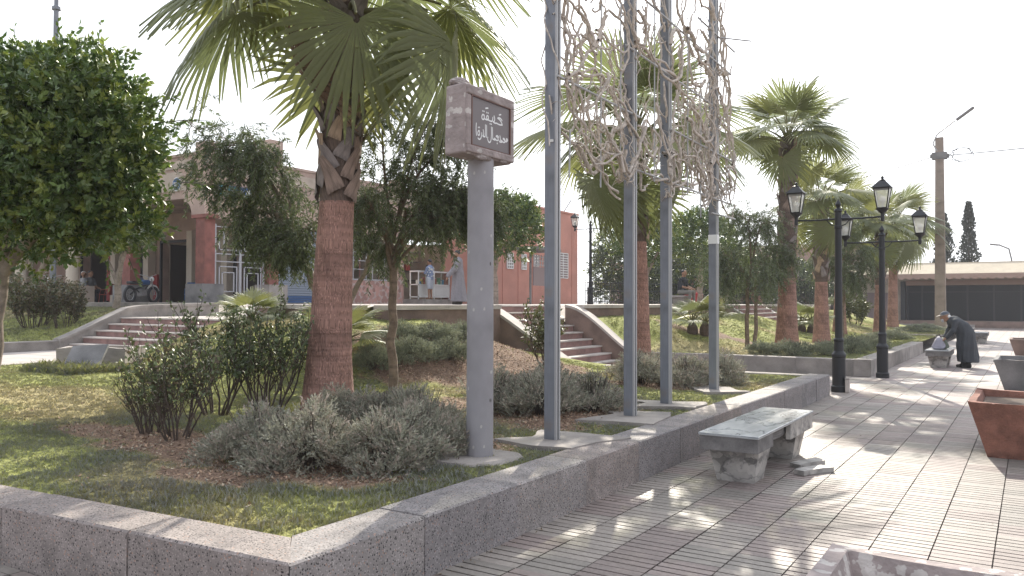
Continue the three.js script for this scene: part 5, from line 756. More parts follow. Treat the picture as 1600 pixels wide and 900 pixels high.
const shrubs = [
  [-5.19, 0.33, -4.38, 0.82, 0.55, 'round grey shrub at the far-left end of the dense row before the palm'], [-4.62, 0.33, -4.36, 0.86, 0.55, 'wide grey shrub with pinkish tips, second in the dense row before the palm'], [-4.15, 0.33, -4.72, 0.84, 0.53, 'wide grey shrub with pinkish tips, third in the dense row before the palm'], [-4.22, 0.33, -5.26, 0.72, 0.56, 'rounded grey shrub beside the sign column pad, closing the dense row'],
  [-6.15, 0.33, -6.2, 0.72, 0.42, 'low dark grey shrub at the foot of the big palm'], [-5.6, 0.33, -6.3, 0.76, 0.46, 'grey shrub between the big palm and the slender tree'], [-5.0, 0.33, -6.15, 0.72, 0.55, 'tall grey shrub behind the dense row, towards the sign column'],
  [-5.25, 0.33, -7.9, 0.85, 0.57, 'grey shrub behind the sign column'], [-4.62, 0.33, -7.85, 0.95, 0.58, 'dense grey shrub between the first and second steel posts'], [-4.35, 0.33, -8.5, 0.84, 0.54, 'grey shrub against the second steel post'], [-5.0, 0.33, -8.7, 0.9, 0.56, 'grey shrub behind the pair at the second post'],
  [-5.12, 0.33, -11.7, 1.02, 0.56, 'pale grey shrub behind the second and third posts'], [-4.45, 0.33, -11.85, 0.98, 0.56, 'pale grey shrub between the third and last posts'], [-4.12, 0.33, -12.6, 0.75, 0.54, 'pale grey shrub beyond the last steel post'], [-5.5, 0.33, -12.8, 1.0, 0.55, 'grey shrub at the foot of the slim-trunked palm'],
  [-8.9, 0.95, -10.39, 0.7, 0.38, 'sage shrub high on the bank under the retaining wall'], [-8.66, 0.92, -11.04, 0.92, 0.42, 'broad sage shrub on the bank, middle of the upper row'], [-8.63, 0.91, -11.85, 0.75, 0.38, 'sage shrub on the bank, end of the upper row behind the sign column'], [-8.24, 0.65, -9.86, 0.84, 0.5, 'round sage shrub low on the bank behind the slender trunk'], [-8.42, 0.6, -9.2, 0.62, 0.42, 'sage shrub low on the bank beside the big palm trunk'], [-8.0, 0.65, -10.6, 0.76, 0.46, 'round sage shrub low on the bank next to the sign column'],
  [-4.92, 0.33, -20.25, 0.98, 0.42, 'green-grey shrub before the stout-trunked palm'], [-4.28, 0.33, -20.75, 0.98, 0.44, 'green-grey shrub behind the nearer lamp post'], [-3.95, 0.33, -22.1, 1.0, 0.5, 'green-grey shrub between the two lamp posts'], [-3.75, 0.33, -23.9, 1.05, 0.52, 'green-grey shrub beside the second lamp post'], [-5.6, 0.34, -20.3, 0.9, 0.36, 'low green-grey shrub at the foot of the twin-stemmed tree'], [-4.3, 0.33, -31.7, 1.4, 0.4, 'low green shrub on the far part of the palm lawn'], [-4.25, 0.33, -40.8, 2.2, 0.42, 'wide low green hedge before the utility pole']];
const protos = [0, 1, 2].map((k) => mound(50 + k, 1, 0.6, 2900, 0.062, GREY)), protosS = [0, 1].map((k) => mound(60 + k, 1, 0.6, 2200, 0.066, SAGE));
const protoG = protos.map((p) => p.geo()), protoS = protosS.map((p) => p.geo());
shrubs.forEach(([x, y, z, w, h, label], k) => {
  const sage = k >= 15, o = stuffless(mesh('grey_shrub', (sage ? protoS : protoG)[k % (sage ? 2 : 3)], M.sprig)); o.position.set(x, y - 0.02, z); o.scale.set(w * 1.15, h / 0.6 * 1.16, w * 1.15); o.rotation.y = k * 1.7; tag(o, label, 'shrub', 'low grey shrubs');
});
function stuffless(o) { return o; }
// leafy twiggy bushes: many stems from one foot, leaves mostly near the tips
function twiggy(name, label, at, o) {
  const t = thing(name, label, 'bush', at), R = rngOf(o.seed), b = new G(), f = new G();
  const grow = (p, d, L, r, lev) => {
    const pts = [p.clone()], n = 5; let q = p.clone(), v = d.clone(); for (let k = 0; k < n; k++) { v.add(V((R() - 0.5) * 0.35, 0.09, (R() - 0.5) * 0.35)).normalize(); q = q.clone().addScaledVector(v, L / n); pts.push(q); }
    b.tube(pts, pts.map((_, k) => lerp(r, r * 0.55, k / n)), lev ? 4 : 6, false);
    if (lev < o.lev) { const m = lev ? 3 : 4; for (let k = 0; k < m; k++) { const i = 2 + Math.floor(R() * 4), s = rdir(R); s.y = Math.abs(s.y) * 0.6; grow(pts[i], v.clone().multiplyScalar(0.75).addScaledVector(s, 0.65).normalize(), L * (0.55 + 0.2 * R()), r * 0.6, lev + 1); } }
    if (lev >= o.lev - 1 && R() < (o.leafy ?? 0.9)) for (let k = 0; k < o.leaves; k++) { const u = pts[1 + Math.floor(R() * 5)], c = o.cols[Math.floor(R() * o.cols.length)], vv = 0.7 + 0.6 * R(), dir = rdir(R).add(V(0, 0.35, 0)).normalize(); if (u.y < o.minY) continue; f.color(c[0] * vv, c[1] * vv, c[2] * vv); f.kite(u.clone().add(rdir(R).multiplyScalar(0.02)), dir, dir.clone().cross(rdir(R)).normalize(), o.leaf * (0.7 + 0.6 * R()), o.leaf * 0.5, 0.15); }
  };
  for (let k = 0; k < o.stems; k++) { const a = k * 2.4 + R(), s = o.spread * (0.3 + 0.7 * R()); grow(V(Math.cos(a) * o.foot, -0.02, Math.sin(a) * o.foot), V(Math.cos(a) * s, 1, Math.sin(a) * s).normalize(), o.L * (0.8 + 0.4 * R()), o.r, 0); }
  mesh('stems', b, M.barkDark, t); stuff(mesh('foliage', f, M.leaf, t)); return t;
}
const BG = [[0.155, 0.20, 0.075], [0.18, 0.22, 0.085], [0.13, 0.17, 0.07], [0.20, 0.15, 0.09]];
twiggy('twiggy_bush', 'tall twiggy bush with bare lower stems left of the dense grey row', [-6.6, 0.33, -4.6], { seed: 2, stems: 15, spread: 0.48, foot: 0.09, L: 0.56, r: 0.009, lev: 2, leaves: 9, leaf: 0.05, minY: 0.36, cols: BG });
twiggy('twiggy_bush', 'small low twiggy bush at the foot of the tall twiggy one', [-7.12, 0.33, -4.68], { seed: 3, stems: 14, spread: 0.5, foot: 0.08, L: 0.33, r: 0.008, lev: 2, leaves: 3, leaf: 0.035, minY: 0.1, cols: BG });
twiggy('twiggy_bush', 'wide green hedge bush with flat top on slanting stems beside the palm trunk', [-7.25, 0.33, -6.2], { seed: 4, stems: 15, spread: 0.72, foot: 0.12, L: 0.62, r: 0.012, lev: 2, leaves: 11, leaf: 0.055, minY: 0.45, cols: [[0.13, 0.175, 0.065], [0.115, 0.155, 0.06], [0.155, 0.195, 0.075]] });
twiggy('twiggy_bush', 'green hedge bush behind the tall twiggy bush, reaching towards the palm', [-7.75, 0.33, -5.9], { seed: 9, stems: 12, spread: 0.6, foot: 0.12, L: 0.58, r: 0.012, lev: 2, leaves: 10, leaf: 0.055, minY: 0.45, cols: [[0.13, 0.175, 0.065], [0.115, 0.155, 0.06], [0.155, 0.195, 0.075]] });
twiggy('rose_bush', 'leafy rose bush in front of the main stairs', [-7.25, 0.42, -12.4], { seed: 5, stems: 9, spread: 0.42, foot: 0.06, L: 0.6, r: 0.012, lev: 2, leaves: 11, leaf: 0.075, minY: 0.35, cols: [[0.17, 0.19, 0.075], [0.14, 0.16, 0.065], [0.20, 0.20, 0.08]] });
twiggy('reddish_bush', 'reddish-green bush on the raised lawn below the cafe', [-21.6, 0.93, -10.9], { seed: 6, stems: 24, spread: 0.7, foot: 0.25, L: 0.62, r: 0.012, lev: 2, leaves: 14, leaf: 0.09, minY: 0.12, cols: [[0.21, 0.175, 0.085], [0.14, 0.165, 0.06], [0.25, 0.19, 0.10], [0.125, 0.15, 0.055]] });
twiggy('reddish_bush', 'smaller reddish bush at the end of the raised lawn hedge', [-20.75, 0.93, -11.2], { seed: 7, stems: 16, spread: 0.55, foot: 0.2, L: 0.55, r: 0.01, lev: 2, leaves: 12, leaf: 0.085, minY: 0.1, cols: [[0.15, 0.125, 0.06], [0.10, 0.12, 0.045], [0.17, 0.13, 0.07]] });
twiggy('yellow_bush', 'clipped yellow-green bush beside the parked bicycle', [-7.2, 0.5, -41.3], { seed: 8, stems: 20, spread: 0.6, foot: 0.3, L: 0.8, r: 0.012, lev: 2, leaves: 14, leaf: 0.12, minY: 0.2, cols: [[0.17, 0.18, 0.05], [0.13, 0.15, 0.045]] });
// ------------------------------------------------------------------ cafe with arcade
{
  const o = [-23.2, HP, -17.2], t = thing('cafe_building', 'pink and beige arcaded cafe building with red columns and shuttered shops', 'building', o), g = () => new G(o), Y = HP;
  const colX = [-23.2, -27.4, -31.2, -35.1, -39.0], colTop = 4.5, archTop = 5.08, top = 6.5;
  // front fascia with stepped arch openings
  const sh = new THREE.Shape(); sh.moveTo(-41, colTop); const seq = colX.slice().reverse();
  sh.lineTo(seq[0] - 0.3, colTop);
  seq.forEach((x, k) => { sh.lineTo(x + (k === seq.length - 1 ? 0.24 : 0.45), colTop); const nx = seq[k + 1]; if (nx === undefined) return; sh.quadraticCurveTo(x + 0.48, archTop - 0.12, x + 0.85, archTop - 0.12); sh.lineTo(x + 0.85, archTop); sh.lineTo(nx - 0.85, archTop); sh.lineTo(nx - 0.85, archTop - 0.12); sh.quadraticCurveTo(nx - 0.48, archTop - 0.12, nx - 0.45, colTop); });
  sh.lineTo(-22.96, top); sh.lineTo(-41, top); sh.closePath();
  const fg = new THREE.ExtrudeGeometry(sh, { depth: 0.34, bevelEnabled: false }); fg.translate(-o[0], -o[1], -17.3 - o[2]); mesh('front_fascia', fg, M.cafePink, t);
  for (let k = 0; k < 4; k++) { const a = colX[k + 1] + 0.7, b = colX[k] - 0.7; const s2 = new THREE.Shape(); s2.moveTo(a, 5.35); s2.quadraticCurveTo(a, 6.0, a + 0.6, 6.0); s2.lineTo(b - 0.6, 6.0); s2.quadraticCurveTo(b, 6.0, b, 5.35); s2.closePath(); const e = new THREE.ExtrudeGeometry(s2, { depth: 0.03, bevelEnabled: false }); e.translate(-o[0], -o[1], -16.96 - o[2] + 0.002); mesh('beige_panel', e, M.cafeBeige, t); mesh('parapet_panel', g().box(a - 0.4, 6.1, -16.958, b + 0.4, 6.36, -16.92), M.cafeBeige, t); }
  mesh('parapet_cap', g().box(-41, top + 0.002, -17.34, -22.92, top + 0.09, -16.9), M.cafePink, t);
  for (const x of colX) mesh('parapet_post', g().box(x - 0.25, top + 0.092, -17.4, x + 0.25, top + 0.42, -16.95), M.cafePink, t);
  colX.forEach((x, k) => {
    const red = k < 2, c = mesh('column', red ? g().box(x - 0.24, Y, -17.38, x + 0.24, colTop - 0.12, -16.98) : g().lathe([[0.24, 0], [0.24, 2.75], [0.3, 2.8], [0.3, 2.85]], [x, Y, -17.15], 20), red ? M.columnRed : M.cream, t);
    mesh('capital', g().box(x - 0.42, colTop - 0.118, -17.42, x + 0.42, colTop - 0.002, -16.93), red ? M.columnRed : M.cream, c);
    mesh('pedestal', g().box(x - 0.44 + (red ? 0 : 0.3), Y - 0.02, -17.6, x + 0.44 + (red ? 0 : 0.3), Y + 0.66, -16.75), red ? M.concreteGrey : M.cafeBeige, c);
  });
  // arcade ceiling and dark shop fronts behind
  mesh('arcade_ceiling', g().box(-41, archTop + 0.15, -20.6, -23.4, archTop + 0.35, -17.32), M.cafePink, t);
  const DOORS = [[-25.9, -24.2], [-28.0, -26.4], [-30.6, -28.6], [-33.2, -31.9], [-36.6, -34.6]]; { let x = -23.5; for (const [a, b] of [...DOORS, [-41, -41]]) { mesh('back_wall', g().box(b, Y - 0.02, -20.9, x, Y + 2.5, -20.6), M.cafePink, t); x = a; } } mesh('back_wall', g().box(-41, Y + 2.501, -20.9, -23.5, archTop + 0.149, -20.6), M.cafePink, t);
  mesh('room_wall', g().box(-41, Y, -26.3, -27.6, 6.29, -26.0), M.cafeBeige, t); mesh('room_wall', g().box(-41.3, Y, -26.3, -41.01, 6.29, -17.3), M.cafeBeige, t); mesh('room_wall', g().box(-27.6, Y, -26.0, -27.42, 6.29, -20.95), M.cafeBeige, t);
  for (const [a, b] of DOORS) { const d = mesh('door', g().obox([a + 0.05, Y + 1.25, -21.35], [0.05, 2.44, 0.85]), M.doorBrown, t); mesh('door_frame', g().box(a - 0.08, Y, -20.596, a, Y + 2.6, -20.5).box(b, Y, -20.596, b + 0.08, Y + 2.6, -20.5).box(a, Y + 2.5, -20.596, b, Y + 2.6, -20.5), M.dark, d); }
  for (const x of [-26.15, -28.3, -31.2, -33.6]) mesh('inner_pilaster', g().box(x - 0.17, Y, -20.55, x + 0.17, Y + 2.9, -20.2), M.cream, t);
  for (const [a, b, y0, y1] of [[-31.0, -30.72, 0.1, 1.2], [-34.4, -33.8, 0.1, 2.3]]) mesh('red_panel', g().box(a, Y + y0, -20.5, b, Y + y1, -20.42), mat(0.28, 0.03, 0.03, 0.6), t);
  // side facade, running back along the plaza
  mesh('side_wall', g().box(-23.5, 4.4, -31.0, -23.05, top, -17.45), M.cafePink, t); mesh('side_parapet_cap', g().box(-23.55, top + 0.002, -31.0, -23.0, top + 0.09, -17.46), M.cafePink, t);
  mesh('beige_band', g().box(-23.048, 5.9, -30.6, -23.02, 6.3, -17.9), M.cafeBeige, t);
  for (const z of [-19.9, -22.9, -26.85, -30.9]) { const c = mesh('column', g().box(-23.4, Y, z - 0.22, -22.98, 4.398, z + 0.22), z < -26 ? M.stonePatch : M.columnRed, t); if (z > -24) mesh('pedestal', g().box(-23.5, Y - 0.02, z - 0.42, -22.72, Y + 0.68, z + 0.42), M.concrete, c); mesh('parapet_post', g().box(-23.5, top + 0.092, z - 0.22, -22.98, top + 0.4, z + 0.22), M.cafePink, c); }
  mesh('side_back_wall', g().box(-27.4, Y, -27.0, -27.1, 4.399, -20.95), M.cafeBeige, t); mesh('inner_ceiling', g().box(-27.4, 4.401, -27.0, -23.52, 4.55, -20.95), M.cafeBeige, t); mesh('roof', g().box(-40, top - 0.2, -30.9, -23.52, top - 0.1, -17.36), M.concrete, t);
  { // gate of pale square bars
    const G0 = mesh('gate', g().box(-23.2, Y + 0.05, -17.58, -23.15, Y + 2.7, -17.52).box(-23.2, Y + 0.05, -19.62, -23.15, Y + 2.7, -19.56).box(-23.2, Y + 0.05, -18.62, -23.15, Y + 2.7, -18.54), M.grilleGrey, t);
    const bar = (z0, y0, z1, y1) => mesh('bar', g().box(-23.19, Y + Math.min(y0, y1), Math.min(z0, z1), -23.16, Y + Math.max(y0, y1), Math.max(z0, z1)), M.grilleGrey, G0), w = 0.035;
    for (const s of [0, 1]) { const z = s ? -18.62 : -17.58, q = (a, b, c, d) => bar(z - a, b, z - c, d); q(0, 0.06, 0.96, 0.06 + w); q(0, 1.42, 0.96, 1.42 + w); q(0, 1.68, 0.96, 1.68 + w); q(0, 2.6, 0.96, 2.6 + w); q(0.12, 0.2, 0.12 + w, 1.28); q(0.12, 1.25, 0.84, 1.25 + w); q(0.24, 0.3, 0.24 + w, 1.08); q(0.24, 1.05, 0.72, 1.05 + w); q(0.84, 0.06, 0.84 + w, 1.28); q(0.72, 0.4, 0.72 + w, 1.08); q(0.24, 0.4, 0.72, 0.4 + w); q(0.0, 0.22, 0.84, 0.22 + w); q(0.12, 1.82, 0.12 + w, 2.5); q(0.12, 1.82, 0.84, 1.82 + w); q(0.84, 1.82, 0.84 + w, 2.5); q(0.3, 2.0, 0.3 + w, 2.62); }
  }
  { const S = mesh('roller_shutter', g().box(-23.24, Y + 0.02, -22.6, -23.2, Y + 2.75, -20.25), M.shutter, t); for (let k = 0; k < 30; k++) mesh('slat', g().hex([[-23.2, -22.58], [-23.2, -20.27], [-23.155, -20.27], [-23.155, -22.58]], Y + 0.04 + k * 0.09, Y + 0.04 + k * 0.09 + 0.075, [[-23.2, -22.58], [-23.2, -20.27], [-23.185, -20.27], [-23.185, -22.58]]), k < 3 ? M.blue : M.shutter, S); mesh('lock_box', g().box(-23.16, Y + 1.55, -21.5, -23.1, Y + 1.63, -21.3), M.dark, S); }
  mesh('stone_dado', g().box(-23.3, Y, -26.6, -23.0, Y + 0.95, -23.15), M.stonePatch, t);
  { const W = mesh('window_grille', g().box(-23.2, Y + 0.97, -26.6, -23.16, Y + 1.02, -23.15).box(-23.2, Y + 2.55, -26.6, -23.16, Y + 2.6, -23.15), M.grilleGrey, t); for (let k = 0; k < 9; k++) { const z = -23.4 - k * 0.38; mesh('bar', g().box(-23.19, Y + 1.021, z - 0.015, -23.165, Y + 2.549, z + 0.015), k % 3 ? M.grilleGrey : M.columnRed, W); } for (const y of [1.4, 1.75, 2.1]) mesh('bar', g().box(-23.164, Y + y, -26.0, -23.15, Y + y + 0.03, -23.6), M.grilleGrey, W); }
  // signs: blue roundel and blue board with white marks
  const disc = mesh('round_sign', new THREE.CylinderGeometry(0.24, 0.24, 0.04, 32).rotateX(Math.PI / 2).translate(-24.4 - o[0], 5.58 - o[1], -16.93 - o[2]), M.white, t); mesh('sign_face', new THREE.CylinderGeometry(0.205, 0.205, 0.02, 32).rotateX(Math.PI / 2).translate(-24.4 - o[0], 5.58 - o[1], -16.905 - o[2]), M.blue, disc);
  for (const [x, y, w] of [[-24.44, 5.62, 0.2], [-24.38, 5.53, 0.22]]) for (let k = 0; k < 6; k++) mesh('mark', g().box(x - w / 2 + k * w / 6 + 0.004, y - 0.02 - 0.012 * (k % 2), -16.894, x - w / 2 + (k + 0.7) * w / 6, y + 0.02 + 0.012 * ((k + 1) % 2), -16.888), M.white, disc);
  const bd = mesh('sign_board', g().box(-23.04, 5.18, -19.3, -22.96, 5.55, -17.5), M.blue, t), R = rngOf(6); mesh('board_panel', g().box(-22.959, 5.2, -18.2, -22.95, 5.53, -17.55), mat(0.04, 0.2, 0.25, 0.6), bd);
  for (let k = 0; k < 16; k++) { const z = -17.7 - k * 0.095, y = 5.3 + 0.06 * Math.sin(k * 1.9); mesh('mark', g().box(-22.949, y, z - 0.03 - 0.02 * R(), -22.944, y + 0.05 + 0.09 * R(), z + 0.02), M.white, bd); }
  mesh('roof_hut', g().box(-27.5, top - 0.1, -21.5, -24.8, top + 0.75, -19.6), M.white, t); mesh('chimney', g().box(-23.6, top, -20.3, -23.0, top + 0.95, -19.7), M.cafePink, t);
  // kiosk bay
  mesh('kiosk_back', g().box(-25.6, Y, -31.2, -25.4, 4.399, -27.0), M.cafeBeige, t); mesh('kiosk_end_wall', g().box(-25.399, Y, -31.3, -23.41, 4.399, -31.02), M.cafeBeige, t); mesh('shop_end_wall', g().box(-27.09, Y, -27.25, -25.61, 4.398, -27.01).box(-25.399, Y, -27.02, -23.42, 4.398, -26.9), M.cafeBeige, t); for (const y of [1.1, 1.55, 2.0, 2.45]) mesh('shelf', g().box(-25.4, Y + y, -30.8, -25.05, Y + y + 0.03, -27.1), mat(0.12, 0.1, 0.09), t); mesh('kiosk_plinth', g().box(-24.6, Y - 0.02, -30.7, -21.9, Y + 0.2, -27.05), M.concrete, t);
}
{ // goods in the kiosk and the white display counter
  const o = [-22.75, HP + 0.2, -28.7], t = thing('display_counter', 'white framed glass display counter at the kiosk', 'counter', o), g = () => new G(o), Y = HP + 0.2, x0 = -23.0, x1 = -22.5, z0 = -29.75, z1 = -27.5;
  mesh('frame', g().box(x0, Y + 0.08, z0, x1, Y + 0.13, z1).box(x0, Y + 0.62, z0, x1, Y + 0.67, z1).box(x0, Y + 1.2, z0, x1, Y + 1.26, z1), M.white, t);
  for (const z of [z0 + 0.02, (z0 + z1) / 2, z1 - 0.02]) for (const x of [x0 + 0.02, x1 - 0.02]) mesh('upright', g().box(x - 0.02, Y, z - 0.02, x + 0.02, Y + (x < -22.8 ? 1.2 : 1.199), z + 0.02), M.white, t);
  mesh('lower_panel', g().box(x1 - 0.06, Y + 0.131, z0 + 0.04, x1 - 0.04, Y + 0.619, z1 - 0.04), M.white, t); for (let k = 0; k < 26; k++) { const z = lerp(z0 + 0.1, z1 - 0.1, k / 25); mesh('rib', g().box(x1 - 0.039, Y + 0.14, z - 0.018, x1 - 0.015, Y + 0.61, z + 0.018), M.white, t); }
  for (const [a, b] of [[z0 + 0.05, (z0 + z1) / 2 - 0.03], [(z0 + z1) / 2 + 0.03, z1 - 0.05]]) mesh('pane', g().box(x1 - 0.034, Y + 0.675, a, x1 - 0.028, Y + 1.195, b), M.glassPane, t);
  const R = rngOf(12), cols = [[0.5, 0.5, 0.45], [0.1, 0.3, 0.45], [0.5, 0.35, 0.1], [0.45, 0.1, 0.08], [0.6, 0.55, 0.4], [0.15, 0.35, 0.2]].map((c) => mat(...c, 0.6)), W = ['white', 'blue', 'orange', 'red', 'cream', 'green'];
  for (let k = 0; k < 14; k++) { const z = z1 - 0.2 - k * 0.135, h = 0.1 + 0.22 * R(), c = k % 6, p = thing('goods_box', `small ${W[c]} packet inside the glass of the kiosk counter`, 'packet', [-22.72, Y + 0.672, z], 0, `${W[c]} packets in the kiosk counter`); mesh('carton', new G().box(-0.06, 0, -0.05, 0.06, h, 0.05), cols[c], p); mesh('flap', new G().box(-0.055, h + 0.001, -0.045, 0.055, h + 0.012, 0.045), M.white, p); }
  for (let k = 0; k < 5; k++) { const p = thing('goods_box', `dark packet on the kiosk shelf, ${['first', 'second', 'third', 'fourth', 'fifth'][k]} from the column side`, 'packet', [-25.2, HP + 1.58, -27.5 - k * 0.6]); mesh('carton', new G().box(-0.1, 0, -0.15, 0.1, 0.3, 0.15), cols[(k * 2 + 1) % 6], p); mesh('flap', new G().box(-0.09, 0.301, -0.14, 0.09, 0.315, 0.14), M.white, p); }
  const sc = thing('scales', 'small dark counter scales with white dial on the kiosk counter', 'scales', [-22.75, Y + 1.26, -28.55]); mesh('body', new G().hex([[-0.13, -0.16], [-0.13, 0.16], [0.13, 0.16], [0.13, -0.16]], 0, 0.3, [[-0.09, -0.12], [-0.09, 0.12], [0.09, 0.12], [0.09, -0.12]]), M.dark, sc); mesh('dial', new THREE.CylinderGeometry(0.08, 0.08, 0.02, 20).rotateZ(Math.PI / 2).translate(0.115, 0.15, 0), M.white, sc);
}
// ------------------------------------------------------------------ pink building, shelter, railing
{
  const o = [-20, HP, -33.6], t = thing('pink_building', 'plain salmon-pink building with small white ventilation grids', 'building', o), g = () => new G(o), x = -20, Y = HP;
  mesh('wall', g().box(-22.9, Y - 0.02, -37.5, x, 6.15, -29.8), M.pink, t); mesh('roof_cap', g().box(-22.95, 6.152, -37.56, x + 0.05, 6.24, -29.74), M.pink, t);
  for (const z of [-30.4, -31.7, -33.0, -34.3, -36.9]) mesh('pilaster', g().box(x + 0.001, Y - 0.02, z - 0.05, x + 0.03, 6.1, z + 0.05), M.pink, t);
  const grid = (z0, z1, y0, y1, nz, ny) => { const b = mesh('vent', g().box(x - 0.02, y0, z0, x + 0.012, y1, z1), M.mauve, t); for (let k = 0; k <= nz; k++) { const z = lerp(z0, z1, k / nz); mesh('bar', g().box(x + 0.013, y0, z - 0.02, x + 0.05, y1, z + 0.02), M.white, b); } for (let k = 0; k <= ny; k++) { const y = lerp(y0, y1, k / ny); mesh('bar', g().box(x + 0.0145, y - 0.02, z0, x + 0.047, y + 0.02, z1), M.white, b); } };
  grid(-31.2, -30.7, 3.15, 3.85, 3, 5); grid(-32.35, -31.95, 3.15, 3.85, 3, 5); grid(-33.4, -33.1, 3.15, 3.85, 2, 5); grid(-36.4, -35.4, 2.85, 4.1, 2, 10);
  for (let k = 0; k < 9; k++) mesh('groove_band', g().box(x + 0.002, 4.45 + k * 0.18, -37.46, x + 0.02, 4.45 + k * 0.18 + 0.14, -36.99), M.pink, t);
  mesh('roof_rod', g().tube([[-20.4, 6.2, -36.6], [-20.1, 6.95, -37.0]], 0.03, 6), M.steelLight, t);
}
{
  const o = [-16.6, HP, -27.2], t = thing('shelter', 'thin metal shelter frame with a notice panel before the pink wall', 'shelter', o, 0.15); const p = M.concreteGrey;
  for (const [x, z] of [[0, 0], [0, -1.9]]) mesh('post', new G().tube([[x, -0.02, z], [x, 2.15, z]], 0.05, 10), p, t); mesh('roof', new G().box(-0.5, 2.15, -2.1, 0.5, 2.27, 0.25), p, t);
  const pn = mesh('notice_panel', new G().box(-0.03, 0.75, -1.5, 0.03, 1.5, -0.3), M.mauve, t); for (let k = 0; k < 5; k++) mesh('mesh_bar', new G().box(-0.02, 1.52, -1.45 + k * 0.27, 0.02, 2.0, -1.42 + k * 0.27), M.grilleGrey, pn); for (let k = 0; k < 3; k++) mesh('mesh_bar', new G().box(-0.018, 1.58 + k * 0.16, -1.5, 0.018, 1.61 + k * 0.16, -0.3), M.grilleGrey, pn);
}
{ const a = [-19.8, -38.0], b = [-13.2, -58], t = thing('railing', 'black iron railing with thin upright bars along the back of the plaza', 'railing', [a[0], HP, a[1]]), n = 150, L = Math.hypot(b[0] - a[0], b[1] - a[1]), an = Math.atan2(b[0] - a[0], b[1] - a[1]);
  const at = (f) => [(b[0] - a[0]) * f, (b[1] - a[1]) * f]; for (let k = 0; k <= n; k++) { const [x, z] = at(k / n); mesh('bar', new G().tube([[x, 0, z], [x, 1.28, z]], 0.014, 4), M.blackIron, t); }
  for (const y of [0.12, 0.7, 1.15]) { const [x1, z1] = at(1); mesh('rail', new G().tube([[0, y, 0], [x1, y, z1]], 0.025, 4), M.blackIron, t); }
  for (const [f, w] of [[0.43, 'nearer to the pink building'], [0.72, 'farther from the pink building']]) { const [x, z] = at(f), p = thing('gate_pillar', `short pink gate pillar with pointed cap in the railing, ${w}`, 'pillar', [a[0] + x, HP, a[1] + z], 0, 'pink gate pillars'); mesh('shaft', new G().box(-0.4, -0.02, -0.4, 0.4, 1.2, 0.4), M.pink, p); mesh('cap', new G().hex([[-0.45, -0.45], [-0.45, 0.45], [0.45, 0.45], [0.45, -0.45]], 1.202, 1.55, [[-0.03, -0.03], [-0.03, 0.03], [0.03, 0.03], [0.03, -0.03]]), M.pink, p); }
}
// ------------------------------------------------------------------ shop with long awning, houses behind
{
  const zf = -64, o = [-6, 0, zf], t = thing('awning_building', 'long low shop with beige scalloped awning and dark glazed front', 'building', o), g = () => new G(o), x0 = -16.2, x1 = 14;
  mesh('plinth', g().box(x0 - 0.5, -0.02, zf - 0.2, x1, 0.42, zf + 1.6), M.wallBrown, t); mesh('step', g().box(-8.6, -0.02, zf + 1.602, -3.2, 0.2, zf + 2.0), M.concrete, t);
  mesh('wall', g().box(x0, 0.42, zf - 6, x1, 4.3, zf - 0.3), M.cream, t);
  const pane = (a, b, y0 = 0.43, y1 = 2.9) => { const p = mesh('shop_window', g().box(a, y0, zf - 0.298, b, y1, zf - 0.2), M.darkGlass, t); const n = Math.max(2, Math.round((b - a) / 1.6)); for (let k = 0; k <= n; k++) { const x = lerp(a, b, k / n); mesh('mullion', g().box(x - 0.06, y0, zf - 0.199, x + 0.06, y1, zf - 0.12), M.dark, p); } mesh('transom', g().box(a, y1 - 0.5, zf - 0.198, b, y1 - 0.44, zf - 0.14), M.dark, p); return p; };
  pane(-7.5, -5.6); pane(-5.3, 12);
  for (const [a, b] of [[-14.4, -12.3], [-11.1, -8.3]]) mesh('painted_panel', g().box(a, 0.5, zf - 0.298, b, 2.4, zf - 0.27), M.mauve, t);
  for (const x of [-15.6, -11.7, -7.75]) mesh('dark_post', g().box(x - 0.16, 0.43, zf - 0.25, x + 0.16, 3.2, zf + 0.1), M.dark, t);
  mesh('lintel', g().box(-7.6, 2.9, zf - 0.25, 12, 3.25, zf - 0.05), M.valance, t);
  for (const [a, b, yb] of [[-7.9, x1, 4.45], [-16.6, -13.4, 4.2], [-11.9, -8.1, 4.35]]) { const aw = mesh('awning', g().hex([[a, zf - 0.32], [a, zf + 1.5], [b, zf + 1.5], [b, zf - 0.32]].map((q, k) => [...q, k === 0 || k === 3 ? yb - 0.05 : 3.62]), 0, 0, [[a, zf - 0.32], [a, zf + 1.5], [b, zf + 1.5], [b, zf - 0.32]].map((q, k) => [...q, k === 0 || k === 3 ? yb : 3.67])), M.awning, t); const n = Math.round((b - a) / 0.5); for (let k = 0; k < n; k++) { const xa = lerp(a, b, k / n), xb = lerp(a, b, (k + 1) / n), s = new THREE.Shape(); s.moveTo(xa, 3.66); s.lineTo(xa, 3.4); s.quadraticCurveTo((xa + xb) / 2, 3.12, xb, 3.4); s.lineTo(xb, 3.66); s.closePath(); mesh('scallop', new THREE.ExtrudeGeometry(s, { depth: 0.03, bevelEnabled: false, curveSegments: 5 }).translate(-o[0], -o[1], 1.501), M.valance, aw); } }
  mesh('roof_slab', g().box(x0 - 0.1, 4.302, zf - 6.1, x1, 4.5, zf - 0.33), M.awning, t);
}
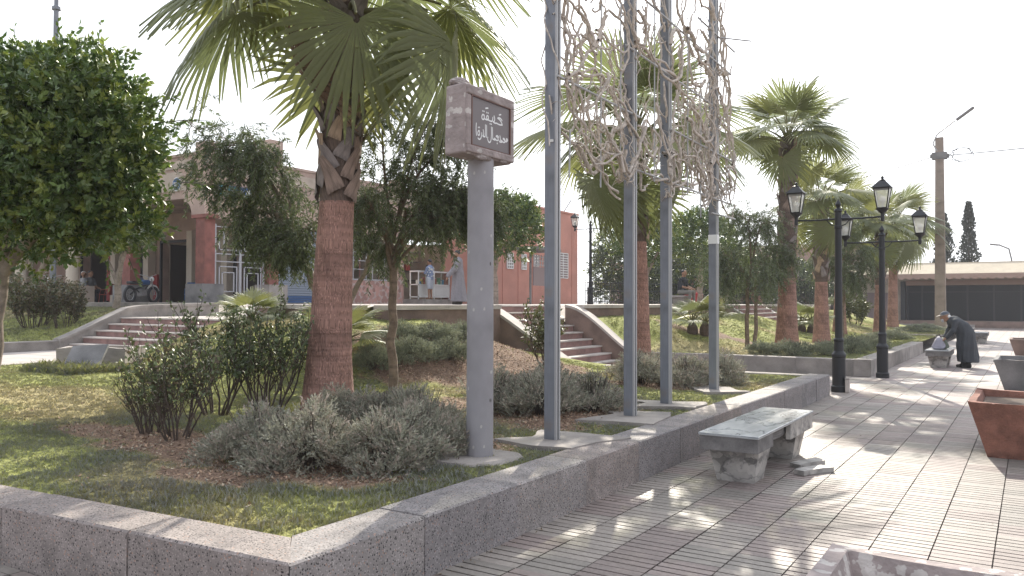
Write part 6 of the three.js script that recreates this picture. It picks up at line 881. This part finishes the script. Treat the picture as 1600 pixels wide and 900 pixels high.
{ const o = [-21, HP - 0.6, -60], t = thing('far_house', 'mauve-pink house with a small barred window beyond the trees', 'house', o); mesh('wall', new G(o).box(-29, 0.4, -66, -16.6, 4.6, -60), M.farPink, t); mesh('roof', new G(o).box(-29.2, 4.602, -66.2, -16.4, 4.85, -59.8), M.farPink, t); for (const x of [-18.6, -22.5]) { const w = mesh('window', new G(o).box(x - 0.55, 2.2, -59.998, x + 0.55, 3.4, -59.95), M.darkGlass, t); for (let k = 0; k < 4; k++) mesh('bar', new G(o).box(x - 0.45 + k * 0.3 - 0.02, 2.2, -59.949, x - 0.45 + k * 0.3 + 0.02, 3.4, -59.92), M.dark, w); mesh('sill', new G(o).box(x - 0.65, 2.1, -59.998, x + 0.65, 2.198, -59.85), M.concrete, w); } mesh('door', new G(o).box(-20.8, 0.9, -59.998, -19.8, 3.1, -59.95), M.dark, t); }
{ const o = [-11, 0, -84], t = thing('far_house', 'pinkish upper storey showing above the awning shop between the palms', 'house', o); mesh('wall', new G(o).box(-27, 0, -92, -13, 7.2, -84), M.farPink, t); mesh('roof', new G(o).box(-27.2, 7.202, -92.2, -12.8, 7.5, -83.8), M.coping, t); for (const x of [-24, -20.5, -17]) { const w = mesh('window', new G(o).box(x - 0.7, 4.4, -83.998, x + 0.7, 6.0, -83.94), M.darkGlass, t); mesh('frame', new G(o).box(x - 0.8, 4.3, -83.999, x + 0.8, 4.399, -83.9).box(x - 0.8, 6.001, -83.999, x + 0.8, 6.1, -83.9), M.coping, w); } }
{ const o = [-1.5, 0, -86], t = thing('far_lamp', 'tiny distant street light with curved arm above the awning roof', 'street lamp', o); mesh('pole', new G().tube([[0, 0, 0], [0, 5.6, 0], [-0.2, 6.6, 0], [-1.0, 7.0, 0]], 0.07, 8), M.concreteGrey, t); mesh('lamp_head', new G().obox([-1.35, 7.02, 0], [0.7, 0.14, 0.3], [0, 0, -0.15]), M.concreteGrey, t); }
// ------------------------------------------------------------------ people: one skin from tapered capsules, coloured by garment
function body(bones, k = 0.05, res = 96, fold = 0) {                                // bones: [a, b, ra, rb, colour]
  const lo = V(9, 9, 9), hi = V(-9, -9, -9); for (const [a, b, ra, rb] of bones) for (const [p, r] of [[a, ra], [b, rb]]) { lo.min(V(p[0] - r, p[1] - r, p[2] - r)); hi.max(V(p[0] + r, p[1] + r, p[2] + r)); }
  const c = lo.clone().add(hi).multiplyScalar(0.5), S = Math.max(hi.x - lo.x, hi.y - lo.y, hi.z - lo.z) / 2 + 0.06;
  const mc = new MarchingCubes(res, new THREE.MeshBasicMaterial(), false, false, 120000); mc.isolation = 0; const h = res / 2;
  const B = bones.map(([a, b, ra, rb, col, hem]) => { const d = [b[0] - a[0], b[1] - a[1], b[2] - a[2]]; return { a, d, l: d[0] * d[0] + d[1] * d[1] + d[2] * d[2] || 1e-9, ra, rb, col, hem }; });
  const sd = (q, x, y, z) => { const px = x - q.a[0], py = y - q.a[1], pz = z - q.a[2]; let t = (px * q.d[0] + py * q.d[1] + pz * q.d[2]) / q.l; t = t < 0 ? 0 : t > 1 ? 1 : t; const ex = px - q.d[0] * t, ey = py - q.d[1] * t, ez = pz - q.d[2] * t; const r = Math.sqrt(ex * ex + ey * ey + ez * ez) - (q.ra + (q.rb - q.ra) * t); return q.hem ? Math.max(r, q.hem - y) : r; };
  for (let z = 0; z < res; z++) for (let y = 0; y < res; y++) for (let x = 0; x < res; x++) {
    const X = c.x + (x - h) / h * S, Yy = c.y + (y - h) / h * S, Z = c.z + (z - h) / h * S; let m = 1e3;
    for (const q of B) { const d = sd(q, X, Yy, Z); const hh = Math.max(k - Math.abs(m - d), 0) / k; m = Math.min(m, d) - hh * hh * k * 0.25; }
    mc.field[x + y * res + z * res * res] = -m;
  }
  mc.update(); const n = mc.count, P = mc.positionArray, pos = new Float32Array(n * 3), col = new Float32Array(n * 3), uv = new Float32Array(n * 2);
  for (let i = 0; i < n; i++) { const x = c.x + P[i * 3] * S, y = c.y + P[i * 3 + 1] * S, z = c.z + P[i * 3 + 2] * S; pos.set([x, y, z], i * 3); uv.set([x + z, y], i * 2); let best = 9, cc = B[0].col; for (const q of B) { const d = sd(q, x, y, z); if (d < best) { best = d; cc = q.col; } } const v = 0.9 + 0.2 * vnoise(x * 40 + y * 9, y * 40 + z * 30); col.set([cc[0] * v, cc[1] * v, cc[2] * v], i * 3); }
  const g = new THREE.BufferGeometry(); g.setAttribute('position', new THREE.BufferAttribute(pos, 3)); g.setAttribute('uv', new THREE.BufferAttribute(uv, 2)); g.setAttribute('color', new THREE.BufferAttribute(col, 3));
  const nr = new Float32Array(mc.normalArray.slice(0, n * 3)); for (let i = 0; i < n; i++) { const e = 0.004, x = pos[i * 3], y = pos[i * 3 + 1], z = pos[i * 3 + 2], f = (a, b, d) => { let m = 1e3; for (const q of B) { const s = sd(q, a, b, d), hh = Math.max(k - Math.abs(m - s), 0) / k; m = Math.min(m, s) - hh * hh * k * 0.25; } return m; }; const gx = f(x + e, y, z) - f(x - e, y, z), gy = f(x, y + e, z) - f(x, y - e, z), gz = f(x, y, z + e) - f(x, y, z - e), l = Math.hypot(gx, gy, gz) || 1; nr.set([gx / l, gy / l, gz / l], i * 3); }
  g.setAttribute('normal', new THREE.BufferAttribute(nr, 3));
  if (fold) { for (let i = 0; i < n; i++) { const x = pos[i * 3], y = pos[i * 3 + 1], z = pos[i * 3 + 2], m = sstep(0.12, 0.3, y) * (1 - sstep(0.85, 1.15, y)), a = Math.atan2(z, x), f = fold * m * (1.3 - y) * (Math.sin(a * 7 + 2 * vnoise(y * 3, 1)) + 0.6 * Math.sin(a * 13 + y * 4) + 0.8 * (vnoise(a * 3 + 9, y * 6) - 0.5)); pos[i * 3] += nr[i * 3] * f; pos[i * 3 + 1] += nr[i * 3 + 1] * f * 0.2; pos[i * 3 + 2] += nr[i * 3 + 2] * f; } g.deleteAttribute('normal'); const w = mergeVertices(g, 1e-4); w.computeVertexNormals(); return w; }
  return g;
}
M.person = new THREE.MeshStandardMaterial({ vertexColors: true, roughness: 0.85 });
const SKIN = [0.30, 0.17, 0.11];
function hand(p, dir, down, col = SKIN, s = 1) {                            // palm, four fingers of unequal length and a thumb, curling along `down`
  const d = V(...dir).normalize(), w = V(...down), side = d.clone().cross(w).normalize(), q = V(...p), out = [], A = (v) => [v.x, v.y, v.z];
  out.push([A(q), A(q.clone().addScaledVector(d, 0.07 * s)), 0.03 * s, 0.028 * s, col]);
  [-0.027, -0.009, 0.009, 0.027].forEach((o, k) => { const b = q.clone().addScaledVector(d, 0.075 * s).addScaledVector(side, o * s), m = b.clone().addScaledVector(d, 0.035 * s).addScaledVector(w, 0.012 * s), e = m.clone().addScaledVector(d, [0.022, 0.034, 0.03, 0.02][k] * s).addScaledVector(w, 0.03 * s); out.push([A(b), A(m), 0.0105, 0.0095, col], [A(m), A(e), 0.0095, 0.008, col]); });
  const b = q.clone().addScaledVector(d, 0.02 * s).addScaledVector(side, -0.03 * s), m = b.clone().addScaledVector(side, -0.02 * s).addScaledVector(d, 0.03 * s).addScaledVector(w, 0.01); out.push([A(b), A(m), 0.013, 0.011, col], [A(m), A(m.clone().addScaledVector(d, 0.025 * s).addScaledVector(w, 0.02)), 0.011, 0.009, col]); return out;
}
function headBones(c, f, up, col = SKIN) {                                 // head centre, facing, up
  const F = V(...f).normalize(), U = V(...up).normalize(), S = F.clone().cross(U), q = V(...c), A = (a, b, s = 0) => { const v = q.clone().addScaledVector(F, a).addScaledVector(U, b).addScaledVector(S, s); return [v.x, v.y, v.z]; };
  return [[A(-0.015, 0.03), A(0.01, 0.03), 0.088, 0.085, col], [A(0.03, -0.03), A(0.035, -0.075), 0.06, 0.045, col], [A(0.09, 0.015), A(0.108, -0.018), 0.012, 0.016, col], [A(0, 0, 0.085), A(-0.005, -0.03, 0.085), 0.018, 0.013, col], [A(0, 0, -0.085), A(-0.005, -0.03, -0.085), 0.018, 0.013, col]];
}
function faceMarks(t, c, f, up) { const F = V(...f).normalize(), U = V(...up).normalize(), S = F.clone().cross(U), q = V(...c); for (const s of [-1, 1]) mesh('eye', new THREE.SphereGeometry(0.011, 10, 8), M.dark, t).position.copy(q.clone().addScaledVector(F, 0.086).addScaledVector(U, 0.018).addScaledVector(S, s * 0.032)); const m = mesh('mouth', new RoundedBoxGeometry(0.012, 0.01, 0.045, 2, 0.004), M.brownTrim, t); m.position.copy(q.clone().addScaledVector(F, 0.082).addScaledVector(U, -0.062)); m.lookAt(m.position.clone().add(S)); }
{ // stooping person in a long dark coat, hands on the bag
  const at = [-1.42, 0, -23.25], t = thing('person', 'stooping person in long dark grey robe and cap, leaning over the bag', 'person', at, 0.25), CO = [0.045, 0.05, 0.058], SH = [0.02, 0.018, 0.018], hc = [-0.44, 1.28, 0], f = [-0.9, -0.3, 0.1], up = [-0.3, 0.95, 0];
  const b = [[[0.03, 0.80, 0], [-0.06, 0.98, 0], 0.19, 0.185, CO], [[-0.06, 0.98, 0], [-0.24, 1.14, 0], 0.185, 0.16, CO], [[-0.22, 1.14, -0.13], [-0.22, 1.14, 0.13], 0.1, 0.1, CO], [[0.02, 0.86, 0], [0.04, 0.55, 0], 0.2, 0.215, CO], [[0.04, 0.55, 0], [0.07, 0.16, 0], 0.21, 0.235, CO, 0.15], [[0.1, 0.5, 0], [0.15, 0.16, 0], 0.15, 0.15, CO, 0.15],
    [[-0.03, 0.3, -0.09], [-0.02, 0.06, -0.09], 0.05, 0.045, SH], [[-0.0, 0.05, -0.09], [-0.15, 0.04, -0.09], 0.048, 0.036, SH], [[0.05, 0.3, 0.1], [0.06, 0.06, 0.1], 0.05, 0.045, SH], [[0.08, 0.05, 0.1], [-0.08, 0.04, 0.1], 0.048, 0.036, SH],
    [[-0.24, 1.14, 0.19], [-0.3, 0.92, 0.22], 0.068, 0.06, CO], [[-0.3, 0.92, 0.22], [-0.42, 0.76, 0.14], 0.058, 0.046, CO], [[-0.24, 1.14, -0.19], [-0.32, 0.92, -0.22], 0.068, 0.06, CO], [[-0.32, 0.92, -0.22], [-0.43, 0.77, -0.1], 0.058, 0.046, CO], [[-0.27, 1.16, 0], [-0.38, 1.22, 0], 0.06, 0.058, SKIN], ...headBones(hc, f, up)];
  const B1 = mesh('body', body(b, 0.05, 120, 0.016), M.person, t); for (const s of [0.14, -0.1]) mesh('hand', body(hand([-0.43, 0.755, s], [-0.75, -0.6, 0], [0, -0.8, 0]), 0.012, 44), M.person, B1);
  mesh('beard', bent(new THREE.SphereGeometry(0.048, 14, 10).scale(0.8, 1.2, 0.95), 0.015, 30), M.grilleGrey, t).position.set(-0.495, 1.19, 0.005); mesh('hair', bent(new THREE.SphereGeometry(0.085, 16, 12).scale(0.8, 0.7, 1.02), 0.012, 30), M.white, t).position.set(-0.375, 1.28, 0); faceMarks(t, hc, f, up);
  const cap = mesh('cap', new THREE.SphereGeometry(0.105, 20, 10, 0, 6.284, 0, 1.5).scale(1.06, 0.85, 1), mat(0.09, 0.1, 0.12, 0.9), t); cap.position.set(-0.445, 1.325, 0); cap.rotation.z = 0.28; const br = mesh('brim', new THREE.CylinderGeometry(0.09, 0.09, 0.014, 20).scale(1.2, 1, 0.95), M.concrete, cap); br.position.set(-0.1, 0.012, 0); br.rotation.z = 0.12; mesh('cap_band', new THREE.TorusGeometry(0.104, 0.009, 6, 24).rotateX(Math.PI / 2).scale(1.06, 1, 1), M.concrete, cap);
}
{ const t = thing('bag', 'plump grey and green carrier bag on the stone bench', 'bag', [-1.98, 0.452, -23.0]), g = new RoundedBoxGeometry(0.3, 0.3, 0.4, 10, 0.09), p = g.attributes.position; for (let k = 0; k < p.count; k++) { const y = p.getY(k) + 0.15, s = 1 + 0.22 * (vnoise(p.getX(k) * 16 + 3, p.getZ(k) * 16 + y * 11) - 0.5), t = Math.max(0, y - 0.1); p.setXYZ(k, p.getX(k) * s * (1 - 3.4 * t), y + 0.03 * vnoise(p.getZ(k) * 20, 4) * (t > 0 ? 1 : 0), p.getZ(k) * s * (1 - 0.9 * t)); } g.computeVertexNormals(); mesh('sack', g, mat(0.3, 0.29, 0.34, 0.8), t); const g2 = g.clone().scale(0.92, 0.9, 0.5).translate(0.08, 0, -0.16); mesh('green_side', g2, mat(0.16, 0.185, 0.15, 0.8), t); mesh('handle', new G().tube([[-0.06, 0.27, 0.05], [-0.04, 0.36, 0.02], [0.02, 0.37, -0.02], [0.05, 0.27, -0.06]], 0.01, 6), M.dark, t); }
{ // customer at the kiosk
  const at = [-21.95 - 0.2, HP + 0.2, -27.85], t = thing('person', 'person in blue and white patterned shirt and pale shorts at the kiosk counter', 'person', at, 0), ST = [0.2, 0.25, 0.38], SO = [0.42, 0.45, 0.5], hc = [-0.04, 1.62, 0], f = [-1, -0.1, 0], up = [0, 1, 0];
  const b = [[[0, 0.95, 0], [0.0, 1.2, 0], 0.15, 0.16, ST], [[0, 1.2, 0], [0, 1.36, 0], 0.16, 0.14, ST], [[0, 1.36, -0.13], [0, 1.36, 0.13], 0.085, 0.085, ST], [[0, 0.88, -0.09], [-0.02, 0.52, -0.11], 0.12, 0.09, SO], [[0, 0.88, 0.09], [0.03, 0.52, 0.11], 0.12, 0.09, SO], [[-0.02, 0.52, -0.11], [0, 0.08, -0.11], 0.058, 0.04, SKIN], [[0.03, 0.52, 0.11], [0.05, 0.08, 0.12], 0.058, 0.04, SKIN], [[0.02, 0.04, -0.11], [-0.13, 0.035, -0.12], 0.042, 0.035, SKIN], [[0.06, 0.04, 0.12], [-0.09, 0.035, 0.13], 0.042, 0.035, SKIN], [[0, 1.36, 0.2], [-0.08, 1.14, 0.24], 0.06, 0.05, ST], [[-0.08, 1.14, 0.24], [-0.3, 1.16, 0.16], 0.043, 0.034, SKIN], [[0, 1.36, -0.2], [-0.08, 1.14, -0.24], 0.06, 0.05, ST], [[-0.08, 1.14, -0.24], [-0.28, 1.14, -0.12], 0.043, 0.034, SKIN], [[0, 1.42, 0], [-0.02, 1.54, 0], 0.055, 0.055, SKIN], ...headBones(hc, f, up)];
  const B1 = mesh('body', body(b, 0.045, 110), M.person, t); for (const s of [0.15, -0.11]) mesh('hand', body(hand([-0.31, 1.155, s], [-1, -0.1, 0], [0, -0.9, 0]), 0.012, 40), M.person, B1); mesh('hair', bent(new THREE.SphereGeometry(0.1, 16, 12).scale(0.95, 0.8, 0.95), 0.012, 30), M.dark, t).position.set(-0.01, 1.675, 0); faceMarks(t, hc, f, up);
  const R = rngOf(4); const pg = new G(); for (let k = 0; k < 60; k++) { const a = R() * 6.28, y = 0.97 + R() * 0.42, rr = 0.175; pg.obox([Math.cos(a) * rr * 0.92, y, Math.sin(a) * rr * 1.05], [0.03, 0.05, 0.03], [R() * 3, R() * 3, R() * 3]); } mesh('shirt_pattern', pg, M.white, t);
}
{ // person in a long pale robe by the sign column, walking
  const at = [-15.55, HP, -21.0], t = thing('person', 'person in long pale grey robe standing beside the sign column', 'person', at, 0.6), RO = [0.24, 0.225, 0.24], hc = [-0.06, 1.62, 0], f = [-1, -0.1, 0.2], up = [0, 1, 0];
  const b = [[[0, 1.0, 0], [0, 1.38, 0], 0.18, 0.15, RO], [[0, 1.36, -0.14], [0, 1.36, 0.14], 0.09, 0.09, RO], [[0, 1.0, 0], [0.02, 0.12, 0], 0.18, 0.26, RO, 0.1], [[0.05, 0.5, 0], [0.1, 0.12, 0], 0.17, 0.18, RO, 0.1], [[0, 0.05, -0.09], [-0.16, 0.04, -0.09], 0.05, 0.038, [0.05, 0.04, 0.035]], [[0.1, 0.05, 0.1], [-0.06, 0.04, 0.1], 0.05, 0.038, [0.05, 0.04, 0.035]], [[0, 1.36, 0.2], [-0.12, 1.12, 0.26], 0.085, 0.09, RO], [[-0.12, 1.12, 0.26], [-0.3, 0.92, 0.28], 0.085, 0.075, RO], [[0, 1.36, -0.2], [0.03, 1.08, -0.25], 0.085, 0.085, RO], [[0.03, 1.08, -0.25], [-0.05, 0.86, -0.26], 0.08, 0.07, RO], [[0, 1.42, 0], [-0.03, 1.54, 0], 0.06, 0.058, SKIN], ...headBones(hc, f, up)];
  const B1 = mesh('body', body(b, 0.05, 110, 0.014), M.person, t); mesh('hand', body(hand([-0.31, 0.88, 0.28], [-0.5, -0.8, 0], [0.4, -0.4, 0]), 0.012, 40), M.person, B1); mesh('hand', body(hand([-0.06, 0.82, -0.26], [-0.2, -0.9, 0], [-0.5, -0.2, 0]), 0.012, 40), M.person, B1); mesh('hair', bent(new THREE.SphereGeometry(0.1, 16, 12).scale(0.95, 0.8, 0.95), 0.012, 30), M.dark, t).position.set(-0.03, 1.675, 0); faceMarks(t, hc, f, up);
}
function sitter(label, at, turn, top, trousers, hat, group) {
  const t = thing('person', label, 'person', at, turn, group), hc = [-0.1, 1.18, 0], f = [-1, -0.2, 0], up = [-0.1, 1, 0];
  const b = [[[0.02, 0.5, 0], [-0.02, 0.78, 0], 0.15, 0.15, top], [[-0.02, 0.78, 0], [-0.05, 0.92, 0], 0.15, 0.13, top], [[-0.05, 0.93, -0.14], [-0.05, 0.93, 0.14], 0.08, 0.08, top], [[0, 0.47, -0.1], [-0.42, 0.48, -0.12], 0.095, 0.07, trousers], [[0, 0.47, 0.1], [-0.42, 0.48, 0.13], 0.095, 0.07, trousers], [[-0.42, 0.48, -0.12], [-0.4, 0.08, -0.12], 0.065, 0.045, trousers], [[-0.42, 0.48, 0.13], [-0.44, 0.08, 0.14], 0.065, 0.045, trousers], [[-0.38, 0.04, -0.12], [-0.54, 0.035, -0.12], 0.045, 0.035, [0.03, 0.025, 0.02]], [[-0.42, 0.04, 0.14], [-0.58, 0.035, 0.15], 0.045, 0.035, [0.03, 0.025, 0.02]], [[-0.05, 0.93, 0.2], [-0.12, 0.68, 0.24], 0.058, 0.05, top], [[-0.12, 0.68, 0.24], [-0.34, 0.62, 0.14], 0.045, 0.034, SKIN], [[-0.05, 0.93, -0.2], [-0.12, 0.68, -0.24], 0.058, 0.05, top], [[-0.12, 0.68, -0.24], [-0.34, 0.62, -0.12], 0.045, 0.034, SKIN], [[-0.05, 0.98, 0], [-0.08, 1.1, 0], 0.055, 0.055, SKIN], ...headBones(hc, f, up)];
  const B1 = mesh('body', body(b, 0.045, 88), M.person, t); for (const s of [0.13, -0.11]) mesh('hand', body(hand([-0.35, 0.615, s], [-1, -0.2, 0], [0, -0.9, 0]), 0.012, 36), M.person, B1); mesh(hat ? 'cap' : 'hair', bent(new THREE.SphereGeometry(0.1, 16, 12).scale(0.98, 0.75, 0.98), 0.012, 30), hat || M.dark, t).position.set(-0.075, 1.235, 0); faceMarks(t, hc, f, up); return t;
}
const plastic = mat(0.03, 0.06, 0.14, 0.5);
function chair(label, at, turn, m, group) { const t = thing('chair', label, 'chair', at, turn, group); mesh('seat', new RoundedBoxGeometry(0.42, 0.03, 0.42, 2, 0.012).translate(0, 0.335, 0), m, t); const b = mesh('backrest', new RoundedBoxGeometry(0.03, 0.42, 0.4, 2, 0.012).translate(0, 0.21, 0), m, t); b.position.set(0.2, 0.35, 0); b.rotation.z = -0.15; for (const [x, z] of [[-0.18, -0.18], [-0.18, 0.18], [0.18, -0.18], [0.18, 0.18]]) mesh('leg', new G().tube([[x, 0.33, z], [x * 1.15, 0, z * 1.15]], 0.016, 6), m, t); for (const z of [-0.2, 0.2]) mesh('armrest', new G().tube([[0.2, 0.52, z], [-0.12, 0.53, z], [-0.18, 0.34, z]], 0.014, 6), m, t); return t; }
function table(label, at, m, group) { const t = thing('cafe_table', label, 'table', at, 0, group); mesh('table_top', new THREE.CylinderGeometry(0.36, 0.36, 0.025, 28).translate(0, 0.7, 0), m, t); mesh('stem', new G().tube([[0, 0.02, 0], [0, 0.69, 0]], 0.03, 10), M.dark, t); mesh('foot', new G().lathe([[0.2, 0], [0.2, 0.015], [0.03, 0.04]], [0, 0, 0], 16), M.dark, t); return t; }
sitter('person seated at the cafe table in pale shirt and white cap, near the cream column', [-33.0, HP, -18.6], 2.6, [0.42, 0.42, 0.42], [0.05, 0.05, 0.06], M.white); chair('dark chair under the person with the white cap at the cafe', [-33.0, HP, -18.6], 2.6, plastic);
sitter('person seated beside the white-capped one in a grey top', [-32.1, HP, -18.3], 3.4, [0.13, 0.14, 0.15], [0.04, 0.04, 0.05]); chair('dark chair under the person in grey at the cafe', [-32.1, HP, -18.3], 3.4, plastic);
sitter('person in a lilac-blue shirt bent over a table between the columns', [-29.0, HP, -18.4], 3.1, [0.2, 0.21, 0.3], [0.03, 0.03, 0.04]); chair('dark chair under the lilac-shirted person', [-29.0, HP, -18.4], 3.1, plastic);
table('small dark round cafe table before the lilac-shirted person', [-28.4, HP, -18.4], M.dark); table('small dark round cafe table shared by the two seated people', [-32.5, HP, -17.9], M.dark);
chair('red plastic chair standing empty at the cafe', [-31.0, HP, -18.4], 0.6, mat(0.3, 0.05, 0.03, 0.6)); chair('empty blue chair near the first cream column at the cafe', [-35.4, HP, -16.2], 0.3, plastic); chair('empty blue chair deep in the arcade near the red corner column', [-25.9, HP, -18.6], -0.4, mat(0.03, 0.1, 0.25, 0.5)); chair('empty blue chair at the far end of the cafe terrace', [-36.3, HP, -16.0], 1.2, plastic);
{ const s = thing('stone_block', 'low stone block the seated person rests on above the lawn', 'block', [-10.9, HP, -28.6]); mesh('slab', new RoundedBoxGeometry(0.5, 0.08, 0.9, 2, 0.02).translate(0, 0.31, 0), M.concrete, s); mesh('base', new G().box(-0.2, -0.01, -0.35, 0.2, 0.27, 0.35), M.concrete, s); }
sitter('person in dark shirt and pale trousers seated on the plaza edge', [-10.9, HP - 0.01, -28.6], 3.0, [0.025, 0.027, 0.032], [0.2, 0.19, 0.17]);
{ const b = thing('bin', 'rounded bright red bin on the plaza beyond the last steel post', 'bin', [-11.6, HP, -31.2]); mesh('drum', new G().lathe([[0, 0], [0.3, 0], [0.36, 0.4], [0.36, 0.42]], [0, 0, 0], 20), M.red, b); mesh('lid', new G().lathe([[0.38, 0.42], [0.38, 0.45], [0.3, 0.52], [0.12, 0.56], [0, 0.56]], [0, 0, 0], 20), M.red, b); }
// ------------------------------------------------------------------ two-wheelers
function motorbike(label, at, turn) {
  const t = thing('motorbike', label, 'motorbike', at, turn, 'motorbikes by the cafe'); for (const x of [-0.6, 0.6]) { const w = mesh('wheel', new THREE.TorusGeometry(0.26, 0.05, 10, 28), M.dark, t); w.position.set(x, 0.305, 0); mesh('rim', new THREE.TorusGeometry(0.19, 0.012, 6, 24), M.steelLight, w); const sp = new G(); for (let k = 0; k < 8; k++) sp.tube([[0, 0, 0], [0.19 * Math.cos(k * 0.785), 0.19 * Math.sin(k * 0.785), 0]], 0.005, 4); mesh('spokes', sp, M.steelLight, w); }
  mesh('frame', new G().tube([[-0.6, 0.3, 0], [-0.3, 0.5, 0], [0.15, 0.62, 0], [0.42, 0.78, 0]], 0.03, 8).tube([[-0.3, 0.5, 0], [0, 0.3, 0], [0.3, 0.62, 0]], 0.025, 8), M.dark, t); mesh('fork', new G().tube([[0.6, 0.3, 0.06], [0.4, 0.9, 0.06]], 0.02, 8).tube([[0.6, 0.3, -0.06], [0.4, 0.9, -0.06]], 0.02, 8), M.steelLight, t);
  mesh('engine', new RoundedBoxGeometry(0.32, 0.26, 0.2, 2, 0.05).translate(0.02, 0.36, 0), M.concreteGrey, t); mesh('fuel_tank', new RoundedBoxGeometry(0.42, 0.18, 0.22, 4, 0.08).translate(0.14, 0.74, 0), M.blue, t); mesh('seat', new RoundedBoxGeometry(0.62, 0.1, 0.24, 3, 0.045).translate(-0.36, 0.72, 0), M.dark, t); mesh('handlebar', new G().tube([[0.3, 1.02, 0.34], [0.38, 0.98, 0.15], [0.4, 0.92, 0], [0.38, 0.98, -0.15], [0.3, 1.02, -0.34]], 0.014, 6), M.steelLight, t); mesh('headlamp', new THREE.SphereGeometry(0.09, 14, 10).scale(0.7, 1, 1).translate(0.52, 0.86, 0), M.white, t); mesh('mudguard', new G().tube([[0.3, 0.55, 0], [0.5, 0.66, 0], [0.75, 0.6, 0], [0.88, 0.45, 0]], 0.035, 6), M.white, t); return t;
}
const mb = motorbike('dark motorbike parked before the cream column of the cafe', [-30.6, HP, -16.2], -0.9); copyOf(mb, [-26.3, HP, -16.9], 1.9, 'dark motorbike parked in the shade beside the red column');
{ const t = thing('bicycle', 'dark bicycle leaning by the yellow-green bush before the shop wall', 'bicycle', [-8.3, 0.02, -50.2], 0.5), g = new G(); for (const x of [-0.52, 0.52]) { const w = mesh('wheel', new THREE.TorusGeometry(0.33, 0.02, 8, 28), M.dark, t); w.position.set(x, 0.345, 0); mesh('rim', new THREE.TorusGeometry(0.3, 0.008, 6, 24), M.steelLight, w); } mesh('frame', g.tube([[-0.52, 0.34, 0], [-0.05, 0.32, 0], [0.4, 0.78, 0], [-0.15, 0.76, 0], [-0.05, 0.32, 0]], 0.018, 6).tube([[-0.52, 0.34, 0], [-0.15, 0.76, 0]], 0.014, 6), M.dark, t); mesh('fork', new G().tube([[0.52, 0.34, 0], [0.38, 0.95, 0]], 0.016, 6), M.steelLight, t); mesh('handlebar', new G().tube([[0.3, 1.0, 0.26], [0.38, 0.97, 0], [0.3, 1.0, -0.26]], 0.013, 6), M.steelLight, t); mesh('saddle', new RoundedBoxGeometry(0.26, 0.05, 0.14, 2, 0.02).translate(-0.18, 0.87, 0), M.dark, t); mesh('seat_post', new G().tube([[-0.15, 0.76, 0], [-0.18, 0.85, 0]], 0.014, 6), M.steelLight, t); }
renderer.render(scene, camera);
